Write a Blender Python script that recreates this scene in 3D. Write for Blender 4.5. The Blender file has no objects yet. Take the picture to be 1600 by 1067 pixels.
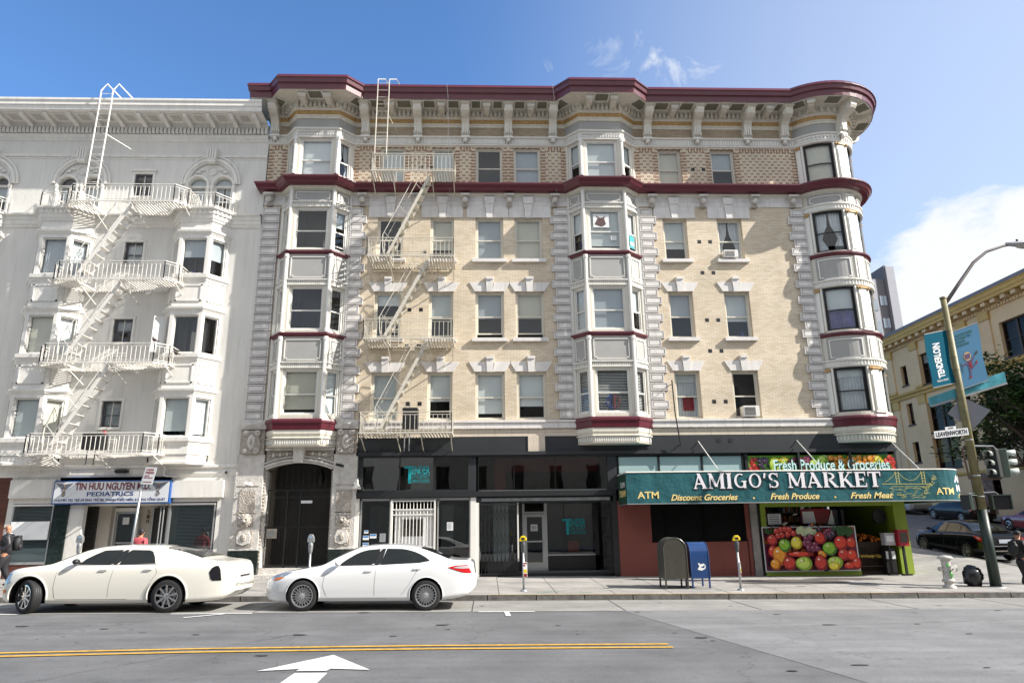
import bpy, bmesh, math, random
from mathutils import Vector, Matrix
random.seed(7)
S=bpy.context.scene; COL=S.collection
R=math.radians
# ---------------- camera, sky, sun, exposure ----------------
M3=Matrix(((0.99931176,0.00316909,-0.03695895),(-0.03485369,-0.26083353,-0.96475442),(-0.01269753,0.96537859,-0.26054356)))
cd=bpy.data.cameras.new("camera"); cam=bpy.data.objects.new("camera",cd); COL.objects.link(cam)
cd.sensor_width=36; cd.lens=24.0; cd.clip_end=2000; cd.clip_start=.1
cam.matrix_world=Matrix.Translation((0,-24,1.84))@M3.to_4x4(); S.camera=cam
S.view_settings.view_transform='Standard'; S.view_settings.look='None'; S.view_settings.gamma=1
S.view_settings.exposure=1.0
SUN=Vector((.767,-.236,.600)).normalized()
sd=bpy.data.lights.new("sun",'SUN'); sd.energy=4.6; sd.angle=R(.6); sd.color=(1,.95,.87)
so=bpy.data.objects.new("sun",sd); COL.objects.link(so); so.rotation_euler=SUN.to_track_quat('Z','Y').to_euler()
W=bpy.data.worlds.new("World"); S.world=W; W.use_nodes=True
nt=W.node_tree; nt.nodes.clear()
def nn(t,k,**kw):
    n=t.nodes.new(k)
    for a,b in kw.items():
        if a.startswith('i_'):
            n.inputs[int(a[2:]) if a[2:].isdigit() else a[2:]].default_value=b
        else: setattr(n,a,b)
    return n
def lk(t,a,b): t.links.new(a,b)
sky=nn(nt,'ShaderNodeTexSky'); sky.sky_type='NISHITA'; sky.sun_disc=False
sky.sun_elevation=math.asin(SUN.z); sky.sun_rotation=math.atan2(SUN.x,SUN.y); sky.air_density=1.0; sky.dust_density=.25; sky.ozone_density=4.5
bg=nn(nt,'ShaderNodeBackground'); bg.inputs[1].default_value=.112
tint=nn(nt,'ShaderNodeMix',data_type='RGBA',blend_type='MULTIPLY'); tint.inputs[0].default_value=1; tint.inputs[7].default_value=(.77,.97,1.12,1); lk(nt,sky.outputs[0],tint.inputs[6]); lk(nt,tint.outputs[2],bg.inputs[0])
tc=nn(nt,'ShaderNodeTexCoord'); 
def dotn(v):
    d=nn(nt,'ShaderNodeVectorMath',operation='DOT_PRODUCT'); lk(nt,tc.outputs['Generated'],d.inputs[0]); d.inputs[1].default_value=Vector(v).normalized(); return d.outputs['Value']
def mr(a,f0,f1,t0=0,t1=1):
    m=nn(nt,'ShaderNodeMapRange'); m.interpolation_type='SMOOTHSTEP'; lk(nt,a,m.inputs[0])
    for i,v in enumerate((f0,f1,t0,t1)): m.inputs[i+1].default_value=v
    return m.outputs[0]
def mth(op,a,b):
    m=nn(nt,'ShaderNodeMath',operation=op)
    for i,x in enumerate((a,b)):
        if isinstance(x,(int,float)): m.inputs[i].default_value=x
        else: lk(nt,x,m.inputs[i])
    return m.outputs[0]
mp=nn(nt,'ShaderNodeMapping'); lk(nt,tc.outputs['Generated'],mp.inputs[0]); mp.inputs['Scale'].default_value=(1.6,1.6,3.4)
n1=nn(nt,'ShaderNodeTexNoise'); n1.inputs['Scale'].default_value=2.3; n1.inputs['Detail'].default_value=9; n1.inputs['Roughness'].default_value=.64; n1.inputs['Distortion'].default_value=.25
lk(nt,mp.outputs[0],n1.inputs['Vector'])
sep=nn(nt,'ShaderNodeSeparateXYZ'); lk(nt,tc.outputs['Generated'],sep.inputs[0])
bank=mth('MULTIPLY',mr(sep.outputs[2],.425,.32),mr(sep.outputs[0],.40,.56))
c1=mr(mth('ADD',n1.outputs[0],mth('MULTIPLY',bank,.52)),.66,.94)
wis=mth('MAXIMUM',mth('MAXIMUM',mr(dotn((.335,1,.815)),.9955,.9998),mth('MULTIPLY',mr(dotn((.235,1,.755)),.9965,.9998),.8)),mth('MAXIMUM',mth('MULTIPLY',mr(dotn((.135,1,.745)),.9990,.99998),.7),mth('MULTIPLY',mr(dotn((.80,1,.56)),.994,.9998),.5)))
n2=nn(nt,'ShaderNodeTexNoise'); n2.inputs['Scale'].default_value=13; n2.inputs['Detail'].default_value=9; n2.inputs['Roughness'].default_value=.6; n2.inputs['Distortion'].default_value=.6; lk(nt,tc.outputs['Generated'],n2.inputs['Vector'])
c2=mth('MULTIPLY',mth('MULTIPLY',mr(n2.outputs[0],.45,.76),wis),.85)
c3=mth('MULTIPLY',mr(n1.outputs[0],.60,.9),.15)
hz=mth('MULTIPLY',mr(dotn((.9,.45,.25)),.42,1.0),.48)
sou=mth('MULTIPLY',mr(dotn((0,-1,.12)),-.05,.55),mr(n1.outputs[0],.35,.6,.7,1.0))   # unseen white cloud added behind the camera to whiten and lift the shade light
cm=mth('MAXIMUM',mth('MAXIMUM',mth('MAXIMUM',c1,c2),mth('MAXIMUM',c3,hz)),sou)
bgc=nn(nt,'ShaderNodeBackground'); bgc.inputs[0].default_value=(.95,.975,1,1); bgc.inputs[1].default_value=.52
mx=nn(nt,'ShaderNodeMixShader'); lk(nt,cm,mx.inputs[0]); lk(nt,bg.outputs[0],mx.inputs[1]); lk(nt,bgc.outputs[0],mx.inputs[2])
wo=nn(nt,'ShaderNodeOutputWorld'); lk(nt,mx.outputs[0],wo.inputs[0])
S.cycles.max_bounces=6; S.cycles.diffuse_bounces=3; S.cycles.glossy_bounces=3; S.cycles.transparent_max_bounces=16; S.cycles.caustics_reflective=False; S.cycles.caustics_refractive=False
# ---------------- ground heights ----------------
def sstep(a,b,x):
    t=max(0,min(1,(x-a)/(b-a))); return t*t*(3-2*t)
def gz(x,y):                        # road surface: Ellis falls to the right, the cross street climbs away
    z=-.011*max(-60,min(60,x))
    d=max(0,y+4); z+=sstep(13.5,18.5,x)*(.07*d+.0008*d*d)
    return z
def sw(x,y): return gz(x,y)+.13+.016*max(0,min(5.4,y+5.4))   # sidewalk surface
# ---------------- materials ----------------
MATS={}
def mat(name,col,rough=.6,metal=0.,var=.10,sc=1.2,bump=0.,bsc=40.,spec=.5,coat=0.,streak=0.,bd=.01,worn=None,grime=0.):
    if name in MATS: return MATS[name]
    m=bpy.data.materials.new(name); m.use_nodes=True; t=m.node_tree; b=t.nodes['Principled BSDF']
    b.inputs['Roughness'].default_value=rough; b.inputs['Metallic'].default_value=metal; b.inputs['Specular IOR Level'].default_value=spec
    if coat: b.inputs['Coat Weight'].default_value=coat; b.inputs['Coat Roughness'].default_value=.03
    c=(col[0],col[1],col[2],1)
    g=nn(t,'ShaderNodeNewGeometry')
    if var>0:
        n=nn(t,'ShaderNodeTexNoise'); n.inputs['Scale'].default_value=sc; n.inputs['Detail'].default_value=6; n.inputs['Roughness'].default_value=.65
        if streak:
            mpp=nn(t,'ShaderNodeMapping'); mpp.inputs['Scale'].default_value=(3,3,streak); lk(t,g.outputs['Position'],mpp.inputs[0]); lk(t,mpp.outputs[0],n.inputs['Vector'])
        else: lk(t,g.outputs['Position'],n.inputs['Vector'])
        r=nn(t,'ShaderNodeMapRange'); r.inputs[1].default_value=.3; r.inputs[2].default_value=.7; r.inputs[3].default_value=1-var; r.inputs[4].default_value=1+var*.6
        lk(t,n.outputs[0],r.inputs[0])
        v=nn(t,'ShaderNodeVectorMath',operation='SCALE'); v.inputs[0].default_value=col[:3]; lk(t,r.outputs[0],v.inputs['Scale']); cc=v.outputs[0]
        if worn:
            w1=nn(t,'ShaderNodeTexNoise'); w1.inputs['Scale'].default_value=7; w1.inputs['Detail'].default_value=9; w1.inputs['Roughness'].default_value=.75; lk(t,g.outputs['Position'],w1.inputs['Vector']); w2=nn(t,'ShaderNodeMapRange'); w2.inputs[1].default_value=worn[0]; w2.inputs[2].default_value=worn[0]+.06; lk(t,w1.outputs[0],w2.inputs[0]); w3=nn(t,'ShaderNodeMix',data_type='RGBA'); lk(t,w2.outputs[0],w3.inputs[0]); lk(t,cc,w3.inputs[6]); w3.inputs[7].default_value=(*worn[1],1); cc=w3.outputs[2]
        if grime:   # rain streaks and soot: long vertical stains of their own shape
            gm=nn(t,'ShaderNodeMapping'); gm.inputs['Scale'].default_value=(5,5,.35); lk(t,g.outputs['Position'],gm.inputs[0]); g1=nn(t,'ShaderNodeTexNoise'); g1.inputs['Scale'].default_value=1.6; g1.inputs['Detail'].default_value=8; g1.inputs['Roughness'].default_value=.7; lk(t,gm.outputs[0],g1.inputs['Vector']); g2=nn(t,'ShaderNodeMapRange'); g2.inputs[1].default_value=.52; g2.inputs[2].default_value=.78; g2.inputs[3].default_value=0; g2.inputs[4].default_value=grime; lk(t,g1.outputs[0],g2.inputs[0]); g3=nn(t,'ShaderNodeMix',data_type='RGBA'); lk(t,g2.outputs[0],g3.inputs[0]); lk(t,cc,g3.inputs[6]); g3.inputs[7].default_value=(.22,.20,.17,1); cc=g3.outputs[2]
        lk(t,cc,b.inputs['Base Color'])
    else: b.inputs['Base Color'].default_value=c
    if bump:
        n=nn(t,'ShaderNodeTexNoise'); n.inputs['Scale'].default_value=bsc; n.inputs['Detail'].default_value=4; lk(t,g.outputs['Position'],n.inputs['Vector'])
        bp=nn(t,'ShaderNodeBump'); bp.inputs['Strength'].default_value=bump; bp.inputs['Distance'].default_value=bd; lk(t,n.outputs[0],bp.inputs['Height']); lk(t,bp.outputs[0],b.inputs['Normal'])
    MATS[name]=m; return m
def brick(name,c1,c2,mortar,w,h,pattern=False,bump=.4,bias=0.):
    m=bpy.data.materials.new(name); m.use_nodes=True; t=m.node_tree; b=t.nodes['Principled BSDF']; b.inputs['Roughness'].default_value=.75
    g=nn(t,'ShaderNodeNewGeometry'); s=nn(t,'ShaderNodeSeparateXYZ'); lk(t,g.outputs['Position'],s.inputs[0])
    a=nn(t,'ShaderNodeMath',operation='ADD'); lk(t,s.outputs[0],a.inputs[0]); lk(t,s.outputs[1],a.inputs[1])
    cb=nn(t,'ShaderNodeCombineXYZ'); lk(t,a.outputs[0],cb.inputs[0]); lk(t,s.outputs[2],cb.inputs[1])
    br=nn(t,'ShaderNodeTexBrick'); lk(t,cb.outputs[0],br.inputs['Vector']); br.inputs['Scale'].default_value=1; br.inputs['Brick Width'].default_value=w; br.inputs['Row Height'].default_value=h
    br.inputs['Mortar Size'].default_value=.006; br.inputs['Mortar Smooth'].default_value=.3; br.inputs['Color1'].default_value=(*c1,1); br.inputs['Color2'].default_value=(*c2,1); br.inputs['Mortar'].default_value=(*mortar,1); br.inputs['Bias'].default_value=bias
    col=br.outputs['Color']
    if pattern:
        def M(op,x,y=None,z=None):
            n=nn(t,'ShaderNodeMath',operation=op)
            for i,q in enumerate((x,y,z)):
                if q is None: continue
                if isinstance(q,(int,float)): n.inputs[i].default_value=q
                else: lk(t,q,n.inputs[i])
            return n.outputs[0]
        row=M('FLOOR',M('DIVIDE',s.outputs[2],h)); colm=M('FLOOR',M('DIVIDE',M('ADD',a.outputs[0],M('MULTIPLY',M('FLOORED_MODULO',row,2),w*.5)),w))
        odd=M('GREATER_THAN',M('FLOORED_MODULO',row,2),.5)
        alt=M('LESS_THAN',M('FLOORED_MODULO',M('ADD',colm,M('FLOOR',M('MULTIPLY',row,.5))),2),.5)
        k=M('MULTIPLY',odd,alt)
        wn=nn(t,'ShaderNodeTexWhiteNoise'); cc=nn(t,'ShaderNodeCombineXYZ'); lk(t,row,cc.inputs[0]); lk(t,colm,cc.inputs[1]); lk(t,cc.outputs[0],wn.inputs['Vector'])
        rp=nn(t,'ShaderNodeMix',data_type='RGBA'); rp.inputs[6].default_value=(.36,.20,.12,1); rp.inputs[7].default_value=(.25,.14,.09,1); lk(t,wn.outputs[0],rp.inputs[0])
        ms=M('MULTIPLY',k,M('SUBTRACT',1,br.outputs['Fac']))
        m2=nn(t,'ShaderNodeMix',data_type='RGBA'); lk(t,ms,m2.inputs[0]); lk(t,col,m2.inputs[6]); lk(t,rp.outputs[2],m2.inputs[7]); col=m2.outputs[2]
    n=nn(t,'ShaderNodeTexNoise'); n.inputs['Scale'].default_value=.7; n.inputs['Detail'].default_value=8; lk(t,g.outputs['Position'],n.inputs['Vector'])
    r=nn(t,'ShaderNodeMapRange'); r.inputs[1].default_value=.3; r.inputs[2].default_value=.7; r.inputs[3].default_value=.84; r.inputs[4].default_value=1.08; lk(t,n.outputs[0],r.inputs[0])
    v=nn(t,'ShaderNodeVectorMath',operation='SCALE'); lk(t,col,v.inputs[0]); lk(t,r.outputs[0],v.inputs['Scale']); lk(t,v.outputs[0],b.inputs['Base Color'])
    bp=nn(t,'ShaderNodeBump'); bp.invert=True; bp.inputs['Strength'].default_value=bump; bp.inputs['Distance'].default_value=.006; lk(t,br.outputs['Fac'],bp.inputs['Height']); lk(t,bp.outputs[0],b.inputs['Normal'])
    MATS[name]=m; return m
def glassmat(name,tint=(.93,.96,.96),ior=1.5,boost=1.0,rough=.015):
    m=bpy.data.materials.new(name); m.use_nodes=True; t=m.node_tree; t.nodes.clear()
    tr=nn(t,'ShaderNodeBsdfTransparent'); tr.inputs[0].default_value=(*tint,1); gl=nn(t,'ShaderNodeBsdfGlossy'); gl.inputs['Roughness'].default_value=rough
    fr=nn(t,'ShaderNodeLayerWeight'); fr.inputs[0].default_value=.5; pw=nn(t,'ShaderNodeMath',operation='POWER'); lk(t,fr.outputs['Facing'],pw.inputs[0]); pw.inputs[1].default_value=5; ml=nn(t,'ShaderNodeMath',operation='MULTIPLY_ADD'); lk(t,pw.outputs[0],ml.inputs[0]); ml.inputs[1].default_value=.93; ml.inputs[2].default_value=.05
    mu=nn(t,'ShaderNodeMath',operation='MULTIPLY'); mu.use_clamp=True; lk(t,ml.outputs[0],mu.inputs[0]); mu.inputs[1].default_value=boost
    # gentle waviness of old panes
    g=nn(t,'ShaderNodeNewGeometry'); n=nn(t,'ShaderNodeTexNoise'); n.inputs['Scale'].default_value=1.1; n.inputs['Detail'].default_value=1; lk(t,g.outputs['Position'],n.inputs['Vector'])
    bp=nn(t,'ShaderNodeBump'); bp.inputs['Strength'].default_value=.25; bp.inputs['Distance'].default_value=.012; lk(t,n.outputs[0],bp.inputs['Height']); lk(t,bp.outputs[0],gl.inputs['Normal'])
    mx=nn(t,'ShaderNodeMixShader'); lk(t,mu.outputs[0],mx.inputs[0]); lk(t,tr.outputs[0],mx.inputs[1]); lk(t,gl.outputs[0],mx.inputs[2])
    o=nn(t,'ShaderNodeOutputMaterial'); lk(t,mx.outputs[0],o.inputs[0]); MATS[name]=m; return m
def emis(name,col,st):
    m=bpy.data.materials.new(name); m.use_nodes=True; b=m.node_tree.nodes['Principled BSDF']; b.inputs['Base Color'].default_value=(*col,1); b.inputs['Emission Color'].default_value=(*col,1); b.inputs['Emission Strength'].default_value=st; MATS[name]=m; return m
WHITE=mat('white_stucco',(.71,.69,.65),.7,var=.08,sc=.8,bump=.3,bsc=9,bd=.02,streak=.5,grime=.30)
WTRIM=mat('white_trim_paint',(.76,.735,.69),.55,var=.08,sc=1.5,streak=.6,grime=.28)
CREAM=mat('cream_paint',(.68,.64,.55),.5,var=.09,sc=2,streak=.5,grime=.25)
CRE2=mat('ivory_paint',(.76,.74,.69),.5,var=.07,sc=2,streak=.5,grime=.18)
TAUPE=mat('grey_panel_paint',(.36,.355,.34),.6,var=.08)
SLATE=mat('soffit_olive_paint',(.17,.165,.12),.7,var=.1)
MAROON=mat('maroon_paint',(.105,.012,.024),.32,var=.18,sc=2.5,spec=.6)
GOLD=mat('gold_paint',(.50,.31,.12),.5,var=.4,sc=14)
TERRA=mat('glazed_white_terracotta',(.72,.69,.665),.5,var=.12,sc=3,spec=.35,grime=.32)
GROOVE=mat('terracotta_groove',(.46,.43,.42),.8,var=.2)
TERC=mat('cream_terracotta_tile',(.62,.54,.44),.45,var=.10,sc=4)
STONE=mat('carved_stone',(.45,.40,.35),.8,var=.30,sc=7,bump=1.,bsc=16,bd=.05,grime=.4)
STONEW=mat('weathered_stone_light',(.62,.59,.55),.75,var=.22,sc=5,bump=.8,bsc=18,bd=.025,grime=.4)
MARBLE=mat('dark_green_marble',(.012,.022,.02),.15,var=.9,sc=9,spec=.7)
BUFF=brick('buff_brick',(.71,.61,.47),(.59,.48,.33),(.42,.36,.29),.215,.066,bias=-.2)
TANB=brick('tan_brick',(.46,.37,.26),(.36,.27,.18),(.25,.21,.16),.215,.07)
PATB=brick('patterned_brick',(.68,.60,.47),(.60,.51,.38),(.48,.42,.33),.125,.066,pattern=True)
PBR=mat('brown_brick',(.31,.185,.12),.8,var=.45,sc=7)
REDT=brick('red_brown_tile',(.10,.028,.018),(.13,.04,.025),(.05,.03,.025),.3,.10,bump=.1)
DARKB=mat('charcoal_band_paint',(.020,.023,.027),.55,var=.18,sc=1.5,bump=.1)
CHAR=mat('charcoal_frame_paint',(.016,.017,.019),.45,var=.15)
BLACK=mat('black_metal',(.012,.012,.013),.45,var=.1)
BLK2=mat('flat_black_board',(.005,.005,.005),.7,var=.2,spec=.12)
INT=mat('dark_room',(.050,.047,.044),.9,var=.3,sc=1)
INT2=mat('dim_room_wall',(.10,.09,.075),.9,var=.3,sc=1)
REDW=mat('red_stucco',(.225,.062,.047),.75,var=.14,sc=1.2,bump=.2)
GREENF=mat('lime_green_paint',(.26,.36,.03),.5,var=.12)
IRON=mat('cream_iron_paint',(.60,.56,.48),.5,var=.14,sc=9)
IRONW=mat('white_iron_paint',(.74,.71,.66),.5,var=.10,sc=9)
BLIND=mat('window_shade',(.60,.63,.63),.9,var=.07,sc=1.1)
BLINDW=mat('white_blind',(.74,.74,.72),.8,var=.05)
CURT=mat('pale_curtain',(.62,.64,.66),.9,var=.12,sc=6)
CURB=mat('blue_purple_curtain',(.14,.13,.32),.9,var=.5,sc=2.5)
GREYM=mat('galvanised_metal',(.42,.43,.44),.4,metal=.7,var=.15,sc=6)
ALU=mat('aluminium_frame',(.45,.46,.46),.35,metal=.6,var=.08)
PAPER=mat('white_paper',(.75,.76,.77),.8,var=.03)
TEAL=mat('teal_print',(.0,.30,.33),.5,var=.05)
AWN=mat('green_awning_canvas',(.026,.105,.120),.85,spec=.15,var=.28,sc=1.3,streak=.35,bump=1.,bsc=2.2,bd=.06)
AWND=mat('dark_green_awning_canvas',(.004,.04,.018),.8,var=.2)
SIGNW=mat('sign_white',(.62,.64,.68),.4,var=.05)
CRIM=mat('sign_maroon_letters',(.16,.03,.04),.6,var=.25,sc=9)
NAVY=mat('navy_letters',(.012,.035,.16),.5,var=.1)
YELL=mat('cream_yellow_lettering',(.78,.62,.25),.6,var=.12,sc=6)
WLET=mat('white_lettering',(.74,.72,.76),.6,var=.06,sc=6)
OUTL=mat('letter_outline_black',(.012,.02,.022),.7,var=.1)
ASIDE=mat('curb_stone',(.23,.215,.20),.85,var=.45,sc=5,bump=.8,bsc=18)
GLASS=glassmat('window_glass',boost=1.5)
SHOPG=glassmat('shop_glass',(.72,.78,.78),boost=3.2)
DGL=glassmat('dim_far_glass',(.6,.62,.6),boost=.45)
CARGL=mat('car_glass',(.008,.011,.011),.03,var=0,spec=.45)
RUB=mat('tyre_rubber',(.017,.017,.018),.8,var=.15,sc=20)
CHROME=mat('chrome',(.65,.65,.66),.12,metal=1,var=0)
WELL=mat('wheel_well',(.006,.006,.006),.9,var=0)
# ---------------- mesh builder ----------------
def Tid(u,w,z): return (u,w,z)
def TF(ox,oy,ang,oz=0):             # local frame: u along facade, w inwards, z up
    c,s=math.cos(ang),math.sin(ang)
    return lambda u,w,z:(ox+u*c-w*s, oy+u*s+w*c, oz+z)
class MB:
    def __init__(s,T=None): s.v=[];s.f=[];s.m=[];s.mats=[];s.T=T or Tid
    def mi(s,m):
        if m not in s.mats: s.mats.append(m)
        return s.mats.index(m)
    def add(s,vs,fs,m,T=None):
        T=T or s.T; k=len(s.v); s.v+= [tuple(T(*p)) for p in vs]; i=s.mi(m)
        for f in fs: s.f.append(tuple(k+j for j in f)); s.m.append(i)
    def box(s,u0,u1,w0,w1,z0,z1,m,T=None,seg=1):
        if u0>u1:u0,u1=u1,u0
        if w0>w1:w0,w1=w1,w0
        if z0>z1:z0,z1=z1,z0
        vs=[];fs=[]
        for i in range(seg+1):
            u=u0+(u1-u0)*i/seg; vs+=[(u,w0,z0),(u,w1,z0),(u,w1,z1),(u,w0,z1)]
        for i in range(seg):
            a=4*i;b=a+4
            for j in range(4): fs.append((a+j,b+j,b+(j+1)%4,a+(j+1)%4))
        fs+= [(0,1,2,3),(4*seg+3,4*seg+2,4*seg+1,4*seg)]
        s.add(vs,fs,m,T)
    def quad(s,a,b,c,d,m,T=None): s.add([a,b,c,d],[(0,1,2,3)],m,T)
    def prism(s,pts,w0,w1,m,T=None):  # outline in (u,z), extruded along w
        n=len(pts); vs=[(p[0],w0,p[1]) for p in pts]+[(p[0],w1,p[1]) for p in pts]
        s.add(vs,[tuple(range(n)),tuple(range(2*n-1,n-1,-1))]+[(i,i+n,(i+1)%n+n,(i+1)%n) for i in range(n)],m,T)
    def vprism(s,pts,z0,z1,m,T=None): # outline in plan
        n=len(pts); vs=[(p[0],p[1],z0) for p in pts]+[(p[0],p[1],z1) for p in pts]
        s.add(vs,[tuple(range(n-1,-1,-1)),tuple(range(n,2*n))]+[(i,(i+1)%n,(i+1)%n+n,i+n) for i in range(n)],m,T)
    def tube(s,pts,r,m,n=6,T=None,cap=True):
        T=T or s.T; P=[Vector(T(*p)) for p in pts]; rr=r if isinstance(r,(list,tuple)) else [r]*len(P)
        vs=[];fs=[];up=None
        for i,p in enumerate(P):
            d=(P[min(i+1,len(P)-1)]-P[max(i-1,0)]).normalized()
            if up is None: up=Vector((0,0,1)) if abs(d.z)<.9 else Vector((1,0,0))
            a=d.cross(up); 
            if a.length<1e-4: a=d.cross(Vector((0,1,.1)))
            a.normalize(); b=a.cross(d).normalized(); up=b
            for j in range(n):
                t=2*math.pi*(j+.5)/n; vs.append(tuple(p+a*rr[i]*math.cos(t)+b*rr[i]*math.sin(t)))
        for i in range(len(P)-1):
            for j in range(n): fs.append((i*n+j,i*n+(j+1)%n,(i+1)*n+(j+1)%n,(i+1)*n+j))
        if cap: fs+= [tuple(range(n-1,-1,-1)),tuple(range((len(P)-1)*n,len(P)*n))]
        s.add(vs,fs,m,Tid)
    def bar(s,p,q,w,h,m,T=None):      # rectangular bar between two points
        s.tube([p,q],(w+h)/2*.62,m,4,T)
    def lathe(s,prof,c,m,n=16,axis='z',a0=0,a1=360,T=None):
        vs=[];fs=[];full=abs(a1-a0)>=359.9; k=n if full else n+1
        for (r,h) in prof:
            for j in range(k):
                t=R(a0+(a1-a0)*j/n); x,y=r*math.cos(t),r*math.sin(t)
                vs.append({'z':(c[0]+x,c[1]+y,c[2]+h),'y':(c[0]+x,c[1]+h,c[2]+y),'x':(c[0]+h,c[1]+x,c[2]+y)}[axis])
        for i in range(len(prof)-1):
            for j in range(n if full else n):
                b=(j+1)%k if full else j+1
                fs.append((i*k+j,i*k+b,(i+1)*k+b,(i+1)*k+j))
        s.add(vs,fs,m,T)
    def blob(s,c,r,m,n=10,k=7,T=None,sq=0.):
        prof=[]; rx,ry,rz=r if isinstance(r,(tuple,list)) else (r,r,r); vs=[];fs=[]
        for i in range(k+1):
            a=-math.pi/2+math.pi*i/k
            for j in range(n):
                t=2*math.pi*j/n; q=1+sq*math.sin(3*t+i)
                vs.append((c[0]+rx*math.cos(a)*math.cos(t)*q,c[1]+ry*math.cos(a)*math.sin(t)*q,c[2]+rz*math.sin(a)))
        for i in range(k):
            for j in range(n): fs.append((i*n+j,i*n+(j+1)%n,(i+1)*n+(j+1)%n,(i+1)*n+j))
        s.add(vs,fs,m,T)
    def build(s,name,parent=None,smooth=False,local=False,bevel=0.,**kw):
        me=bpy.data.meshes.new(name); off=Vector((0,0,0))
        if parent is not None and not local:
            o=parent
            while o is not None: off+=Vector(o.location); o=o.parent
        me.from_pydata([tuple(Vector(p)-off) for p in s.v],[],s.f)
        for m in s.mats: me.materials.append(m)
        me.polygons.foreach_set('material_index',s.m); me.validate()
        bm=bmesh.new(); bm.from_mesh(me); bmesh.ops.recalc_face_normals(bm,faces=bm.faces); bm.to_mesh(me); bm.free()
        if smooth: me.polygons.foreach_set('use_smooth',[True]*len(me.polygons))
        ob=bpy.data.objects.new(name,me); COL.objects.link(ob)
        if parent is not None: ob.parent=parent
        if smooth=='auto':
            pass
        if bevel:
            b=ob.modifiers.new('b','BEVEL'); b.width=bevel; b.segments=2; b.limit_method='ANGLE'; b.angle_limit=R(50)
        for k,v in kw.items(): ob[k]=v
        return ob
def thing(name,loc,label,cat,group=None,rz=0):
    o=bpy.data.objects.new(name,None); COL.objects.link(o); o.location=loc; o.rotation_euler=(0,0,rz); o.empty_display_size=.2
    o['label']=label; o['category']=cat
    if group: o['group']=group
    return o
def tag(o,label,cat,group=None):
    o['label']=label; o['category']=cat
    if group: o['group']=group
    return o
def applymods(ob):
    dg=bpy.context.evaluated_depsgraph_get(); dg.update(); me=bpy.data.meshes.new_from_object(ob.evaluated_get(dg)); ob.modifiers.clear(); ob.data=me; return ob
_fc=[0]
def text(s,u0,u1,v0,v1,P,m,parent,name='lettering',shear=0,off=0.,ext=.004,space=1.0,line=1.0,kw={}):
    """text mesh fitted to the rectangle u0..u1 x v0..v1; P(u,v,d) gives the point in space, d towards the viewer"""
    c=bpy.data.curves.new('t','FONT'); c.body=s; c.size=1; c.shear=shear; c.offset=off; c.space_character=space; c.space_line=line; c.extrude=.001; c.resolution_u=3
    o=bpy.data.objects.new('t',c); COL.objects.link(o); dg=bpy.context.evaluated_depsgraph_get(); me=bpy.data.meshes.new_from_object(o.evaluated_get(dg)); bpy.data.objects.remove(o)
    xs=[v.co.x for v in me.vertices]; ys=[v.co.y for v in me.vertices]; x0,x1,y0,y1=min(xs),max(xs),min(ys),max(ys)
    offv=Vector((0,0,0)); q=parent
    while q is not None: offv+=Vector(q.location); q=q.parent
    for v in me.vertices:
        a=u0+(v.co.x-x0)/(x1-x0)*(u1-u0); b=v0+(v.co.y-y0)/(y1-y0)*(v1-v0)
        v.co=Vector(P(a,b,ext if v.co.z>0 else 0))-offv
    me.materials.clear(); me.materials.append(m); me.update()
    ob=bpy.data.objects.new(name,me); COL.objects.link(ob); ob.parent=parent
    for k,v in kw.items(): ob[k]=v
    return ob
# ---------------- offset paths of the cornices, bays included ----------------
BC=(13.5,.9,1.45)   # round corner bay: centre and radius
SX=14.5             # side facade plane
BAYA=(-7.70,-7.25,-5.67,-5.14,.55); BAYB=(3.14,3.65,5.24,5.85,.55)
def bayoff(b,d,y=0.):
    a0,a1,a2,a3,q=b
    def side(xa,ya,xb,yb):
        l=math.hypot(xb-xa,yb-ya); nx,ny=(yb-ya)/l,-(xb-xa)/l
        if ny>0: nx,ny=-nx,-ny
        return xa+nx*d,ya+ny*d,(xb-xa)/l,(yb-ya)/l
    def aty(s,yy): t=(yy-s[1])/s[3]; return s[0]+s[2]*t
    L=side(a0,0,a1,-q); Rr=side(a2,-q,a3,0)
    return [(aty(L,y),y),(aty(L,-q-d),-q-d),(aty(Rr,-q-d),-q-d),(aty(Rr,y),y)]
def arcoff(d,y=0.,x=SX,n=22,a_to=None):
    cx,cy,r=BC; r+=d
    a0=math.atan2(-(cx-math.sqrt(max(0,r*r-(cy-y)**2)))+cx,0) if 0 else math.asin(max(-1,min(1,(cx-(cx-math.sqrt(r*r-(cy-y)**2)))/r)))
    # angle phi from -Y towards +X ; left junction negative
    p0=-a0; p1=math.pi-math.asin(max(-1,min(1,(x-cx)/r))) if a_to is None else a_to
    return [(cx+r*math.sin(p0+(p1-p0)*i/n),cy-r*math.cos(p0+(p1-p0)*i/n)) for i in range(n+1)]
def full(d):
    x0=-8.43-d*.55
    return [(x0,.6),(x0,-d)]+bayoff(BAYA,d,-d)+bayoff(BAYB,d,-d)+arcoff(d,-d,SX+d)+[(SX+d,18)]
def sweep(mb,fn,prof,m,close=False):
    for (d0,z0),(d1,z1) in zip(prof,prof[1:]):
        A=[(x,y,z0) for x,y in fn(d0)]; B=[(x,y,z1) for x,y in fn(d1)]; n=len(A)
        mb.add(A+B,[(i,i+1,n+i+1,n+i) for i in range(n-1)],m,Tid)
def capz(mb,pts,z,m): mb.add([(x,y,z) for x,y in pts],[tuple(range(len(pts)))],m,Tid)
def along(pts,step,fn,skip=.03):
    """call fn(frame,length_at) along a polyline at an even spacing"""
    for (x0,y0),(x1,y1) in zip(pts,pts[1:]):
        l=math.hypot(x1-x0,y1-y0)
        if l<step*.6: 
            continue
        n=max(1,int((l-2*skip)/step)); a=math.atan2(y1-y0,x1-x0); T=TF(x0,y0,a)
        for i in range(n): fn(T,skip+(l-2*skip)*(i+.5)/n)
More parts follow.
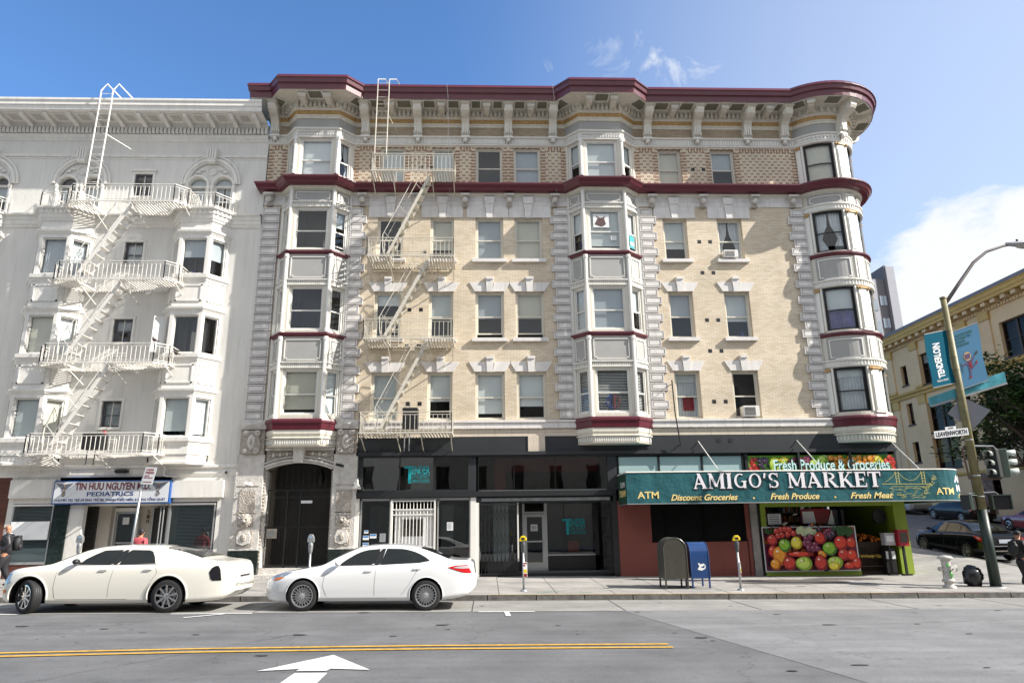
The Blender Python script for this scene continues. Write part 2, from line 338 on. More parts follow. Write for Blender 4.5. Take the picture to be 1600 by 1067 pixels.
def flutes(mb,pts,z0,z1,m,step=.085,w=.045,pr=.02):
    along(pts,step,lambda T,u:mb.box(u-w/2,u+w/2,-pr,.01,z0,z1,m,T))
def arcpts_even(d,step,y=0.,x=SX):
    L=(BC[2]+d)*2.4; return arcoff(d,y,x,n=max(6,int(L/step)))
def arcflutes(mb,d,z0,z1,m,w=.045,pr=.02,step=.09):
    p=arcpts_even(d,step)
    for (x0,y0),(x1,y1) in zip(p,p[1:]):
        T=TF(x0,y0,math.atan2(y1-y0,x1-x0)); l=math.hypot(x1-x0,y1-y0); mb.box(l/2-w/2,l/2+w/2,-pr,.01,z0,z1,m,T)
def wall(mb,u0,u1,z0,z1,holes,m,T,depth=.22,jm=None,seg=.0):
    """front face at w=0 with openings and their reveals"""
    us=sorted({u0,u1,*[h[0] for h in holes],*[h[1] for h in holes]}); zs=sorted({z0,z1,*[h[2] for h in holes],*[h[3] for h in holes]})
    if seg:
        a=[]; 
        for p,q in zip(us,us[1:]):
            k=max(1,math.ceil((q-p)/seg)); a+=[p+(q-p)*i/k for i in range(k)]
        us=a+[us[-1]]
    for a,b in zip(us,us[1:]):
        for c,d in zip(zs,zs[1:]):
            mu,mz=(a+b)/2,(c+d)/2
            if any(h[0]<mu<h[1] and h[2]<mz<h[3] for h in holes): continue
            mb.quad((a,0,c),(b,0,c),(b,0,d),(a,0,d),m,T)
    for h in holes:
        a,b,c,d=h[:4]; j=jm or m
        mb.quad((a,0,c),(a,depth,c),(a,depth,d),(a,0,d),j,T); mb.quad((b,0,c),(b,depth,c),(b,depth,d),(b,0,d),j,T)
        k=max(1,math.ceil((b-a)/seg)) if seg else 1
        for i in range(k):
            p,q=a+(b-a)*i/k,a+(b-a)*(i+1)/k
            mb.quad((p,0,c),(q,0,c),(q,depth,c),(p,depth,c),j,T); mb.quad((p,0,d),(q,0,d),(q,depth,d),(p,depth,d),j,T)
def window(par,T,u0,u1,z0,z1,fill='shade',w=.12,fr=.065,mid=.46,m=None,seg=1,opn=0.,lab=None,sash=None,single=False,top=None):
    """double-hung window: frame, then pane and shade as sub-parts"""
    m=m or CREAM; s=sash or m; mb=MB(T); zm=z0+(z1-z0)*mid
    mb.box(u0,u0+fr,w,w+.10,z0,z1,m); mb.box(u1-fr,u1,w,w+.10,z0,z1,m)
    mb.box(u0+fr,u1-fr,w,w+.10,z1-fr,z1,m,seg=seg); mb.box(u0+fr,u1-fr,w-.02,w+.10,z0,z0+fr*.8,m,seg=seg)
    a,b,c,d=u0+fr,u1-fr,z0+fr*.8,z1-fr; r=.038
    if not single:
        mb.box(a,b,w+.035,w+.075,zm-r*.6,zm+r*.6,s,seg=seg)
        lo=c+opn
        for (p,q,y) in ((zm+r*.6,d,w+.035),(lo,zm-r*.6,w+.05)):
            mb.box(a,a+r,y,y+.03,p,q,s); mb.box(b-r,b,y,y+.03,p,q,s)
        mb.box(a+r,b-r,w+.035,w+.065,d-r,d,s,seg=seg); mb.box(a+r,b-r,w+.05,w+.08,lo,lo+r*1.3,s,seg=seg)
    kw={'label':lab} if lab else {}
    fo=mb.build('window',par,**kw)
    g=MB(T); k=max(seg,1)
    for i in range(k):
        p,q=a+(b-a)*i/k,a+(b-a)*(i+1)/k
        g.quad((p,w+.055,c+opn),(q,w+.055,c+opn),(q,w+.055,d),(p,w+.055,d),GLASS)
    g.build('pane',fo)
    bk=w+.13; h=d-c
    def flat(mt,p0,p1,q0,q1,y=bk,nm='shade'):
        b2=MB(T)
        for i in range(k):
            p,q=p0+(p1-p0)*i/k,p0+(p1-p0)*(i+1)/k
            b2.quad((p,y,q0),(q,y,q0),(q,y,q1),(p,y,q1),mt)
        b2.build(nm,fo)
    def folds(mt,p0,p1,q0,q1,nm='curtain',amp=.03,n=9,tie=0):
        b2=MB(T); N=n*4; rows=6; vs=[];fs=[]
        for j in range(rows+1):
            t=j/rows; z=q0+(q1-q0)*t
            sq=1-tie*math.exp(-((t-.35)/.22)**2)
            for i in range(N+1):
                uu=i/N; vs.append((p0+(p1-p0)*uu*sq if tie>=0 else p1-(p1-p0)*(1-uu)*(2-sq-0 if 0 else 1-(-tie)*math.exp(-((t-.35)/.22)**2)),bk+.03+amp*math.sin(uu*n*2*math.pi),z))
        for j in range(rows):
            for i in range(N): fs.append((j*(N+1)+i,j*(N+1)+i+1,(j+1)*(N+1)+i+1,(j+1)*(N+1)+i))
        b2.add(vs,fs,mt); b2.build(nm,fo,smooth=True)
    if random.random()<.3 and fill.startswith('half'):   # a few things standing on the inner sill
        b3=MB(T); 
        for q_ in range(random.randint(1,3)): x_=random.uniform(a+.1,b-.2); b3.box(x_,x_+random.uniform(.06,.16),bk+.06,bk+.16,c,c+random.uniform(.08,.25),random.choice([BLINDW,CRIM,NAVY,STONE]))
        b3.build('sill_clutter',fo)
    back=MB(T); back.quad((u0-.3,w+.75,z0-.3),(u1+.3,w+.75,z0-.3),(u1+.3,w+.75,z1+.2),(u0-.3,w+.75,z1+.2),INT)
    BL=random.choice([BLIND,BLIND,mat('cream_shade',(.62,.58,.48),.9,var=.08),mat('grey_shade',(.42,.45,.48),.9,var=.08),mat('bright_shade',(.74,.76,.76),.9,var=.05)])
    if fill=='shade':
        k_=random.random(); flat(BL,a,b,c+(h*random.uniform(.03,.22) if k_<.35 else 0),d)
        if k_<.35: flat(INT,a-.1,b+.1,c-.1,d,y=bk+.5,nm='room')
    elif fill=='white': flat(BLINDW,a,b,c,d)
    elif fill.startswith('half'):
        f=float(fill[4:] or 50)/100; flat(BL,a,b,d-h*f,d); flat(INT,a-.1,b+.1,c-.1,d,y=bk+.5,nm='room')
    elif fill=='curtain': folds(CURT,a,b,c,d)
    elif fill=='purple': folds(CURB,a,b,c,c+h*.55); flat(BLIND,a,b,c+h*.5,d,y=bk-.01)
    elif fill=='tied': 
        folds(CURT,a,a+(b-a)*.46,c,d,tie=.6,n=4); folds(CURT,a+(b-a)*.54,b,c,d,tie=-.6,n=4); flat(INT,a-.1,b+.1,c-.1,d,y=bk+.5,nm='room')
    elif fill=='lace':
        flat(BLIND,a,b,c+h*.8,d); folds(CURT,a,b,c,c+h*.82,n=8); 
    elif fill=='venetian':
        b2=MB(T); n=int(h/.055)
        for i in range(n):
            z=c+h*(i+.5)/n; b2.quad((a,bk,z-.018),(b,bk,z-.018),(b,bk+.035,z+.012),(a,bk+.035,z+.012),BLINDW)
        b2.build('venetian_blind',fo); flat(INT,a-.1,b+.1,c-.1,d,y=bk+.5,nm='room')
    else: flat(INT,a-.1,b+.1,c-.1,d,y=bk+.45,nm='room')
    return fo
# ================= THE BEIGE CORNER BUILDING =================
BB=thing('apartment_building',(0,0,.2),'buff brick corner apartment building with maroon cornices, bay windows and a round corner bay','building')
FL=[(5.46,7.2),(8.44,10.24),(11.52,13.22),(14.60,16.22)]
WC=[(-4.12,-3.15),(-2.12,-1.23),(-.41,.64),(1.07,2.13),(6.79,7.72),(8.90,9.87)]
seg_=[(-8.43,-7.70),(-5.14,3.14),(5.85,12.36)]
F0=TF(0,0,0)
for a,b in seg_:
    mb=MB(); pb=MB()
    hs=[(c[0],c[1],f[0],f[1]) for c in WC if a<c[0]<b for f in FL]
    wall(mb,a,b,5.40,14.29,[h for h in hs if h[2]<13],BUFF,F0,.24)
    wall(pb,a,b,14.46,16.32,[h for h in hs if h[2]>13],PATB,F0,.20)
    wall(mb,a,b,16.6,17.2,[],TANB,F0); mb.build('wall',BB)
    # brown edge bricks beside the windows, soldier course above
    es=[a+.01,b-.01]+[v for h in hs if h[2]>13 for v in h[:2]]
    for e in es:
        w_=.20; ins=any(h[0]-.01<e+.05<h[1] for h in hs if h[2]>13) or e>b-.1; x0,x1=(e-w_,e) if ins else (e,e+w_)
        z=14.56; kk=0
        while z<16.05: pb.box(x0,x1-.0 if kk%2 else x1,-.004,.01,z,z+.060,PBR); z+=.132; kk+=1
    x=a+.22
    while x<b-.22:
        if not any(h[0]-.21<x<h[1]+.21 for h in hs if h[2]>13): pb.box(x,x+.055,-.004,.01,16.06,16.27,PBR)
        x+=.115
    pb.build('patterned_brick_wall',BB)
# side facade and the hidden shell
mb=MB()
mb.quad((SX,1.9,5.1),(SX,20,5.1),(SX,20,17.9),(SX,1.9,17.9),BUFF)
mb.build('wall',BB)
sh=MB(); sh.vprism([(-8.4,1.3),(-4.4,1.3),(-4.4,6.),(12.3,6.),(14.4,6.),(14.4,20),(-8.4,20)],0,17.85,INT); sh.box(-8.4,12.2,1.15,1.3,5.0,17.4,INT); sh.box(-8.43,-8.36,.02,6,0,17.9,TANB)
sh.build('inner_shell',BB)
rf=MB(); capz(rf,[(x,y) for x,y in full(.2)[1:]]+[(-8.4,18)],17.9,SLATE); rf.build('roof',BB)
# flat windows
FILL={0:['shade','half25','dark','shade'],1:['half60','half55','half75','shade'],2:['shade','half55','half96','dark'],3:['half72','half55','shade','half96'],4:['lace','half52','half70','shade'],5:['dark','half62','tied','half50']}
for ci,c in enumerate(WC):
    for fi,f in enumerate(FL):
        a,b=c; opn=.0
        if fi==1 and ci in (2,3): opn=.13
        window(BB,F0,a,b,f[0]+.0,f[1],FILL[ci][fi],w=.09 if ci<4 else .13,opn=opn,mid=.47)
# sills, lintels, keystones
for c in WC:
    a,b=c; m_=(a+b)/2
    for fi in (1,2):
        tr=MB(); z=FL[fi][0]; tr.box(a-.12,b+.12,-.12,.10,z-.13,z-.005,TERRA); tr.build('window_sill',BB)
    for fi in (0,1):
        tr=MB(); z=FL[fi][1]; k=z+.36
        for sgn in (-1,1):
            x0,x1,t0,t1=(a-.03,m_-.115,a-.24,m_-.17) if sgn<0 else (m_+.115,b+.03,m_+.17,b+.24)
            tr.prism([(x0,z),(x1,z),(t1,k),(t0,k)],-.035,.02,TERRA)
        tr.prism([(m_-.11,z-.02),(m_+.11,z-.02),(m_+.15,k+.20),(m_-.15,k+.20)],-.09,.02,TERRA); tr.box(m_-.13,m_+.13,-.13,-.02,k+.10,k+.19,TERRA); tr.build('lintel',BB)
    tr=MB(); z=FL[2][1]; k=z+.47
    ea=.205 if c is WC[3] else .34; eb=.205 if c is WC[2] else .34; tr.prism([(a-.03,z),(m_-.12,z),(m_-.17,k),(a-ea,k),(a-ea,z)],-.04,.02,TERRA); tr.prism([(m_+.12,z),(b+.03,z),(b+eb,z),(b+eb,k),(m_+.17,k)],-.04,.02,TERRA)
    tr.prism([(m_-.11,z-.02),(m_+.11,z-.02),(m_+.20,14.08),(m_-.20,14.08)],-.10,.02,TERRA); tr.prism([(m_-.17,z+.55),(m_+.17,z+.55),(m_+.21,14.04),(m_-.21,14.04)],-.14,-.09,TERRA); tr.build('lintel',BB)
# terracotta block frieze below the middle cornice, and belt course
for a,b in seg_:
    tb=MB();     n=max(1,round((b-a)/.62))
    for i in range(n):
        p,q=a+(b-a)*i/n,a+(b-a)*(i+1)/n; tb.box(p+.004,q-.004,-.03,.02,13.70,13.90,TERRA); tb.box(p+.004,q-.004,-.035,.02,13.906,14.10,TERRA)
    tb.build('terracotta_band',BB)
    if a>-6:
        tb=MB(); n=round((b-a)/.63)
        for i in range(n):
            p,q=a+(b-a)*i/n,a+(b-a)*(i+1)/n; tb.box(p+.003,q-.003,-.11,.02,5.15,5.345,TERRA); tb.box(p+.003,q-.003,-.15,.02,5.35,5.43,TERRA)
        tb.box(a,b,-.12,.0,5.13,5.15,STONE); tb.build('belt_course',BB)
tt=MB()
n=32
for i in range(n):
    p,q=-4.45+18.9*i/n,-4.45+18.9*(i+1)/n; tt.box(p+.003,q-.003,-.05,.02,4.87,5.0,TERC); tt.box(p+.003,q-.003,-.06,.02,5.004,5.14,TERC)
for j in range(7):
    for i in range(3): o=.08 if j%2 else 0; tt.box(1.43+.2*i+.002,1.43+.2*(i+1)-.002,-.075,.0,4.33+j*.08,4.33+(j+1)*.08-.003,TERC)
tt.build('tile_course',BB)
# quoins
Q=[MB() for _ in range(5)]
def quo(k,x0,x1,z,h):
    q=Q[k]; q.box(x0,x1,-.04,.02,z+.002,z+h-.016,GROOVE); q.box(x0+.002,x1-.002,-.052,-.04,z+.010,z+h-.022,TERRA); e=.04; za,zb=z+.014,z+h-.026; r=.028
    for (a,b,c,d) in ((x0+.004,x1-.004,za,za+r),(x0+.004,x1-.004,zb-r,zb),(x0+.004,x0+.004+r,za+r,zb-r),(x1-.004-r,x1-.004,za+r,zb-r)): q.box(a,b,-.085,-.052,c,d,TERRA)
    q.box(x0+.075,x1-.075,-.080,-.052,z+.078,z+h-.088,TERRA); q.box(x0+.068,x1-.068,-.056,-.052,z+.070,z+h-.08,GROOVE)
z=5.48; i=0; hh=.325
while z<13.6:
    h=min(hh,13.68-z); 
    if h<.2: break
    w=.135 if i%2 else 0
    quo(0,-8.44,-7.80,z,h); quo(1,-5.14,-4.67+w,z,h); quo(2,2.58-w,3.14,z,h); quo(3,5.88,6.39+w,z,h); quo(4,11.82-w,12.33,z,h); z+=hh; i+=1
for q in Q: q.build('quoins',BB)
# -------- bays --------
def facets(b):
    p=[(b[0],0),(b[1],-b[4]),(b[2],-b[4]),(b[3],0)]
    for (x0,y0),(x1,y1) in zip(p,p[1:]): yield TF(x0,y0,math.atan2(y1-y0,x1-x0)),math.hypot(x1-x0,y1-y0)
LV=[(5.42,8.375,8.52),(8.52,11.49,11.63),(11.63,14.25,14.7),(14.70,16.28,16.3)]
WZ=[(5.60,7.22),(8.62,10.28),(11.70,13.36),(14.62,16.26)]
BFILL={('A',0):['half75','shade','shade'],('A',1):['dark','dark','dark'],('A',2):['dark','dark','half40'],('A',3):['shade','shade','tied'],
       ('B',0):['venetian','venetian','venetian'],('B',1):['shade','shade','half55'],('B',2):['half50','shade','half60'],('B',3):['half60','shade','half55']}
for nm,b in (('A',BAYA),('B',BAYB)):
    body=MB(); trim=MB()
    for fi,(T,L) in enumerate(facets(b)):
        e=.17 if fi==1 else .10
        hol=[(e,L-e,w0,w1) for w0,w1 in WZ]
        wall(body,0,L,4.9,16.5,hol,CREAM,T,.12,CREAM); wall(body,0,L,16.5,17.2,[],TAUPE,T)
        for k,(w0,w1) in enumerate(WZ):
            window(BB,T,e,L-e,w0,w1,BFILL[(nm,k)][fi],w=.05,fr=.06,m=CRE2,mid=.45,opn=.12 if (nm=='A' and k==2 and fi==2) else 0)
            # recessed-look panels with raised moulding
            if k<3:
                p0,p1=(WZ[k][1]+.26,LV[k][1]-.06) if k<2 else (13.60,14.02)
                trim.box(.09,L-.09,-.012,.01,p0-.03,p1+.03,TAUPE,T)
                r=.03; x0,x1=.15,L-.15
                if x1-x0>.2:
                    for (aa,bb,cc,dd) in ((x0,x1,p1-r-.04,p1-.04),(x0,x0+r,p0+.05,p1-.04),(x1-r,x1,p0+.05,p1-.04),(x0+.1,x1-.1,p0+.03,p0+.03+r),(x0,x0+.1+r,p0+.09,p0+.09+r),(x1-.1-r,x1,p0+.09,p0+.09+r)): trim.box(aa,bb,-.04,-.012,cc,dd,CRE2,T)
            z0=w1+.03
            trim.box(.05,L-.05,-.05,.0,z0-.01,z0+.03,CRE2,T); trim.box(.05,L-.05,-.07,.0,z0+.17,z0+.21,CRE2,T)
            flutes(trim,[T(.06,-.0,0)[:2],T(L-.06,-.0,0)[:2]],z0+.03,z0+.17,CRE2,step=.065,w=.035,pr=.035)
            # shade hood over window
        for u in (0.0,L): pass
    # corner colonnettes
    for (x,y) in ((b[1],-b[4]),(b[2],-b[4])):
        for k in range(4):
            z0=(5.45,8.53,11.64,14.72)[k]; z1=(8.37,11.48,14.3,16.3)[k]
            trim.lathe([(.085,z0),(.085,z0+.12),(.068,z0+.14),(.068,z1-.16),(.09,z1-.12),(.09,z1)],(x,y-.02,0),CRE2,10,T=Tid)
    for (x,y,s_) in ((b[0],0,1),(b[3],0,-1)):
        trim.box(x-.03 if s_>0 else x-.07,x+.07 if s_>0 else x+.03,-.07,.0,5.45,14.3,CRE2)
    body.build('bay_wall',BB); trim.build('bay_mouldings',BB,label='cream mouldings of the polygonal bay')
    ms=MB(); f=lambda d,b=b:bayoff(b,d,.0)
    sweep(ms,f,[(0,5.47),(.10,5.46),(.12,5.40),(.12,5.33),(.09,5.31),(.06,5.10),(.03,5.08)],MAROON)
    ms.build('bay_sill_band',BB)
    for z in (8.375,11.49): ms=MB(); sweep(ms,f,[(0,z),(.035,z+.01),(.06,z+.06),(.10,z+.08),(.10,z+.14),(0,z+.15)],MAROON); ms.build('bay_sill_band',BB)
    cb=MB(); sweep(cb,f,[(.03,5.08),(.03,4.95),(-.02,4.86),(.03,4.83),(.03,4.80),(-.03,4.79),(-.05,4.60),(-.0,4.58),(-.02,4.54),(-.12,4.53)],CREAM); capz(cb,[(x,y) for x,y in f(-.12)],4.53,CREAM)
    pts=f(-.035); flutes(cb,pts,4.61,4.78,CRE2,step=.075,w=.045,pr=.03); cb.build('bay_corbel',BB)
# -------- round corner bay --------
def TC(r):                        # u = arc length on radius 1.45 from the -Y direction
    cx,cy,rr=BC
    return lambda u,w,z:(cx+(r-w)*math.sin(u/rr),cy-(r-w)*math.cos(u/rr),z)
TR=TC(BC[2]); rr=BC[2]; d2=lambda a:R(a)*rr
body=MB(); trim=MB()
WA=[(-40,5),(31,76)]
SIDE=math.degrees(math.pi-math.asin(1/1.45))
hol=[(d2(a),d2(b),w0,w1) for a,b in WA for w0,w1 in WZ]
wall(body,d2(-51.7),d2(SIDE),4.9,16.5,hol,CREAM,TR,.14,CREAM,seg=.16); wall(body,d2(-51.7),d2(SIDE),16.5,17.2,[],TAUPE,TR,seg=.16)
RF=[['lace','curtain'],['purple','shade'],['tied','shade'],['shade','shade']]
for k,(w0,w1) in enumerate(WZ):
    for wi,(a,b) in enumerate(WA): window(BB,TR,d2(a),d2(b),w0,w1,RF[k][wi],w=.06,fr=.05,m=CHAR,seg=6,mid=.47)
    if k<3:
        p0,p1=(w1+.26,LV[k][1]-.06) if k<2 else (13.60,14.02)
        for a,b in ((-44,8),(33,78)):
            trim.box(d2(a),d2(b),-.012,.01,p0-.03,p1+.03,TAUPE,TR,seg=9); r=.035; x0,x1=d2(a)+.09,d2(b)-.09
            for (aa,bb,cc,dd) in ((x0,x1,p1-r-.05,p1-.05),(x0,x0+r,p0+.1,p1-.05-r),(x1-r,x1,p0+.1,p1-.05-r),(x0+.14,x1-.14,p0+.04,p0+.04+r),(x0,x0+.14,p0+.1,p0+.1+r),(x1-.14,x1,p0+.1,p0+.1+r)): trim.box(aa,bb,-.04,-.012,cc,dd,CRE2,TR,seg=6)
        trim.box(d2(12),d2(29),-.05,.01,p0-.04,p1+.04,CRE2,TR,seg=3); trim.box(d2(15),d2(26),-.07,-.05,p0+.05,p1-.05,CREAM,TR,seg=2)
    z0=w1+.03
    sweep(trim,lambda d:arcoff(d,0),[(0,z0-.03),(.05,z0-.01),(.06,z0+.02),(.02,z0+.03),(.02,z0+.19),(.08,z0+.21),(.08,z0+.25),(0,z0+.26)],CRE2)
    arcflutes(trim,.02,z0+.04,z0+.18,CRE2,pr=.025)
    for a,b in ((10,29),(-50.5,-44)):   # pilasters with gilt capitals
        trim.box(d2(a),d2(b),-.05,.01,w0-.05,w1-.12,CRE2,TR,seg=3)
        if b>0: trim.box(d2(a)+.03,d2(b)-.03,-.065,-.05,w0+.05,w1-.3,CRE2,TR,seg=3)
    gd=MB(); 
    for a,b in ((8.5,30.5),(-51,-43),(80,100)):
        gd.box(d2(a),d2(b),-.085,.0,w1-.10,w1-.03,GOLD,TR,seg=3)
        for e in (a+3,b-3):
            cx_,cy_,_=TR(d2(e),-.08,0); gd.blob((cx_,cy_,w1-.10),(.06,.06,.055),GOLD,8,5,T=Tid)
    gd.build('gilt_capital',BB)
    for a in (6.2,-41.5,31-1.4,77): trim.box(d2(a-1.2),d2(a+1.2),-.03,.02,w0,w1,CRE2,TR)
body.build('bay_wall',BB,label='curved wall of the round corner bay'); trim.build('bay_mouldings',BB,label='cream mouldings of the round corner bay')
ms=MB(); f=lambda d:arcoff(d,0)
sweep(ms,f,[(0,5.47),(.10,5.46),(.13,5.40),(.13,5.33),(.10,5.31),(.07,5.10),(.03,5.08)],MAROON)
ms.build('bay_sill_band',BB)
for z in (8.375,11.49): ms=MB(); sweep(ms,f,[(0,z),(.035,z+.01),(.06,z+.06),(.10,z+.08),(.10,z+.14),(0,z+.15)],MAROON); ms.build('bay_sill_band',BB)
cb=MB(); sweep(cb,f,[(.03,5.08),(.02,4.95),(-.04,4.86),(.02,4.83),(.02,4.80),(-.05,4.79),(-.08,4.62),(-.04,4.59),(-.06,4.54),(-.2,4.53)],CREAM); capz(cb,f(-.2),4.53,CREAM); arcflutes(cb,-.06,4.62,4.78,CRE2,pr=.03); cb.build('bay_corbel',BB,label='curved corbel under the round corner bay')
# -------- middle cornice --------
mc=MB(); sweep(mc,full,[(0,14.08),(.10,14.12),(.14,14.19)],CREAM); sweep(mc,full,[(.14,14.19),(.34,14.20),(.36,14.23),(.40,14.26),(.47,14.37),(.51,14.40),(.51,14.45),(0,14.51)],MAROON); mc.build('middle_cornice',BB)
# small scroll brackets under it
def scroll(mb,x,T,z1,h,pr,w,m):
    mb.prism([(0,0)],0,0,m) if 0 else None
    P=[(0,z1-h),(0,z1),(-pr,z1),(-pr,z1-.12*h),(-pr*.93,z1-.30*h),(-pr*.62,z1-.45*h),(-pr*.42,z1-.62*h),(-pr*.36,z1-.85*h),(-pr*.22,z1-h)]
    n=len(P); vs=[(x-w/2,p,z) for p,z in P]+[(x+w/2,p,z) for p,z in P]
    mb.add(vs,[tuple(range(n)),tuple(range(2*n-1,n-1,-1))]+[(i,i+n,(i+1)%n+n,(i+1)%n) for i in range(n)],m,T)
CX=[-8.20,-4.71,-2.67,-.81,.875,2.63,6.40,8.39,10.42,11.93]
for x in CX:
    b_=MB(); scroll(b_,x,F0,14.12,.42,.24,.22,STONEW); b_.box(x-.18,x+.18,-.32,0,14.03,14.10,STONEW); b_.box(x-.10,x+.10,-.14,0,13.64,13.70,STONE); b_.blob((x,-.20,13.88),(.12,.10,.11),STONEW,8,6,T=Tid); b_.blob((x-.09,-.23,13.94),(.04,.06,.05),STONE,6,4,T=Tid); b_.blob((x+.09,-.23,13.94),(.04,.06,.05),STONE,6,4,T=Tid); b_.build('scroll_bracket',BB)
# -------- top cornice --------
tcn=MB(); cr=MB()
sweep(tcn,full,[(0,16.28),(.05,16.30),(.06,16.34),(.03,16.35),(.03,16.58),(.10,16.61),(.12,16.66),(0,16.70)],CRE2)
def fl_all(mb,d,z0,z1,step,w,pr,m):
    P=full(d); flutes(mb,P[1:10],z0,z1,m,step,w,pr); 
    A=P[10:]; flutes(mb,P[9:11],z0,z1,m,step,w,pr); arcflutes(mb,d,z0,z1,m,w,pr,step)
fl_all(tcn,.03,16.36,16.57,.10,.05,.04,CRE2)
sweep(tcn,full,[(0,17.08),(.05,17.09),(.06,17.14),(.10,17.17),(.11,17.21)],CREAM)
sweep(tcn,full,[(.14,17.38),(.16,17.42),(.20,17.44),(.21,17.49)],CREAM)
sweep(tcn,full,[(.21,17.49),(.21,17.64),(.33,17.68),(.36,17.72)],CREAM)
fl_all(tcn,.21,17.46,17.67,.17,.095,.12,CREAM)
sweep(tcn,full,[(.36,17.72),(1.0,17.73)],CREAM)
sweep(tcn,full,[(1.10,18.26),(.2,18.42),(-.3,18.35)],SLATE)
tcn.build('cornice',BB)
gb=MB(); sweep(gb,full,[(.11,17.21),(.12,17.36),(.14,17.38)],GOLD); fl_all(gb,.115,17.24,17.33,.16,.07,.018,GOLD); gb.build('gilt_band',BB)
mf=MB(); sweep(mf,full,[(.98,17.715),(1.0,17.70),(1.02,17.92),(1.05,17.94),(1.09,17.95),(1.12,18.10),(1.17,18.13),(1.16,18.17),(1.10,18.27)],MAROON); mf.build('cornice_fascia',BB)
def console(mb,T,x):
    w=.30
    P=[(0,16.60),(0,17.72),(-.92,17.72),(-.92,17.66),(-.84,17.64),(-.86,17.50),(-.80,17.38),(-.66,17.30),(-.46,17.24),(-.34,17.12),(-.29,16.95),(-.27,16.78),(-.20,16.66),(-.14,16.60)]
    n=len(P); vs=[(x-w/2,p,z) for p,z in P]+[(x+w/2,p,z) for p,z in P]
    mb.add(vs,[tuple(range(n)),tuple(range(2*n-1,n-1,-1))]+[(i,i+n,(i+1)%n+n,(i+1)%n) for i in range(n)],CREAM,T)
    mb.box(x-.20,x+.20,-.95,-.05,17.66,17.725,CREAM,T)
    for s_ in (-1,1):                                   # volutes on the cheeks
        c=T(x+s_*w/2,-.68,17.50); mb.blob(c,(.035,.12,.12),CRE2,8,6,T=Tid); c=T(x+s_*w/2,-.22,16.76); mb.blob(c,(.03,.07,.07),CRE2,8,5,T=Tid)
    for k in (-1,0,1): mb.box(x+k*.085-.018,x+k*.085+.018,-.315,-.02,16.70,17.02,CRE2,T)
    mb.box(x-.18,x+.18,-.24,0,16.54,16.62,CRE2,T); c=T(x,-.16,16.47); mb.blob(c,(.09,.09,.09),CRE2,8,6,T=Tid)
def modil(mb,T,x,L=.80):
    mb.box(x-.13,x+.13,-L,-.2,17.56,17.735,CREAM,T); mb.box(x-.15,x+.15,-L-.03,-L+.05,17.60,17.735,CRE2,T); mb.box(x-.10,x+.10,-L+.1,-.2,17.50,17.56,CREAM,T)
for x in CX:
    b_=MB(); console(b_,F0,x); b_.build('cornice_bracket',BB)
for x in (-3.69,-1.74,.03,1.75,7.4,9.4,11.2):
    b_=MB(); modil(b_,F0,x); b_.build('modillion',BB)
for b in (BAYA,BAYB):
    for x in (b[1]+.32,b[2]-.32):
        b_=MB(); modil(b_,TF(0,-b[4],0),x); b_.build('modillion',BB)
for phi,kind in ((-22,'m'),(20,'c'),(62,'m'),(100,'c')):
    cx,cy,r_=BC; a=R(phi); T=TF(cx+r_*math.sin(a),cy-r_*math.cos(a),a); b_=MB()
    if kind=='c': console(b_,T,0); b_.build('cornice_bracket',BB)
    else: modil(b_,T,0,.85); b_.build('modillion',BB)
def coffer(T,x0,x1):
    cof=MB()
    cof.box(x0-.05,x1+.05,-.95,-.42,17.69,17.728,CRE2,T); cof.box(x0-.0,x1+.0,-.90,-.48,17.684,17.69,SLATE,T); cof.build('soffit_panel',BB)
xs=sorted(CX+[-3.69,-1.74,.03,1.75,7.4,9.4,11.2])
for a,b in zip(xs,xs[1:]):
    if b-a>2.5 or (a<-7 and b>-6): continue
    if a==-8.20 or (a==2.63): continue
    coffer(F0,a+.26,b-.26)
for b in (BAYA,BAYB):
    T=TF(0,-b[4],0); coffer(T,b[1]+.55,b[2]-.55)
    for (x0,y0,x1,y1) in ((b[0],0,b[1],-b[4]),(b[2],-b[4],b[3],0)):
        T=TF(x0,y0,math.atan2(y1-y0,x1-x0)); L=math.hypot(x1-x0,y1-y0); coffer(T,.12,L-.12)
for a in (-36,0,42,82): cx,cy,r_=BC; T=TF(cx+r_*math.sin(R(a)),cy-r_*math.cos(R(a)),R(a)); coffer(T,-.28,.28)
# wall vents
for (x,z) in ((8.1,6.06),(8.12,7.94),(8.11,9.12),(8.10,10.99),(8.085,12.25),(8.09,15.33),(-2.95,8.15),(-2.9,9.54),(-2.87,6.05),(-2.4,11.81),(8.12,4.66),(-2.9,4.66),(-2.6,15.33)):
    v=MB()
    y_=-.052 if z<5 else -.004
    for dx in (0,.42): v.box(x+dx,x+dx+.14,y_,.1,z-.07,z+.07,BLACK)
    v.build('wall_vent',BB)
# thin cables hanging from the roof
for x in (-1.45,2.62):
    c=MB(); c.tube([(x-.05,-1.2,18.25),(x,-1.19,17.7),(x+.03,-.6,14.7),(x+.1,-.06,13.6)],.008,GREYM,4); c.build('cable',BB)
# black mast and bracket beside bay B
ma=MB(); ma.tube([(6.55,-.5,6.75),(6.60,-.42,5.6),(6.75,-.30,4.45)],.022,BLACK); ma.tube([(6.7,-.30,4.5),(6.75,-.04,4.5)],.015,BLACK); ma.tube([(6.55,-.5,6.6),(6.45,-.03,6.6)],.015,BLACK); tag(ma.build('antenna_mast'),'thin black mast fixed to the brick wall right of the middle bay','mast')
# ---------------- ground floor of the beige building ----------------
G0=.0
sb=MB(); sb.box(-4.5,SX,-.045,.3,4.34,4.868,DARKB); sb.box(-4.5,SX,-.16,.3,4.22,4.335,DARKB); sb.box(-4.5,-.04+9.0,-.10,.3,4.17,4.218,CHAR)
sb.box(SX-.3,SX+.05,.305,18,4.2,5.1,DARKB); sb.build('sign_band',BB)
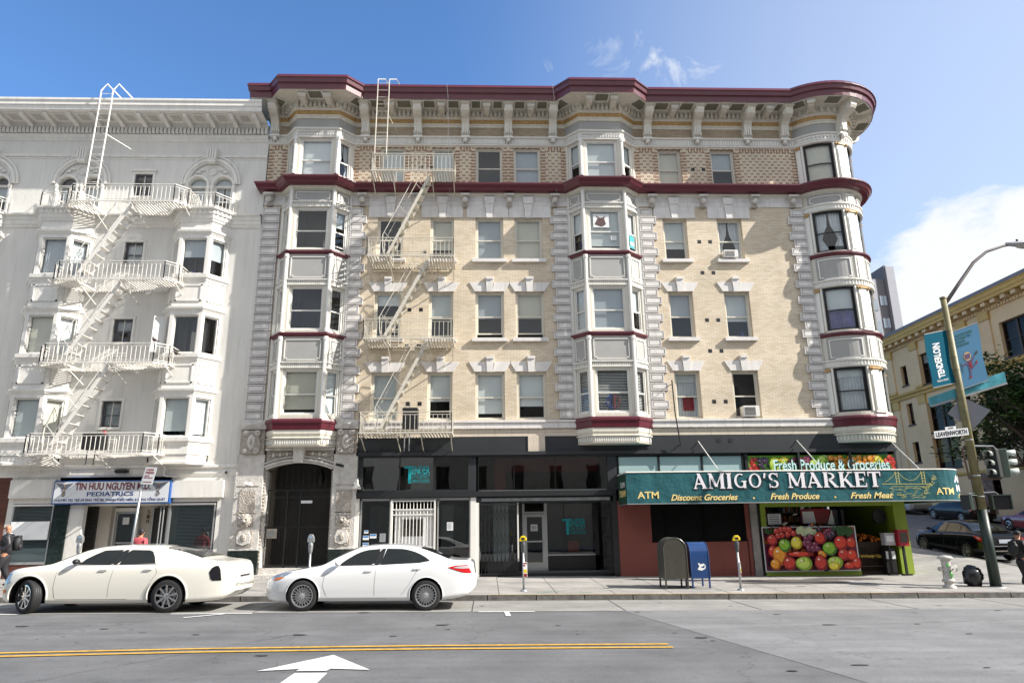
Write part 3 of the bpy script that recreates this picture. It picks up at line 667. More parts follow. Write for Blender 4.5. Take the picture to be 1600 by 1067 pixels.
# stone entrance portal
po=MB()
for x0,x1 in ((-8.52,-7.60),(-5.25,-4.44)):
    po.box(x0,x1,-.16,.5,1.17,4.3,STONEW); po.box(x0-.03,x1+.03,-.20,.5,.0,1.165,MARBLE); po.box(x0-.01,x1+.01,-.19,.5,1.17,1.23,STONEW)
    for z in (2.35,3.25): po.box(x0+.1,x1-.1,-.18,-.16,z,z+.02,STONE)
    m_=(x0+x1)/2; 
    po.box(x0+.05,x1-.05,-.155,.5,4.3,5.16,STONE)
    # scroll console with volute, diamond block on top
    po.prism([(m_-.24,4.32),(m_+.24,4.32),(m_+.30,4.6),(m_+.22,5.0),(m_+.28,5.12),(m_-.28,5.12),(m_-.22,5.0),(m_-.30,4.6)],-.26,-.155,STONE)
    for s_ in (-1,1):
        for (zz,r_) in ((5.03,.10),(4.42,.09)): po.blob((m_+s_*.19,-.27,zz),(r_,.05,r_),STONEW,10,6); po.blob((m_+s_*.19,-.31,zz),(r_*.5,.04,r_*.5),STONE,8,5)
    po.blob((m_,-.28,4.72),(.13,.06,.26),STONEW,10,7); po.blob((m_,-.33,4.72),(.05,.04,.12),STONE,8,5)
    po.box(x0+.0,x1-.0,-.24,.3,5.165,5.47,STONEW); po.add([(x0+.06,-.24,5.2),(x1-.06,-.24,5.2),(x1-.06,-.24,5.44),(x0+.06,-.24,5.44),(m_,-.34,5.32)],[(0,1,4),(1,2,4),(2,3,4),(3,0,4)],STONEW)
    # carved shaft: mask and shield
    po.box(m_-.26,m_+.26,-.19,-.16,1.30,1.82,STONE); po.prism([(m_-.2,1.4),(m_,1.33),(m_+.2,1.4),(m_+.23,1.6),(m_+.15,1.78),(m_-.15,1.78),(m_-.23,1.6)],-.25,-.19,STONEW); po.blob((m_,-.25,1.57),(.1,.05,.13),STONE,8,6)
    po.box(m_-.26,m_+.26,-.18,-.16,1.92,3.1,STONE)
    random.seed(int(x0*10)); po.blob((m_,-.22,2.12),(.19,.12,.19),STONE,12,8)
    for k in range(16):
        a=k/16*2*math.pi; po.blob((m_+.19*math.cos(a),-.21,2.13+.18*math.sin(a)),(.05,.05,.05),STONEW if k%2 else STONE,6,4)
    for s_ in (-1,1): po.blob((m_+s_*.07,-.33,2.17),(.025,.02,.02),BLACK,6,4)
    po.blob((m_,-.34,2.11),(.035,.035,.04),STONEW,6,4); po.box(m_-.06,m_+.06,-.335,-.3,2.02,2.04,BLACK)
# arch: segmental head in a rectangular stone field
AC=(-6.425,1.15); AR=2.92
ar=[(-6.425+AR*math.sin(R(a)),AC[1]+AR*math.cos(R(a))) for a in range(-23,24,2)]
pts=[(-7.6,4.56),(-7.6,ar[0][1])]+[(max(-7.6,min(-5.25,x)),z) for x,z in ar]+[(-5.25,ar[-1][1]),(-5.25,4.56)]
n=len(ar)
vs=[];fs=[]
for x,z in ar: x=max(-7.6,min(-5.25,x)); vs+=[(x,-.08,z),(x,-.08,4.62),(x,.5,z)]
for i in range(n-1): a=3*i; fs+=[(a,a+3,a+4,a+1),(a,a+3,a+5,a+2)]
po.add(vs,fs,STONE)
for (dr,y_,rd) in ((.05,-.12,.045),(.16,-.10,.03),(-.03,-.10,.03)):
    po.tube([(max(-7.62,min(-5.23,-6.425+(AR+dr)*math.sin(R(a)))),y_,AC[1]+(AR+dr)*math.cos(R(a))) for a in range(-23,24,2)],rd,STONEW,8)
po.box(-7.6,-5.25,-.14,.3,4.44,4.52,STONEW); po.prism([(-6.58,4.02),(-6.27,4.02),(-6.22,4.55),(-6.63,4.55)],-.30,-.05,STONEW)
for s_ in (-1,1):
    for k in range(7): po.blob((-6.425+s_*(.32+k*.115),-.12,4.34-k*.012),(.06,.035,.05+.02*(k%2)),STONEW if k%2 else STONE,7,5)
    po.box(-6.425+s_*1.165-.06,-6.425+s_*1.165+.06,-.02,.5,.6,3.75,STONEW)
    for k in range(26): po.blob((-6.425+s_*1.155,-.05,.8+k*.115),(.045,.045,.045),STONE,6,4)
po.build('entrance_portal',BB)
st=MB(); st.box(-7.75,-5.15,-.32,2.5,.18,.40,STONEW); st.box(-7.6,-5.25,.0,2.5,.40,.58,STONEW); st.build('entrance_steps',BB)
LOB=mat('lobby_plaster',(.34,.29,.22),.8,var=.25); al=MB(); al.box(-7.62,-7.58,.5,2.6,.5,4.6,LOB); al.box(-5.27,-5.23,.5,2.6,.5,4.6,LOB); al.box(-7.6,-5.25,2.5,2.6,.5,4.6,LOB); al.box(-7.6,-5.25,.5,2.6,4.3,4.4,INT2)
for x0,x1 in ((-7.3,-6.5),(-6.3,-5.5)): al.box(x0,x1,2.42,2.5,.6,2.9,mat('lobby_door_wood',(.12,.06,.03),.5)); al.box(x0+.1,x1-.1,2.40,2.42,.9,2.8,mat('lobby_door_glass',(.02,.02,.02),.08,var=0))
al.build('entrance_lobby',BB)
gt=MB(); y=.30
for i in range(24): x=-7.52+i*.0955; gt.tube([(x,y,.6),(x,y,3.12)],.0065,BLACK,4)
for z in (.66,1.9,2.89,3.12): gt.box(-7.56,-5.29,y-.02,y+.02,z-.02,z+.02,BLACK)
for x in (-7.55,-6.85,-6.40,-5.30): gt.box(x-.03,x+.03,y-.03,y+.03,.58,3.14,BLACK)
for x in [-7.5+i*.19 for i in range(12)]:
    zt=AC[1]+math.sqrt(AR**2-(x+6.425)**2)-.05; gt.tube([(x,y,3.12),(x,y,min(zt,4.05))],.010,BLACK,4)
gt.build('entrance_gate',BB)
bx=MB(); bx.box(-7.43,-7.13,.18,.27,1.54,1.85,STONE); bx.box(-7.38,-7.18,.165,.18,1.6,1.78,GREYM); bx.build('intercom_box',BB)
pl=MB(); pl.box(-6.38,-6.0,.26,.275,2.68,2.77,PAPER); pl.build('gate_plate',BB)
lt=thing('hanging_lantern',(-5.9,.9,3.6),'black hanging lantern inside the arched stone entrance','lantern')
m=MB(); m.lathe([(.02,.5),(.09,.35),(.13,.27),(.13,.0),(.05,-.1)],(-5.9,.9,3.4),BLACK,6); m.tube([(-5.9,.9,3.9),(-5.9,.9,4.3)],.01,BLACK,4); m.build('lantern_frame',lt)
m=MB(); m.blob((-5.9,.9,3.52),(.06,.06,.1),mat('amber_glass',(.55,.25,.08),.3),8,6); m.build('bulb',lt)
# ---- shop interior shell
it=MB(); zf=.22
it.box(-4.45,9.3,4.0,4.1,0,4.3,INT2); it.box(-4.5,-4.4,.3,4.1,0,4.3,INT2); it.box(-.45,-.35,.3,4.1,0,4.3,INT2); it.box(4.25,4.33,.3,4.1,0,4.3,INT2); it.box(9.2,9.3,.3,4.1,0,4.3,INT2)
it.box(-4.45,14.4,.3,5.9,0,.2,INT2); it.box(-4.45,9.2,.3,4.1,4.3,4.4,INT); it.box(9.3,14.4,4.5,4.6,0,4.2,INT2); it.box(9.3,14.4,.3,4.6,3.6,3.7,INT2)
it.box(4.3,9.2,.35,.45,0.2,4.3,INT); it.build('shop_interior',BB)
# ---- shop 1 (grey frames, left)
s1=MB()
s1.box(-4.5,-4.28,-.03,.3,3.02,4.2,DARKB); s1.box(-3.03,-3.0,-.02,.1,3.05,4.17,CHAR); s1.box(-1.86,-1.80,-.02,.1,3.05,4.17,CHAR); s1.box(-.65,-.32,-.03,.3,2.98,4.2,DARKB)
s1.box(-4.5,4.32,-.14,.25,2.82,3.0,CHAR); s1.box(-4.28,-.6,-.06,.2,3.0,3.06,DARKB)
s1.box(-4.53,-4.33,-.08,.3,.2,2.8,WTRIM); s1.box(-.57,-.38,-.08,.3,.2,2.8,WTRIM)
for x in (-3.32,-1.70,-4.30,-.62): s1.box(x,x+.05,.0,.08,.2,2.78,ALU)
s1.box(-4.3,-.6,.0,.08,2.72,2.80,ALU); s1.box(-4.3,-3.3,.0,.1,.2,.55,CHAR); s1.box(-1.68,-.6,.0,.1,.2,.55,CHAR)
s1.build('shopfront_frame',BB,label='charcoal and aluminium frame of the left shopfront')
def pane(par,x0,x1,z0,z1,y,m=None,nm='shop_window'):
    g=MB(); g.quad((x0,y,z0),(x1,y,z0),(x1,y,z1),(x0,y,z1),m or SHOPG); return g.build(nm,par)
MIRG=glassmat('mirror_film_glass',(.45,.45,.42),boost=9); pane(BB,-4.28,-3.03,3.06,4.17,.03,MIRG); pane(BB,-3.0,-1.86,3.06,4.17,.03,MIRG); pane(BB,-1.8,-.65,3.06,4.17,.03)
pane(BB,-4.27,-3.32,.55,2.72,.04); pane(BB,-1.66,-.62,.55,2.72,.04)
dm=MB()   # inner doors / displays
dm.box(-3.75,-3.36,.5,.55,.3,2.5,INT); dm.box(-1.2,-.75,1.2,1.25,.3,2.5,BLACK); dm.box(-4.2,-3.76,1.4,1.45,.3,2.6,mat('grey_green_wall',(.17,.19,.18),.8)); dm.box(-1.65,-1.2,1.4,1.45,.3,2.6,MATS['grey_green_wall']); dm.build('shop_partition',BB)
# white security door
dr=MB(); 
for i in range(13): x=-3.20+i*.117; dr.tube([(x,-.05,.25),(x,-.05,2.68)],.013,WTRIM,5)
for z in (.3,1.2,2.25,2.42,2.70): dr.box(-3.24,-1.76,-.075,-.03,z-.02,z+.02,WTRIM)
for x in (-3.24,-1.78): dr.box(x-.03,x+.03,-.09,.0,.2,2.74,WTRIM)
dr.box(-3.15,-1.85,.12,.16,.25,2.4,PAPER); dr.box(-2.9,-2.2,.10,.12,1.55,2.1,INT); dr.build('security_door',BB)
# poster-like teal print on the transom glass
def tl(name,x0,x1,z0,z1,y,label):
    o=thing(name,((x0+x1)/2,y,z0),label,'sign'); P=lambda u,v,d:(u,y-d,v); w=x1-x0;h=z1-z0
    b=MB(); b.box(x0+w*.0,x0+w*.30,y,y+.004,z0+h*.86,z1,TEAL); b.box(x0+w*.16,x0+w*.28,y-.001,y+.003,z0,z0+h*.86,TEAL); b.build('letter_stem',o)
    text('ENDER',x0+w*.30,x1,z0+h*.52,z1,P,TEAL,o,off=.02); text('LOIN DISTRICT',x0+w*.31,x1,z0+h*.28,z0+h*.48,P,TEAL,o); text('OPEN STUDIOS',x0+w*.31,x1,z0+h*.02,z0+h*.22,P,TEAL,o)
tl('window_sign',-2.86,-1.98,3.30,3.88,.02,'teal lettering sign on the high window of the left shop, under the fire escape')
for (x,z,w_,h_,l_) in ((-4.18,1.45,.2,.14,'blue and white notice just below the topmost one on the left shop glass'),(-3.95,1.50,.22,.14,'rightmost of the small blue and white notices on the left shop glass'),(-4.18,1.22,.2,.14,'lowest of the small blue and white notices on the left shop glass'),(-4.15,1.66,.14,.1,'topmost and smallest of the blue and white notices on the left shop glass')):
    b=MB(); b.box(x,x+w_,.015,.022,z,z+h_,PAPER); b.box(x+.01,x+w_-.01,.010,.014,z+h_*.55,z+h_-.01,mat('blue_print',(.05,.22,.5),.6)); tag(b.build('notice'),l_,'notice','blue notices on the shop glass')
for (x,z,w_,h_,l) in ((-3.62,1.38,.2,.27,'white paper notice on the glass left of the white barred door'),(-1.37,1.72,.21,.27,'white paper notice on the glass right of the white barred door')):
    b=MB(); b.box(x,x+w_,.02,.025,z,z+h_,PAPER)
    for k in range(7): b.box(x+.02,x+w_-.03-(k%3)*.02,.016,.0195,z+h_-.04-k*.03,z+h_-.032-k*.03,GREYM)
    tag(b.build('notice'),l,'notice')
lamp=thing('wall_lamp',(-4.42,-.2,3.1),'white cone shaped lamp on the stone pier beside the left shop','lamp')
b=MB(); b.lathe([(.01,.34),(.05,.33),(.06,.18),(.16,.04),(.15,.0),(.0,.01)],(-4.42,-.25,3.1),WTRIM,14); b.build('lamp_shade',lamp,smooth=True); b=MB(); b.tube([(-4.42,-.25,3.42),(-4.42,-.02,3.5)],.02,WTRIM,6); b.build('bracket',lamp)
for (x,z,l) in ((-8.0,3.35,'grey security camera on the left pier of the stone entrance'),(-5.0,3.95,'black security camera on the right pier of the stone entrance')):
    c=thing('security_camera',(x,-.17,z),l,'camera'); m_=WTRIM if x<-6 else BLACK
    b=MB(); b.tube([(x-.12,-.42,z-.02),(x+.14,-.36,z-.09)],.05,m_,8); b.build('camera_body',c); b=MB(); b.tube([(x,-.38,z-.04),(x,-.16,z+.02)],.015,m_,5); b.build('bracket',c)
# ---- shop 2
s2=MB()
s2.box(-.38,-.30,-.03,.3,2.98,4.2,CHAR); s2.box(4.18,4.55,-.03,.3,2.98,4.2,DARKB); s2.box(-.32,4.2,.28,.34,3.0,3.05,WTRIM)
for x in (.92,2.35): s2.box(x,x+.02,.03,.06,3.05,4.2,CHAR)
s2.box(-.38,4.32,-.05,.3,2.62,2.80,DARKB); s2.box(-.2,4.2,-.07,-.05,2.66,2.76,mat('worn_grey_paint',(.22,.225,.23),.7,var=.4,sc=4))
s2.box(-.38,-.28,-.06,.3,.2,2.62,WTRIM); s2.box(4.25,4.45,-.05,.3,.2,2.98,CHAR)
s2.box(-.25,4.25,.15,.3,.16,.30,CHAR)
# left display window (front), recessed door wall
s2.box(.0,1.05,.12,.2,.2,.70,CHAR); s2.box(1.02,1.07,.10,.2,.68,2.62,WTRIM); s2.box(1.05,1.24,1.0,1.06,.3,2.62,CHAR)
s2.box(1.24,1.32,1.0,1.06,.3,2.62,ALU); s2.box(2.02,2.12,1.0,1.06,.3,2.62,ALU); s2.box(1.32,2.02,1.0,1.06,2.26,2.32,ALU)
s2.box(2.12,3.95,1.0,1.06,.3,.82,BLACK); s2.box(2.12,3.8,.99,1.05,.82,.86,ALU); s2.box(3.8,3.95,1.0,1.06,.3,2.62,CHAR); s2.box(1.05,4.2,.3,1.1,2.60,2.63,CHAR); s2.box(1.06,4.2,.3,1.06,.16,.32,mat('recess_floor',(.12,.12,.12),.8))
s2.box(2.7,2.73,1.0,1.04,.86,2.6,CHAR)
s2.box(1.02,1.06,.2,1.0,.3,.68,CHAR)
s2.build('shopfront_frame',BB,label='black and grey recessed shopfront in the middle')
pane(BB,-.30,4.18,3.05,4.17,.05); pane(BB,-.28,1.02,.70,2.62,.16); pane(BB,2.12,3.8,.86,2.6,1.02)
do=MB(); 
for x0,x1,z0,z1 in ((1.32,1.40,.32,2.24),(1.94,2.02,.32,2.24),(1.40,1.94,2.14,2.24),(1.40,1.94,1.28,1.33),(1.40,1.94,.32,.60)): do.box(x0,x1,1.0,1.05,z0,z1,ALU)
do.box(1.95,1.99,.95,1.0,1.05,1.35,GREYM); d_=do.build('shop_door',BB); pane(d_,1.40,1.94,.6,1.28,1.03,nm='pane'); pane(d_,1.40,1.94,1.33,2.14,1.03,nm='pane')
ri=MB(); ri.box(.25,4.0,.9,.94,3.7,4.2,mat('inner_red_wall',(.16,.022,.018),.8)); ri.box(.25,.65,.88,.92,3.0,4.2,MATS['inner_red_wall']); ri.box(-.2,1.0,1.3,1.35,.3,2.6,INT); ri.box(.2,.75,1.0,1.05,.6,2.62,mat('pale_inner_panel',(.33,.35,.34),.8)); ri.box(2.2,3.8,1.8,1.85,.9,2.6,INT2)
ri.box(2.9,3.3,1.5,1.6,.9,1.3,mat('orange_object',(.3,.05,.02),.6)); ri.build('shop_display',BB)
tl('window_sign',2.66,3.48,1.52,2.06,.985,'teal lettering sign on the glass right of the middle shop door')
b=MB(); b.box(1.53,1.77,.985,.995,1.66,1.88,PAPER)
for k in range(4): b.box(1.55,1.75,.98,.984,1.69+k*.045,1.71+k*.045,OUTL)
tag(b.build('notice'),'white closing notice taped on the middle shop door','notice')
def lattice(name,x0,x1,z0,z1,y,n,label,slant=0):
    m=MB()
    for i in range(n+1):
        x=x0+(x1-x0)*i/n; m.box(x-.011,x+.011,y-.012,y+.012,z0,z1,BLACK)
    p=(x1-x0)/n
    for zc in [z0+(z1-z0)*t for t in (.14,.50,.86)]:
        for i in range(n):
            x=x0+p*i
            for s_ in (-1,1):
                m.tube([(x,y-.02,zc-s_*.20),(x+p,y-.02,zc+s_*.20)],.008,BLACK,4)
    m.box(x0-.03,x1+.03,y-.03,y+.03,z1,z1+.05,BLACK); m.box(x0-.03,x1+.03,y-.02,y+.02,z0-.03,z0,BLACK)
    return tag(m.build(name),label,'gate')
lattice('folding_gate',-.20,1.0,.32,2.52,-.04,9,'black folding lattice gate stretched over the left window of the middle shop')
lattice('folding_gate',3.92,4.22,.32,2.55,-.04,7,'black folding lattice gate bunched up at the right end of the middle shop')
# ---- market
mk=MB()
mk.box(4.46,5.60,-.03,.3,.0,3.0,REDW); mk.box(5.60,8.90,-.03,.3,.0,1.26,REDW); mk.box(4.46,9.0,-.03,.3,2.62,3.0,REDW); mk.box(8.87,9.02,-.03,.3,.0,3.0,REDW)
mk.build('red_wall',BB)
mb2=MB(); mb2.box(5.60,8.87,.02,.1,1.26,2.62,BLK2)
for x in (6.1,7.4,7.47,8.8): mb2.box(x,x+.04,-.01,.02,1.30,2.6,BLK2)
mb2.box(5.58,8.89,-.035,.02,1.235,1.30,BLK2); mb2.build('blacked_out_window',BB)
b=MB(); b.box(9.04,9.28,-.08,.3,.0,3.0,mat('weathered_grey_pilaster',(.33,.31,.29),.8,var=.4,sc=3)); b.box(9.30,9.40,-.02,.3,0,3.0,BLACK); b.build('pilaster',BB)
tf=MB(); 
for x in (4.55,6.0,7.53,8.98): tf.box(x-.035,x+.035,-.03,.2,2.98,4.2,CHAR)
tf.box(4.55,9.05,-.03,.2,4.12,4.18,CHAR); tf.box(9.05,9.16,-.06,.2,3.0,4.2,CHAR); tf.box(9.02,SX,-.02,.2,3.0,3.1,CHAR); tf.box(14.42,SX,-.05,.3,3.0,4.22,CHAR); tf.build('transom_frame',BB)
FROST=mat('frosted_glass',(.40,.52,.52),.25,var=.06)
for a,b_ in ((4.6,5.96),(6.04,7.49),(7.57,8.94)): g=MB(); g.box(a,b_,.0,.02,3.0,4.12,FROST); g.build('frosted_window',BB)
# lime green shop frame
gf=MB(); gf.box(9.40,9.56,-.10,.3,.1,2.55,GREENF); gf.box(9.56,14.2,-.10,.3,2.36,2.56,GREENF); gf.box(14.05,14.48,-.12,.35,.06,2.56,GREENF); gf.box(9.56,12.66,-.08,.25,.08,.24,GREENF); gf.box(14.4,14.5,.35,4.4,.1,3.,GREENF); gf.build('green_shop_frame',BB)
# Leavenworth side ground floor
sg=MB(); sg.box(14.35,14.5,4.4,18,0,4.3,DARKB); sg.build('side_wall',BB)
# market banners of printed fruit
FR={'r':mat('print_red',(.24,.008,.010),.35,var=.5,sc=12),'g':mat('print_green',(.06,.17,.012),.35,var=.5,sc=12),'y':mat('print_yellow',(.48,.33,.01),.35,var=.4,sc=12),'o':mat('print_orange',(.45,.10,.008),.35,var=.3,sc=9),'p':mat('print_plum',(.14,.015,.05),.35,var=.5,sc=14),'k':mat('print_dark',(.03,.02,.035),.4,var=.5,sc=12),'l':mat('print_lime',(.22,.36,.03),.35,var=.25,sc=9),'w':mat('print_leafwhite',(.62,.68,.42),.4,var=.4,sc=20),'d':mat('print_deep_green',(.02,.09,.012),.5,var=.7,sc=22),'h':mat('print_highlight',(.85,.72,.62),.3,var=.2),'R':mat('print_scarlet',(.28,.010,.008),.35,var=.3,sc=10)}
for k_,c_ in (('r',(.60,.05,.035)),('g',(.26,.50,.04)),('y',(.85,.74,.08)),('o',(.82,.33,.03)),('p',(.22,.03,.09)),('k',(.06,.04,.08)),('l',(.55,.70,.12)),('R',(.72,.06,.03))): FR[k_+'2']=mat('print_inner_'+k_,c_,.35,var=.38,sc=16)
def fruit(mb,x,z,rx,rz,key,y,hl=True,rot=0,n=16):
    def E(a,b,cx,cz,yy,m,ph=0):
        pts=[]
        for i in range(n):
            t=2*math.pi*i/n; wob=1+.03*math.sin(3*t+x*7); px,pz=a*math.cos(t)*wob,b*math.sin(t)*wob; pts.append((cx+px*math.cos(rot)-pz*math.sin(rot),yy,cz+px*math.sin(rot)+pz*math.cos(rot)))
        mb.add(pts,[tuple(range(n))],m)
    E(rx,rz,x,z,y,FR[key])
    if hl and rx>.05: E(rx*.78,rz*.78,x-rx*.10,z+rz*.10,y-.0003,FR[key+'2'] if key+'2' in FR else FR[key])
    if hl: E(rx*.20,rz*.12,x-rx*.3,z+rz*.45,y-.0006,FR['h']); 
    if key in 'rR' and rx>.12:
        for k in range(5):
            a=k*1.256+x; mb.add([(x,y-.001,z+rz*.5),(x+.05*math.cos(a)-.01,y-.001,z+rz*.5+.05*math.sin(a)+.01),(x+.08*math.cos(a),y-.001,z+rz*.5+.07*math.sin(a))],[(0,1,2)],FR['d'])
bn=thing('fruit_banner',(11,-.12,.24),'large printed banner of fruit and vegetables on the market window, framed in lime green','banner')
b=MB(); b.box(9.36,12.62,-.125,-.11,.23,1.70,PAPER); b.box(9.40,12.58,-.128,-.124,.27,1.66,FR['p']); b.build('banner_sheet',bn)
b=MB(); y=-.1285; k=0
def L(x): return 9.40+(x-118)/(745-118)*3.18
def Zz(zy): return 1.66-(zy-588)/(865-588)*1.39
def put(x,zy,r,key,rz=None,rot=0,hl=True):
    global y; y-=.0012; fruit(b,L(x),Zz(zy),r/197,(rz or r)/197,key,y,hl,rot)
random.seed(4)
for i in range(120): put(random.uniform(128,735),random.uniform(595,850),random.uniform(10,26),random.choice('rprkRoo'),hl=False)
for i in range(16): put(random.uniform(125,175),random.uniform(592,622),9,'d',hl=False)
for i in range(18): put(random.uniform(335,460),random.uniform(592,625),14,'w',rz=22,hl=False)
for i in range(18): put(random.uniform(475,590),random.uniform(592,650),15,random.choice('kp'))
for i in range(26): put(random.uniform(590,705),random.uniform(592,640),13,'d',hl=False)
for (x,zy) in ((190,610),(222,600),(250,598),(280,600),(305,625),(265,630),(225,635),(198,640)): put(x,zy,20,'r')
for (x,zy) in ((385,660),(415,650),(440,700),(400,690),(425,725),(395,720),(455,725),(372,690)): put(x,zy,20,'p')
put(155,665,36,'r'); put(150,740,30,'R',40); put(195,765,48,'o',62); put(160,820,34,'o',36); put(235,700,42,'g'); put(315,686,38,'y',41); put(330,758,85,'R',17,.0); put(255,815,46,'r',44); put(478,657,38,'R',40); put(480,760,30,'o',22,-.5)
put(350,818,56,'l',44); put(465,815,44,'r',50); put(535,725,50,'g',44); put(615,690,48,'R',46); put(685,690,34,'R',36); put(625,765,42,'r',40); put(680,770,38,'R',38); put(560,815,52,'l',40); put(550,838,38,'y',26); put(655,835,40,'R',22); put(705,820,30,'R',38)
for (x,zy,a) in ((350,795,.4),(560,790,-.3),(235,668,.2)): 
    y-=.001; b.box(L(x)-.008,L(x)+.008,y-.001,y,Zz(zy)-.05,Zz(zy)+.06,FR['d'])
b.build('fruit_print',bn)
bn=thing('fruit_sign',(11.8,-.0,3.1),'narrow printed fruit sign with pale lettering, in the transom above the market awning','sign')
b=MB()
for a_,b_ in ((9.17,10.88),(10.95,12.72),(12.79,14.42)): b.box(a_,b_,-.03,.0,3.1,4.12,mat('print_grass_green',(.13,.36,.02),.4,var=.4,sc=3))
b.build('sign_sheet',bn)
b=MB(); y=-.031
random.seed(9)
for (x0,x1,ks,r_) in ((9.2,9.55,'r',.08),(9.5,9.95,'k',.06),(10.0,10.85,'yl',.2),(10.6,11.4,'p',.09),(11.4,12.0,'lw',.15),(12.0,12.8,'o',.09),(12.8,13.8,'o',.11),(13.6,14.0,'y',.14),(14.0,14.38,'Rr',.09)):
    for i in range(int((x1-x0)/r_*4.5)):
        y-=.0007; xx=random.uniform(x0+r_*.4,x1-r_*.4)
        for g0,g1 in ((9.17,10.88),(10.95,12.72),(12.79,14.42)):
            if g0<=xx<=g1: xx=min(max(xx,g0+r_),g1-r_)
        fruit(b,xx,random.uniform(3.45,4.11-r_),r_,r_,random.choice(ks),y)
b.build('fruit_print',bn)
P=lambda u,v,d:(u,y-.004-d,v)
yT=y
text('Fresh Produce & Groceries',10.02,14.15,3.57,3.95,lambda u,v,d:(u+.02,yT-.002-d,v-.025),FR['d'],bn,off=.035,name='lettering_shadow'); text('Fresh Produce & Groceries',10.0,14.12,3.58,3.96,lambda u,v,d:(u,yT-.010-d,v),mat('pale_aqua_letters',(.60,.82,.82),.5,var=0),bn,off=.015)
for a_ in (10.915,12.755): b=MB(); b.box(a_-.035,a_+.035,yT-.03,.05,3.1,4.2,CHAR); b.build('mullion',BB)
# ---- awning
AY=-1.5; AT,AB=3.47,2.47; AR_=1.2
aw=thing('awning',(10,0,2.5),'long green canvas awning over the corner market with white and yellow lettering','awning')
CXc=14.95; pth=[(4.52,0),(4.52,AY)]+[(CXc+ (1.2)*math.sin(R(a)),AY+1.2-1.2*math.cos(R(a))) for a in range(0,91,10)]+[(CXc+1.2,4.6)]
b=MB(); n=len(pth)
for i in range(1,n-1): (x0,y0),(x1,y1)=pth[i],pth[i+1]; b.add([(x0,y0,AB),(x1,y1,AB),(x1,y1,AT),(x0,y0,AT)],[(0,1,2,3)],AWN)
b.build('valance',aw)
b=MB(); b.add([(4.52,0,AB),(4.52,AY,AB),(4.52,AY,AT),(4.52,0,AT)],[(0,1,2,3)],AWND); b.build('side_flap',aw)
b=MB(); 
for i in range(1,n-1): (x0,y0),(x1,y1)=pth[i],pth[i+1]; b.add([(x0,y0,AT),(x1,y1,AT),(min(x1,SX),max(0,min(y1,4.6)) if x1>SX else 0,AT+.08),(min(x0,SX),max(0,y0) if x0>SX else 0,AT+.08)],[(0,1,2,3)],AWN)
b.build('canopy_top',aw)
b=MB(); b.tube([(x,y_-.01 if 0 else y_,AT+.01) for x,y_ in pth],.022,WTRIM,6); b.tube([(x,y_,AB) for x,y_ in pth],.016,GREYM,6)
for x in (6.0,7.59,9.3,11.05,12.7,14.3): b.tube([(x,AY,AT),(x,-.05,AT+.1)],.016,GREYM,5); b.tube([(x,AY,AB),(x,-.05,AB+.1)],.016,GREYM,5)
b.build('awning_frame',aw)
for (x0,x1) in ((7.45,7.62),(10.99,11.1),(14.33,14.35)):
    b=MB(); b.tube([(x0,-.05,4.64),(x1,AY,AT+.02)],.016,WTRIM,6); b.build('stay_rod',aw)
# serif lettering AMIGO'S MARKET from strokes
GL={
'A':(1.0,[((.10,0),(.46,1),.10),((.40,1),(.86,0),.24),((.25,.32),(.68,.32),.09)],[(0,.28,0),(.62,1.04,0)],[]),
'M':(1.25,[((.16,0),(.16,1),.10),((.18,1),(.62,.12),.22),((.62,.12),(1.04,1),.08),((1.07,0),(1.07,1),.24)],[(0,.34,0),(.88,1.28,0),(0,.24,.93),(.98,1.28,.93)],[]),
'I':(.5,[((.25,0),(.25,1),.25)],[(.04,.46,0),(.04,.46,.93)],[]),
"'":(.3,[((.18,.98),(.10,.66),.14)],[],[]),
'R':(1.0,[((.22,0),(.22,1),.24),((.50,.48),(.92,0),.24)],[(.02,.44,0),(.74,1.08,0),(.02,.4,.93)],[(.42,.735,.34,.20,-90,90,.17)]),
'K':(1.0,[((.22,0),(.22,1),.24),((.30,.36),(.82,1),.10),((.44,.56),(.90,0),.24)],[(.02,.44,0),(.72,1.1,0),(.02,.44,.93),(.62,1.02,.93)],[]),
'E':(.85,[((.22,0),(.22,1),.24),((.3,.955),(.78,.955),.09),((.3,.5),(.62,.5),.09),((.3,.045),(.82,.045),.09),((.78,1),(.78,.76),.07),((.64,.63),(.64,.38),.07),((.82,0),(.82,.26),.07)],[(.02,.4,0),(.02,.4,.93)],[]),
'T':(.95,[((.475,0),(.475,1),.25),((.04,.955),(.91,.955),.09),((.06,1),(.06,.72),.07),((.89,1),(.89,.72),.07)],[(.25,.70,0)],[]),
'O':(1.0,[],[],[(.5,.5,.38,.43,0,360,.17)]),
'G':(1.0,[((.80,.02),(.80,.46),.2)],[(.56,.98,.42)],[(.5,.5,.38,.43,60,320,.18)]),
'S':(.8,[((.70,.98),(.70,.72),.07),((.10,.02),(.10,.28),.07)],[],[(.40,.735,.27,.215,35,255,.16),(.40,.265,.27,.215,-140,90,.16)]),
' ':(.5,[],[],[])}
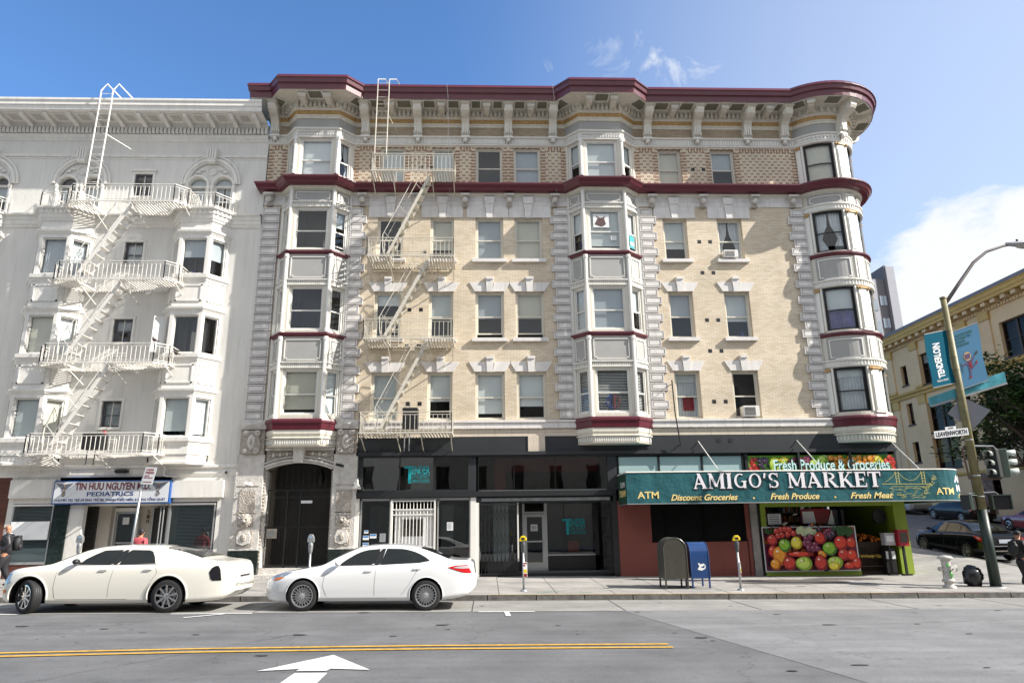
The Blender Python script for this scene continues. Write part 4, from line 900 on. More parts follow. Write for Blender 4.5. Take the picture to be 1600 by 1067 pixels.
def serif(s,u0,u1,v0,v1,y,m,par,name='lettering',grow=0.):
    W_=sum(GL[c][0]+.10 for c in s)-.10; sx=(u1-u0)/W_; sy=v1-v0; mb=MB(); cu=0; d=[0.]
    def poly(pts):
        d[0]+=.00025; mb.add([(u0+(cu+p[0])*sx,y-d[0],v0+p[1]*sy) for p in pts],[tuple(range(len(pts)))],m)
    for c in s:
        w,st,se,ar=GL[c]; g=grow
        for (p,q,t) in st:
            if abs(q[1]-p[1])<.02: poly([(p[0]-g,p[1]-t/2-g),(q[0]+g,q[1]-t/2-g),(q[0]+g,q[1]+t/2+g),(p[0]-g,p[1]+t/2+g)])
            else:
                e=g if q[1]>p[1] else -g
                poly([(p[0]-t/2-g,p[1]-e),(p[0]+t/2+g,p[1]-e),(q[0]+t/2+g,q[1]+e),(q[0]-t/2-g,q[1]+e)])
        for (a,b_,v) in se: poly([(a-g,v-g),(b_+g,v-g),(b_-.04+g,v+.075+g),(a+.04-g,v+.075+g)] if v<.5 else [(a+.04-g,v-g),(b_-.04+g,v-g),(b_+g,v+.07+g),(a-g,v+.07+g)])
        for (cx,cy,rx,ry,a0,a1,t) in ar:
            N=18
            for i in range(N):
                A0=R(a0+(a1-a0)*i/N); A1=R(a0+(a1-a0)*(i+1)/N)
                def pt(A,s_): k=t*(.42+.58*abs(math.cos(A)))/2+g; return (cx+(rx+s_*k)*math.cos(A),cy+(ry+s_*k*.8)*math.sin(A))
                poly([pt(A0,1),pt(A1,1),pt(A1,-1),pt(A0,-1)])
        cu+=w+.10
    return mb.build(name,par)
def both(s,u0,u1,v0,v1): serif(s,u0+.025,u1+.025,v0-.03,v1-.02,AY-.004,OUTL,aw,'lettering_shadow',.05); serif(s,u0,u1,v0,v1,AY-.022,WLET,aw)
YF=AY
both("AMIGO'S",6.72,9.55,2.93,3.42); both('MARKET',9.85,12.98,2.93,3.42)
PF=lambda u,v,d:(u,AY-.006-d,v)
PS=lambda u,v,d:(u+.02,AY-.002-d*.2,v-.02)
text('ATM',4.86,5.56,2.64,2.86,PF,YELL,aw,off=.02)
for s,a_,b_ in (('Discount Groceries',5.95,8.15),('Fresh Produce',9.22,10.85),('Fresh Meat',11.88,13.32)):
    text(s,a_,b_,2.55,2.75,PS,OUTL,aw,name='lettering_shadow',shear=.35,off=.06); text(s,a_,b_,2.56,2.76,PF,YELL,aw,shear=.35,off=.025)
b=MB()
for x in (8.68,11.38): b.lathe([(0,0),(.035,0),(.035,-.004)],(x,AY-.004,2.62),YELL,10,axis='y')
b.build('dot_ornament',aw)
# painted bridge in yellow strokes
YL=mat('bridge_line_paint',(.50,.47,.16),.7,var=.3,sc=12)
b=MB(); dd=[0.]
def stk(p,q,w=.016):
    dd[0]+=.0002; dx,dz=q[0]-p[0],q[1]-p[1]; l=math.hypot(dx,dz) or 1; nx,nz=-dz/l*w/2,dx/l*w/2; yy=AY-.003-dd[0]
    b.add([(p[0]+nx,yy,p[1]+nz),(q[0]+nx,yy,q[1]+nz),(q[0]-nx,yy,q[1]-nz),(p[0]-nx,yy,p[1]-nz)],[(0,1,2,3)],YL)
for x in (13.55,14.42):
    stk((x-.05,3.0),(x-.05,3.42),.022); stk((x+.05,3.0),(x+.05,3.42),.022)
    for k in range(4): stk((x-.05,3.1+k*.09),(x+.05,3.1+k*.09),.015)
for i in range(10): t0,t1=i/10,(i+1)/10; f=lambda t:(13.6+.77*t,3.38-.26*4*t*(1-t)); stk(f(t0),f(t1),.014)
for i in range(5): t0,t1=i/5,(i+1)/5; f=lambda t:(13.5-.4*t,3.38-.3*t*(1.5-.5*t)); stk(f(t0),f(t1),.012)
stk((13.0,3.02),(14.75,3.0),.018); stk((13.3,2.93),(14.5,2.92),.014)
random.seed(3)
for i in range(60): x=random.uniform(13.2,14.5); z=random.uniform(2.56,2.9); stk((x,z),(x+random.uniform(.04,.16),z+random.uniform(-.004,.004)),.010)
for i in range(50): a=random.uniform(0,1); x=14.35+a*.45+random.uniform(-.04,.04); z=2.75+a*.5+random.uniform(-.08,.08); stk((x,z),(x+.05,z+random.uniform(-.05,.06)),.012)
b.build('painted_bridge',aw)
def curveP(u,v,d):   # onto the rounded end: u is path length from x=CXc
    if u<CXc: return (u,AY-.006-d,v)
    a=min((u-CXc)/1.2,math.pi/2); r_=1.2+.006+d; return (CXc+r_*math.sin(a),AY+1.2-r_*math.cos(a),v) if a<math.pi/2-1e-6 else (CXc+r_,AY+1.2+(u-CXc-1.2*math.pi/2),v)
text('ATM',14.78,15.45,2.66,2.88,curveP,YELL,aw,off=.02)
text('AMIGO\'S',15.58,17.5,3.05,3.3,curveP,WLET,aw,off=.03); text('MARKET',15.64,17.6,2.76,2.98,curveP,WLET,aw,off=.03); text('Groceries',15.7,17.3,2.55,2.68,curveP,YELL,aw,shear=.3)
b=MB(); b.box(14.98,15.2,-.33-1.2+.0,-1.5,2.50,2.53,WLET); 
PL=lambda u,v,d:(4.515-d,-u,v)
text('AMIGO\'S',.15,.95,3.02,3.2,lambda u,v,d:(4.514-d,-1.35+ (1.5-u)*.0 + u*1.0 if 0 else -(1.5-u)+.05,v),WLET,aw); text('MARKET',.1,1.2,2.72,2.93,lambda u,v,d:(4.514-d,-(1.5-u)+.05,v),YELL,aw,off=.02)
# ---- things in the market doorway
b=thing('fruit_stand',(13.3,.9,.15),'dark market stand heaped with oranges just inside the shop doorway','fruit stand')
m=MB(); m.box(12.75,13.85,.3,1.3,.2,1.15,mat('dark_wood',(.05,.03,.02),.7,var=.3,sc=6))
for k in range(3): m.box(12.72,13.88,.25-.12*k,.32,.35+.27*(2-k),.38+.27*(2-k),MATS['dark_wood'])
m.build('stand_body',b); m=MB(); random.seed(5)
OR=mat('orange_fruit',(.75,.20,.02),.5,var=.2,sc=30)
for i in range(110): x=random.uniform(12.8,13.8); yy=random.uniform(.28,1.25); m.blob((x,yy,1.17+.20*math.sin((x-12.8)*3.1)*math.sin((yy-.28)*3.2)+random.uniform(0,.05)),.042,OR,7,5)
m.build('orange_heap',b,kind='stuff',smooth=True)
m=MB(); 
for i in range(60): x=random.uniform(12.8,13.8); m.blob((x,random.uniform(.05,.22),.66+random.uniform(0,.05)),.04,mat('dull_yellow_fruit',(.42,.30,.05),.5),6,4)
m.build('yellow_fruit_heap',b,kind='stuff')
for (x,yy,z0,z1,l,cc) in ((14.02,-.42,1.02,1.52,'red newspaper box on the right post of the market doorway',(.36,.02,.035)),(13.62,-.28,1.05,1.42,'small grey and white newspaper box left of the red one at the market doorway',(.42,.40,.42))):
    b=thing('newspaper_box',(x,yy,.1),l,'newspaper box'); m=MB(); mm=mat('box_paint_%d'%int(cc[0]*100),cc,.4); m.box(x-.17,x+.17,yy-.12,yy+.14,z0,z1,mm); m.box(x-.18,x+.18,yy-.13,yy+.15,z1,z1+.03,mm); m.build('box_body',b); m=MB(); m.box(x-.12,x+.12,yy-.135,yy-.12,z0+.12,z1-.06,INT2 if cc[0]<.4 else PAPER); m.build('display_pane',b); m=MB(); m.box(x-.035,x+.035,yy-.03,yy+.03,.1,z0,BLACK); m.box(x-.15,x+.15,yy-.1,yy+.1,.09,.13,BLACK); m.build('stand',b)
m=MB(); m.box(13.5,13.85,-.2,.1,.15,.95,BLACK); m.box(13.52,13.83,-.22,-.2,.6,.85,PAPER); tag(m.build('leaflet_rack'),'black leaflet rack with white papers in the market doorway below the newspaper boxes','rack')
md=MB()   # interior items
random.seed(12)
for sx in (9.8,10.9,12.0):
    for k in range(4):
        md.box(sx,sx+.95,2.2,2.6,1.2+.32*k,1.23+.32*k,INT2)
        for i in range(9): md.box(sx+.03+i*.1,sx+.1+i*.1,2.1,2.3,1.23+.32*k,1.38+.32*k+random.uniform(0,.08),random.choice([FR['r'],FR['y'],FR['o'],PAPER,FR['d'],NAVY]))
md.box(12.7,14.0,3.2,3.25,.2,2.3,mat('white_cooler',(.4,.43,.45),.4)); 
for x in (12.9,13.35,13.8): md.box(x-.03,x+.03,3.1,3.2,.2,2.3,BLACK)
md.build('shelf_with_goods',BB)
m=MB(); m.box(9.62,10.15,-.02,.02,1.74,2.16,CHAR); m.box(9.66,10.11,-.03,-.02,1.78,2.12,PAPER)
for k in range(5): m.box(9.7,10.05,-.035,-.031,1.82+k*.06,1.84+k*.06,OUTL)
tag(m.build('price_notice'),'small framed notice above the left end of the fruit banner','notice')
m=MB(); m.prism([(11.0,1.78),(11.9,1.78),(12.2,2.1),(12.0,2.28),(11.0,2.28)],.35,.37,FR['r']); m.prism([(11.05,1.8),(11.5,1.8),(11.45,2.2),(11.05,2.2)],.33,.345,PAPER); m.prism([(11.9,1.75),(12.15,1.75),(12.1,2.25)],.32,.335,PAPER); tag(m.build('advert_sign'),'red and white advertising sign hanging inside the market above the fruit banner','sign')
m=MB(); m.lathe([(0,0),(.24,.0),(.25,.05),(0,.06)],(13.75,.25,2.0),BLACK,18,axis='y'); tag(m.build('round_mirror'),'round black disc mirror hung in the market doorway','mirror')
# ================= THE WHITE BUILDING =================
WB=thing('apartment_building',(-14,0,.3),'white stucco apartment building on the left with arched top windows and a doctor\'s office below','building')
WBAY=[(-11.62,-11.15,-10.04,-9.58,.6),(-16.58,-16.12,-15.03,-14.56,.6),(-20.0,-19.5,-18.4,-17.9,.6)]
XL,XR=-24.,-8.46
ZW=[(4.90,6.24),(7.80,9.18),(10.72,12.11)]
body=MB()
hol=[(-13.38,-12.72,z0,z1) for z0,z1 in ((5.30,6.22),(8.33,9.20),(11.28,12.18),(14.05,14.98))]
AC_=[(-11.32,-10.66),(-10.38,-9.70),(-16.16,-15.52),(-15.24,-14.60),(-19.56,-18.96),(-18.66,-18.02)]
cuts=[XL]+[v for b in sorted(WBAY) for v in (b[0],b[3])]+[XR]
wall(body,XL,XR,13.0,16.7,[h for h in hol if h[2]>13]+[(a,b,13.3,14.86) for a,b in AC_],WHITE,F0,.16)
for i in range(0,len(cuts),2): wall(body,cuts[i],cuts[i+1],3.9,13.0,[h for h in hol if cuts[i]<h[0]<cuts[i+1] and h[2]<13],WHITE,F0,.16)
body.quad((XL,0,16.7),(XR,0,16.7),(XR,0,17.1),(XL,0,17.1),WHITE)
body.build('wall',WB)
sh=MB(); sh.box(XL,XR,6.,18,0,17.2,INT); sh.box(XL,XR,.95,1.05,4.2,17.,INT); sh.box(XL-.1,XL,0,18,0,17.2,WHITE); sh.build('inner_shell',WB)
fl_={0:'lace',1:'half45',2:'shade',3:'dark'}
for i,h in enumerate(hol): window(WB,F0,*h,fl_[i],w=.05,fr=.04,m=mat('dark_sash',(.10,.10,.11),.5),single=False)
for h in hol:
    t=MB(); m_=(h[0]+h[1])/2; t.box(m_-.012,m_+.012,.07,.10,h[2],h[3],WTRIM); t.build('window_mullion',WB)
for h in hol:
    t=MB(); t.box(h[0]-.09,h[0],-.025,.02,h[2],h[3]+.07,WTRIM); t.box(h[1],h[1]+.09,-.025,.02,h[2],h[3]+.07,WTRIM); t.box(h[0]-.10,h[1]+.10,-.04,.02,h[3],h[3]+.09,WTRIM); t.box(h[0]-.09,h[1]+.09,-.06,.02,h[2]-.08,h[2],WTRIM); t.build('window_surround',WB)
t=MB(); t.box(-13.52,-12.58,-.10,.02,15.08,15.16,WTRIM); t.build('window_hood',WB)
# arched pairs
for pi,(cx,ps) in enumerate(((-10.51,AC_[0:2]),(-15.38,AC_[2:4]),(-18.79,AC_[4:6]))):
    ar=MB(); 
    for a,b in ps:
        m_=(a+b)/2; r_=(b-a)/2; N=14
        # fill between the arch and the rectangular hole, and arch moulding
        pr=[(m_+(r_-.0)*math.cos(math.pi*i/N),14.5+(r_)*math.sin(math.pi*i/N)) for i in range(N+1)]
        for (p,q) in zip(pr,pr[1:]): ar.add([(p[0],.0,p[1]),(q[0],.0,q[1]),(q[0],.0,14.88),(p[0],.0,14.88)],[(0,1,2,3)],WHITE); ar.add([(p[0],.0,p[1]),(q[0],.0,q[1]),(q[0],.15,q[1]),(p[0],.15,p[1])],[(0,1,2,3)],WHITE)
        ar.tube([(m_+(r_+.07)*math.cos(math.pi*i/N),-.03,14.5+(r_+.07)*math.sin(math.pi*i/N)) for i in range(N+1)],.06,WTRIM,6)
        for x in (a-.07,b+.07): ar.lathe([(.065,13.3),(.065,13.4),(.05,13.45),(.05,14.36),(.085,14.42),(.085,14.5)],(x,-.02,0),WTRIM,8)
    R1=.96; N=24
    for rr_,th in ((R1,.085),(R1+.13,.05),(R1-.11,.03)): ar.tube([(cx+rr_*math.cos(math.pi*i/N),-.04,14.55+rr_*math.sin(math.pi*i/N)*1.08) for i in range(N+1)],th,WTRIM,6)
    ar.lathe([(.15,0),(.19,-.04),(.22,0)],(cx,-.01,15.13),WTRIM,14,axis='y')
    for s_ in (-1,1):
        for k in range(4): ar.blob((cx+s_*(.32+.07*k),-.03,15.16-.05*k+.05*(k%2)),(.07,.05,.055),WTRIM,6,4)
    ar.prism([(cx-.13,15.40),(cx+.13,15.40),(cx+.20,16.0),(cx-.20,16.0)],-.22,0,WTRIM); 
    for k in range(4): ar.box(cx-.17+k*.095,cx-.12+k*.095,-.26,-.2,15.55,15.98,WTRIM)
    ar.build('arched_surround',WB)
    for k,(a,b) in enumerate(ps):
        f=window(WB,F0,a,b,13.32,14.52,['curtain','tied','half60','shade','dark','half40'][pi*2+k],w=.05,fr=.04,m=WTRIM)
        g=MB(); m_=(a+b)/2; r_=(b-a)/2; g.add([(m_+r_*math.cos(math.pi*i/12),.09,14.51+r_*math.sin(math.pi*i/12)) for i in range(13)],[tuple(range(13))],GLASS); g.add([(m_+r_*math.cos(math.pi*i/12),.17,14.51+r_*math.sin(math.pi*i/12)) for i in range(13)],[tuple(range(13))],[CURT,CURT,INT,INT,INT,INT][pi*2+k]); g.build('fanlight',f)
# cornice of the white building (ends against the neighbour)
def st(d): return [(XL,-d),(XR,-d)]
c=MB(); sweep(c,st,[(0,16.36),(.04,16.38),(.06,16.44),(.12,16.50),(.14,16.62)],WTRIM); sweep(c,st,[(.14,16.62),(.10,16.63),(.10,16.86),(.20,16.87),(.24,16.95),(.26,17.02),(1.06,17.05),(1.08,17.07),(1.10,17.22),(1.14,17.24),(1.14,17.34),(1.18,17.42),(1.18,17.50),(0,17.6)],WTRIM)
n=int((XR-XL)/.148)
for i in range(n): x=XL+(i+.5)*.148; c.box(x-.05,x+.05,-.24,-.09,16.64,16.855,WTRIM)
for i in range(2): pass
c.build('cornice',WB)
i=0; x=-8.80
while x>XL+.3:
    m=MB(); m.prism([(0,0)]*3,0,0,WTRIM) if 0 else None
    P=[(-.12,17.04),(-.12,16.86),(-.30,16.84),(-.55,16.90),(-.86,16.92),(-.96,16.96),(-.96,17.04)]; n_=len(P); m.add([(x-.075,p,z) for p,z in P]+[(x+.075,p,z) for p,z in P],[tuple(range(n_)),tuple(range(2*n_-1,n_-1,-1))]+[(k,k+n_,(k+1)%n_+n_,(k+1)%n_) for k in range(n_)],WTRIM); m.build('modillion',WB)
    x-=.86; i+=1
c=MB(); 
x=-8.80
while x>XL+1: c=MB(); c.box(x-.66,x-.20,-.9,-.35,17.02,17.035,WTRIM); c.box(x-.6,x-.26,-.82,-.43,17.012,17.02,mat('soffit_inset_paint',(.5,.48,.44),.7)); c.build('soffit_panel',WB); x-=.86  # each soffit panel gets an inset in duller paint
c=MB(); sweep(c,st,[(0,15.68),(.05,15.70),(.05,15.80),(0,15.82)],WTRIM); c.build('string_course',WB); c=MB(); sweep(c,st,[(0,15.60),(.025,15.61),(.025,15.64),(0,15.65)],WTRIM); c.build('string_course',WB)
def wfull(d): 
    P=[(XL,-d)]
    for b in sorted(WBAY): P+=bayoff(b,d,-d)
    return P+[(XR,-d)]
c=MB(); sweep(c,wfull,[(0,12.74),(.05,12.76),(.07,12.84),(.10,12.86),(.12,12.95),(.12,13.0),(.16,13.02),(.17,13.14),(.26,13.18),(.27,13.24),(0,13.27)],WTRIM)
for b in WBAY: flutes(c,bayoff(b,.12,0),13.02,13.14,WTRIM,step=.16,w=.06,pr=.08)
for b in WBAY: capz(c,bayoff(b,.1,0),13.26,WTRIM)
c.build('string_course',WB,label='heavy moulded string course running round the white bays')
WF=[[('half96','shade','shade'),('dark','open','dark'),('half45','half50','half55')],[('shade','shade','half96'),('shade','shade','white'),('curtain','curtain','curtain')],[('shade','shade','shade')]*3]
for bi,b in enumerate(WBAY):
    body=MB(); trim=MB()
    for fi,(T,L) in enumerate(facets(b)):
        e=.12 if fi==1 else .09
        wall(body,0,L,4.3,13.1,[(e,L-e,a,c_) for a,c_ in ZW],WTRIM,T,.10)
        for k,(a,c_) in enumerate(ZW):
            window(WB,T,e,L-e,a,c_,WF[bi][k][fi],w=.05,fr=.045,m=WTRIM,single=True if (fi!=0) else False)
            p0,p1=((7.50,6.58),(10.42,9.54))[k][::-1] if k<2 else (12.5,12.72)
            if k<2:
                p0+=.14;p1-=.12
                for (x0,x1,z0,z1) in ((.10,L-.10,p1-.05,p1),(.10,L-.10,p0,p0+.05),(.10,.15,p0,p1),(L-.15,L-.10,p0,p1)): trim.box(x0,x1,-.035,.01,z0,z1,WTRIM,T)
                trim.box(.15,L-.15,-.01,.01,p0+.05,p1-.05,WTRIM,T)
    f=lambda d,b=b:bayoff(b,d,0)
    for a,c_ in ZW:
        trim.build('bay_mouldings',WB); trim=MB(); sweep(trim,f,[(0,a-.30),(.03,a-.28),(.05,a-.2),(.10,a-.17),(.11,a-.04),(0,a-.01)],WTRIM); trim.build('bay_ledge',WB); trim=MB()
        z=c_+.13; sweep(trim,f,[(0,z),(.03,z+.02),(.05,z+.07),(.09,z+.09),(.10,z+.16),(0,z+.18)],WTRIM)
    sweep(trim,f,[(0,4.62),(-.02,4.5),(-.04,4.1),(.03,4.06),(.03,3.98),(-.06,3.97)],WTRIM); capz(trim,f(-.06),3.97,WTRIM)
    body.build('bay_wall',WB); trim.build('bay_mouldings',WB)
# open casement shutter-like sash leaf on the right bay, third floor
c=MB(); T=TF(-11.35,-.35,R(205)); c.box(0,.42,0,.03,7.85,9.15,WTRIM,T); c.box(.05,.37,-.004,.034,7.95,9.05,BLINDW,T); c.build('open_sash',WB)
c=MB(); sweep(c,st,[(0,3.60),(.03,3.62),(.05,3.70),(.04,3.86),(.10,3.90),(.10,3.97),(0,4.0)],WTRIM); c.quad((XL,0,3.45),(XR,0,3.45),(XR,0,3.97),(XL,0,3.97),WHITE); c.build('ground_floor_band',WB)
# ground floor
g=MB(); 
g.box(-24,-15.98,-.03,.4,.2,4.02,REDT); g.build('red_tile_pier',WB)
g=MB(); g.box(-15.98,-15.80,-.02,.3,.3,3.62,WHITE); g.box(-9.10,XR,-.02,.3,.55,3.62,WHITE); g.box(-15.9,-14.4,-.01,.3,2.76,3.62,WHITE); g.box(-14.4,-10.7,.0,.3,2.72,3.62,WHITE); g.box(-10.7,-9.1,-.01,.3,2.76,3.62,WHITE); g.box(-14.4,-10.7,.3,1.2,2.68,2.72,WHITE); g.box(-9.1,XR,-.03,.3,.2,.6,REDT)
g.box(-15.82,-14.45,-.02,.3,.2,.86,REDT); g.box(-10.66,-9.1,-.02,.3,.2,.86,REDT); g.build('ground_floor_wall',WB)
g=MB(); g.box(-15.93,-14.46,-.16,0,2.94,3.53,WTRIM); g.box(-15.85,-14.54,-.17,-.16,3.0,3.47,WTRIM); g.build('blank_sign_panel',WB); g=MB(); g.box(-10.60,-8.90,-.16,0,2.90,3.47,WTRIM); g.build('blank_sign_panel',WB)
g=MB(); g.box(-14.45,-13.95,-.05,.25,.2,2.74,MARBLE); g.build('black_pier',WB)
for x0,x1,zt in ((-15.8,-14.46,2.74),(-10.66,-9.14,2.72)):
    f=MB(); f.box(x0,x0+.05,-.02,.08,.86,zt,ALU); f.box(x1-.05,x1,-.02,.08,.86,zt,ALU); f.box(x0,x1,-.03,.08,zt-.06,zt,WTRIM); f.box(x0,x1,-.04,.08,.82,.90,ALU); fo=f.build('shop_window',WB); pane(fo,x0+.05,x1-.05,.9,zt-.06,.03,nm='pane')
    v=MB(); n=int((zt-1.35)/.045)
    for i in range(n): z=1.35+i*.045; v.quad((x0+.06,.10,z-.010),(x1-.06,.10,z-.010),(x1-.06,.135,z+.012),(x0+.06,.135,z+.012),mat('grey_slats',(.27,.30,.30),.6))
    v.build('venetian_blind',fo); v=MB(); v.box(x0+.06,x1-.06,.11,.13,.9,1.33,mat('frosted_film',(.36,.42,.42),.6)); v.build('frosted_film',fo); v=MB(); v.box(x0-.02,x1,.7,.75,.3,3.,INT); v.build('room',fo)
g=MB(); g.box(-15.72,-14.50,-.10,-.06,1.60,2.18,PAPER); g.build('window_board',WB)
g=MB(); g.box(-14.0,-10.6,1.15,1.25,.2,2.72,mat('beige_wall',(.50,.46,.40),.8)); g.box(-13.95,-13.80,.25,1.2,.2,2.72,WHITE); g.box(-10.75,-10.66,.1,1.2,.2,2.72,WHITE); g.box(-13.97,-13.48,.0,.2,.2,2.70,WHITE)
g.box(-13.46,-12.98,.8,1.15,.2,2.7,mat('beige_wall',(.5,.46,.4))); g.box(-14.0,-10.7,.0,1.2,.15,.32,mat('recess_floor',(.12,.12,.12),.8)); g.build('entrance_recess',WB)
v=MB(); v.box(-13.82,-13.40,.74,.78,.7,2.65,INT)
for i in range(42): z=.75+i*.045; v.quad((-13.80,.70,z-.01),(-13.42,.70,z-.01),(-13.42,.73,z+.01),(-13.80,.73,z+.01),mat('dark_slats',(.10,.085,.07),.6))
v.build('side_window',WB)
g=MB(); g.box(-13.0,-12.93,1.0,1.12,.3,2.62,WTRIM); g.box(-12.22,-12.15,1.0,1.12,.3,2.62,WTRIM); g.box(-12.93,-12.22,1.0,1.12,2.5,2.62,WTRIM); fo=g.build('office_door',WB)
g=MB(); 
for (a,b_,c_,d_) in ((-12.93,-12.86,.3,2.5),(-12.29,-12.22,.3,2.5),(-12.86,-12.29,2.42,2.5),(-12.86,-12.29,1.42,1.47),(-12.86,-12.29,.3,.6)): g.box(a,b_,1.04,1.09,c_,d_,ALU)
g.box(-12.86,-12.29,1.12,1.14,.6,2.42,INT); g.box(-12.68,-12.46,1.02,1.04,2.06,2.3,PAPER); g.build('door_leaf',fo); pane(fo,-12.86,-12.29,.6,2.42,1.07,nm='pane')
g=MB(); g.box(-11.60,-10.75,1.0,1.1,.3,2.6,INT); 
for x in (-11.66,-11.15,-10.8): g.box(x,x+.05,.95,1.1,.3,2.62,ALU)
g.box(-11.6,-10.8,.96,1.0,1.38,1.42,ALU); g.build('office_side_window',WB)
NP=lambda u,v,d:(u,1.14-d,v)
for i,s in enumerate('518'): text(s,-11.94,-11.83,2.42-.16*i,2.54-.16*i,NP,mat('bronze_number',(.10,.06,.02),.5),WB,name='house_number')
g=MB(); 
for x in (-10.95,-10.85): g.tube([(x,.0,.3),(x,.0,2.72)],.02,ALU,6)
g.build('handrail_post',WB)
# pediatrics sign
sg=thing('shop_sign',(-12.5,-.2,2.72),'white pediatrics sign with maroon and blue lettering and two snake staff emblems','sign')
m=MB(); m.box(-14.42,-10.60,-.28,.0,2.72,3.48,mat('sign_blue_edge',(.02,.09,.30),.4)); m.build('sign_box',sg); m=MB(); m.box(-14.38,-10.64,-.29,-.28,2.76,3.44,SIGNW); m.build('sign_face',sg)
SP=lambda u,v,d:(u,-.291-d,v)
text('TIN HUU NGUYEN M.D.',-13.72,-11.24,3.17,3.41,SP,CRIM,sg,off=.03); text('PEDIATRICS',-13.30,-11.78,2.97,3.11,SP,NAVY,sg,off=.02)
text('CHUYÊN TRỊ: TRẺ SƠ SINH, TRẺ EM, THANH THIẾU NIÊN, & KHOA TỔNG QUÁT',-14.32,-10.72,2.785,2.93,SP,NAVY,sg,off=.02)
for cx in (-14.06,-10.98):
    m=MB(); y=-.292
    m.box(cx-.012,cx+.012,y-.004,y,2.98,3.38,GOLD)
    for s_ in (-1,1):
        for k in range(5): m.add([(cx,y-.003,3.36-k*.035),(cx+s_*(.30-.045*k),y-.003,3.41-.045*k),(cx+s_*(.28-.045*k),y-.003,3.385-.045*k),(cx,y-.003,3.335-k*.035)],[(0,1,2,3)],mat('emblem_slate',(.05,.06,.10),.5))
        m.tube([(cx+s_*.055*math.sin(t*.9),y-.006,3.28-t*.045) for t in range(8)],.010,MATS['emblem_slate'],5)
    m.build('snake_staff_emblem',sg)
wl=MB(); wl.box(-12.55,-12.15,-.18,0,3.74,3.84,BLACK); wl.box(-12.5,-12.2,-.24,-.15,3.72,3.80,CHAR); tag(wl.build('wall_lamp'),'small black floodlight above the pediatrics sign','lamp')
wp=MB(); wp.tube([(-10.86,-.30,4.45),(-10.86,-.30,3.62),(-10.80,-.30,3.60),(-10.45,-.02,3.60)],.022,WTRIM,6); wp.tube([(-10.86,-.30,4.3),(-10.86,-.02,4.3)],.015,WTRIM,5); tag(wp.build('drop_ladder_guide'),'white vertical pipe on the white wall to the right of the lowest balcony','pipe')
cm_=MB(); cm_.box(-8.95,-8.80,-.08,0,3.70,3.80,WTRIM); cm_.blob((-8.87,-.12,3.72),.05,BLACK,8,6); tag(cm_.build('security_camera'),'tiny dome security camera on the white wall near the stone entrance','camera')
# ---------------- fire escapes ----------------
def railing(mb,pts,z0,z1,m,step=.15,r=.012,top=.017,T=None):
    for zz,rr_ in ((z1,top),(z1-.09,.010),(z0+.06,.012)): mb.tube([(x,y,zz) for x,y in pts],rr_,m,5,T)
    for (x0,y0),(x1,y1) in zip(pts,pts[1:]):
        l=math.hypot(x1-x0,y1-y0); n=max(1,round(l/step))
        for i in range(n+1):
            t=i/n; x,y=x0+(x1-x0)*t,y0+(y1-y0)*t
            mb.tube([(x,y,z0),(x,y,z1-.09 if i%n else z1)],r if i%n else .017,m,4,T)
def balcony(par,x0,x1,dep,z,h,m,hole=None,lab=None,cham=0,slat='y'):
    mb=MB(); t=.03
    pts=[(x0,-.05),(x0,-dep+cham),(x0+cham,-dep),(x1-cham,-dep),(x1,-dep+cham),(x1,-.05)] if cham else [(x0,-.05),(x0,-dep),(x1,-dep),(x1,-.05)]
    for (a,b),(c,d) in zip(pts,pts[1:]): mb.tube([(a,b,z),(c,d,z)],.030,m,4)
    mb.tube([(x0,-.06,z),(x1,-.06,z)],.025,m,4)
    def inh(x,y): return hole and hole[0]<x<hole[1] and y<-.25
    n=int((x1-x0)/.105) if slat=='y' else int(dep/.055)
    for i in range(1,n):
        if slat=='y':
            x=x0+(x1-x0)*i/n; ya=-.25 if inh(x,-.5) else -dep+.02
            if cham and (x-x0<cham): ya=max(ya,-dep+cham-(x-x0))
            if cham and (x1-x<cham): ya=max(ya,-dep+cham-(x1-x))
            mb.box(x-.026,x+.026,ya,-.06,z-.012,z+.012,m)
        else:
            y=-dep*i/n
            if hole and y<-.25: mb.box(x0+.05,hole[0],y-.013,y+.013,z-.012,z+.012,m); mb.box(hole[1],x1-.05,y-.013,y+.013,z-.012,z+.012,m)
            else: mb.box(x0+.05,x1-.05,y-.013,y+.013,z-.012,z+.012,m)
    for x in ([x0+.03,x1-.03]+([hole[0],hole[1]] if hole else [])):
        mb.tube([(x,-dep+.03,z-.03),(x,-.03,z-.03)],.022,m,4); mb.tube([(x,-dep+.08,z-.04),(x,-.03,z-.50)],.020,m,4)
    bo=mb.build('balcony',par,**({'label':lab} if lab else {})); rl=MB(); railing(rl,pts,z+.02,z+h,m); rl.build('railing',bo)
    if hole:
        rl=MB(); railing(rl,[(hole[0],-.25),(hole[1],-.25)],z+.02,z+h*.9,m,.3); rl.build('inner_railing',bo)
    return bo
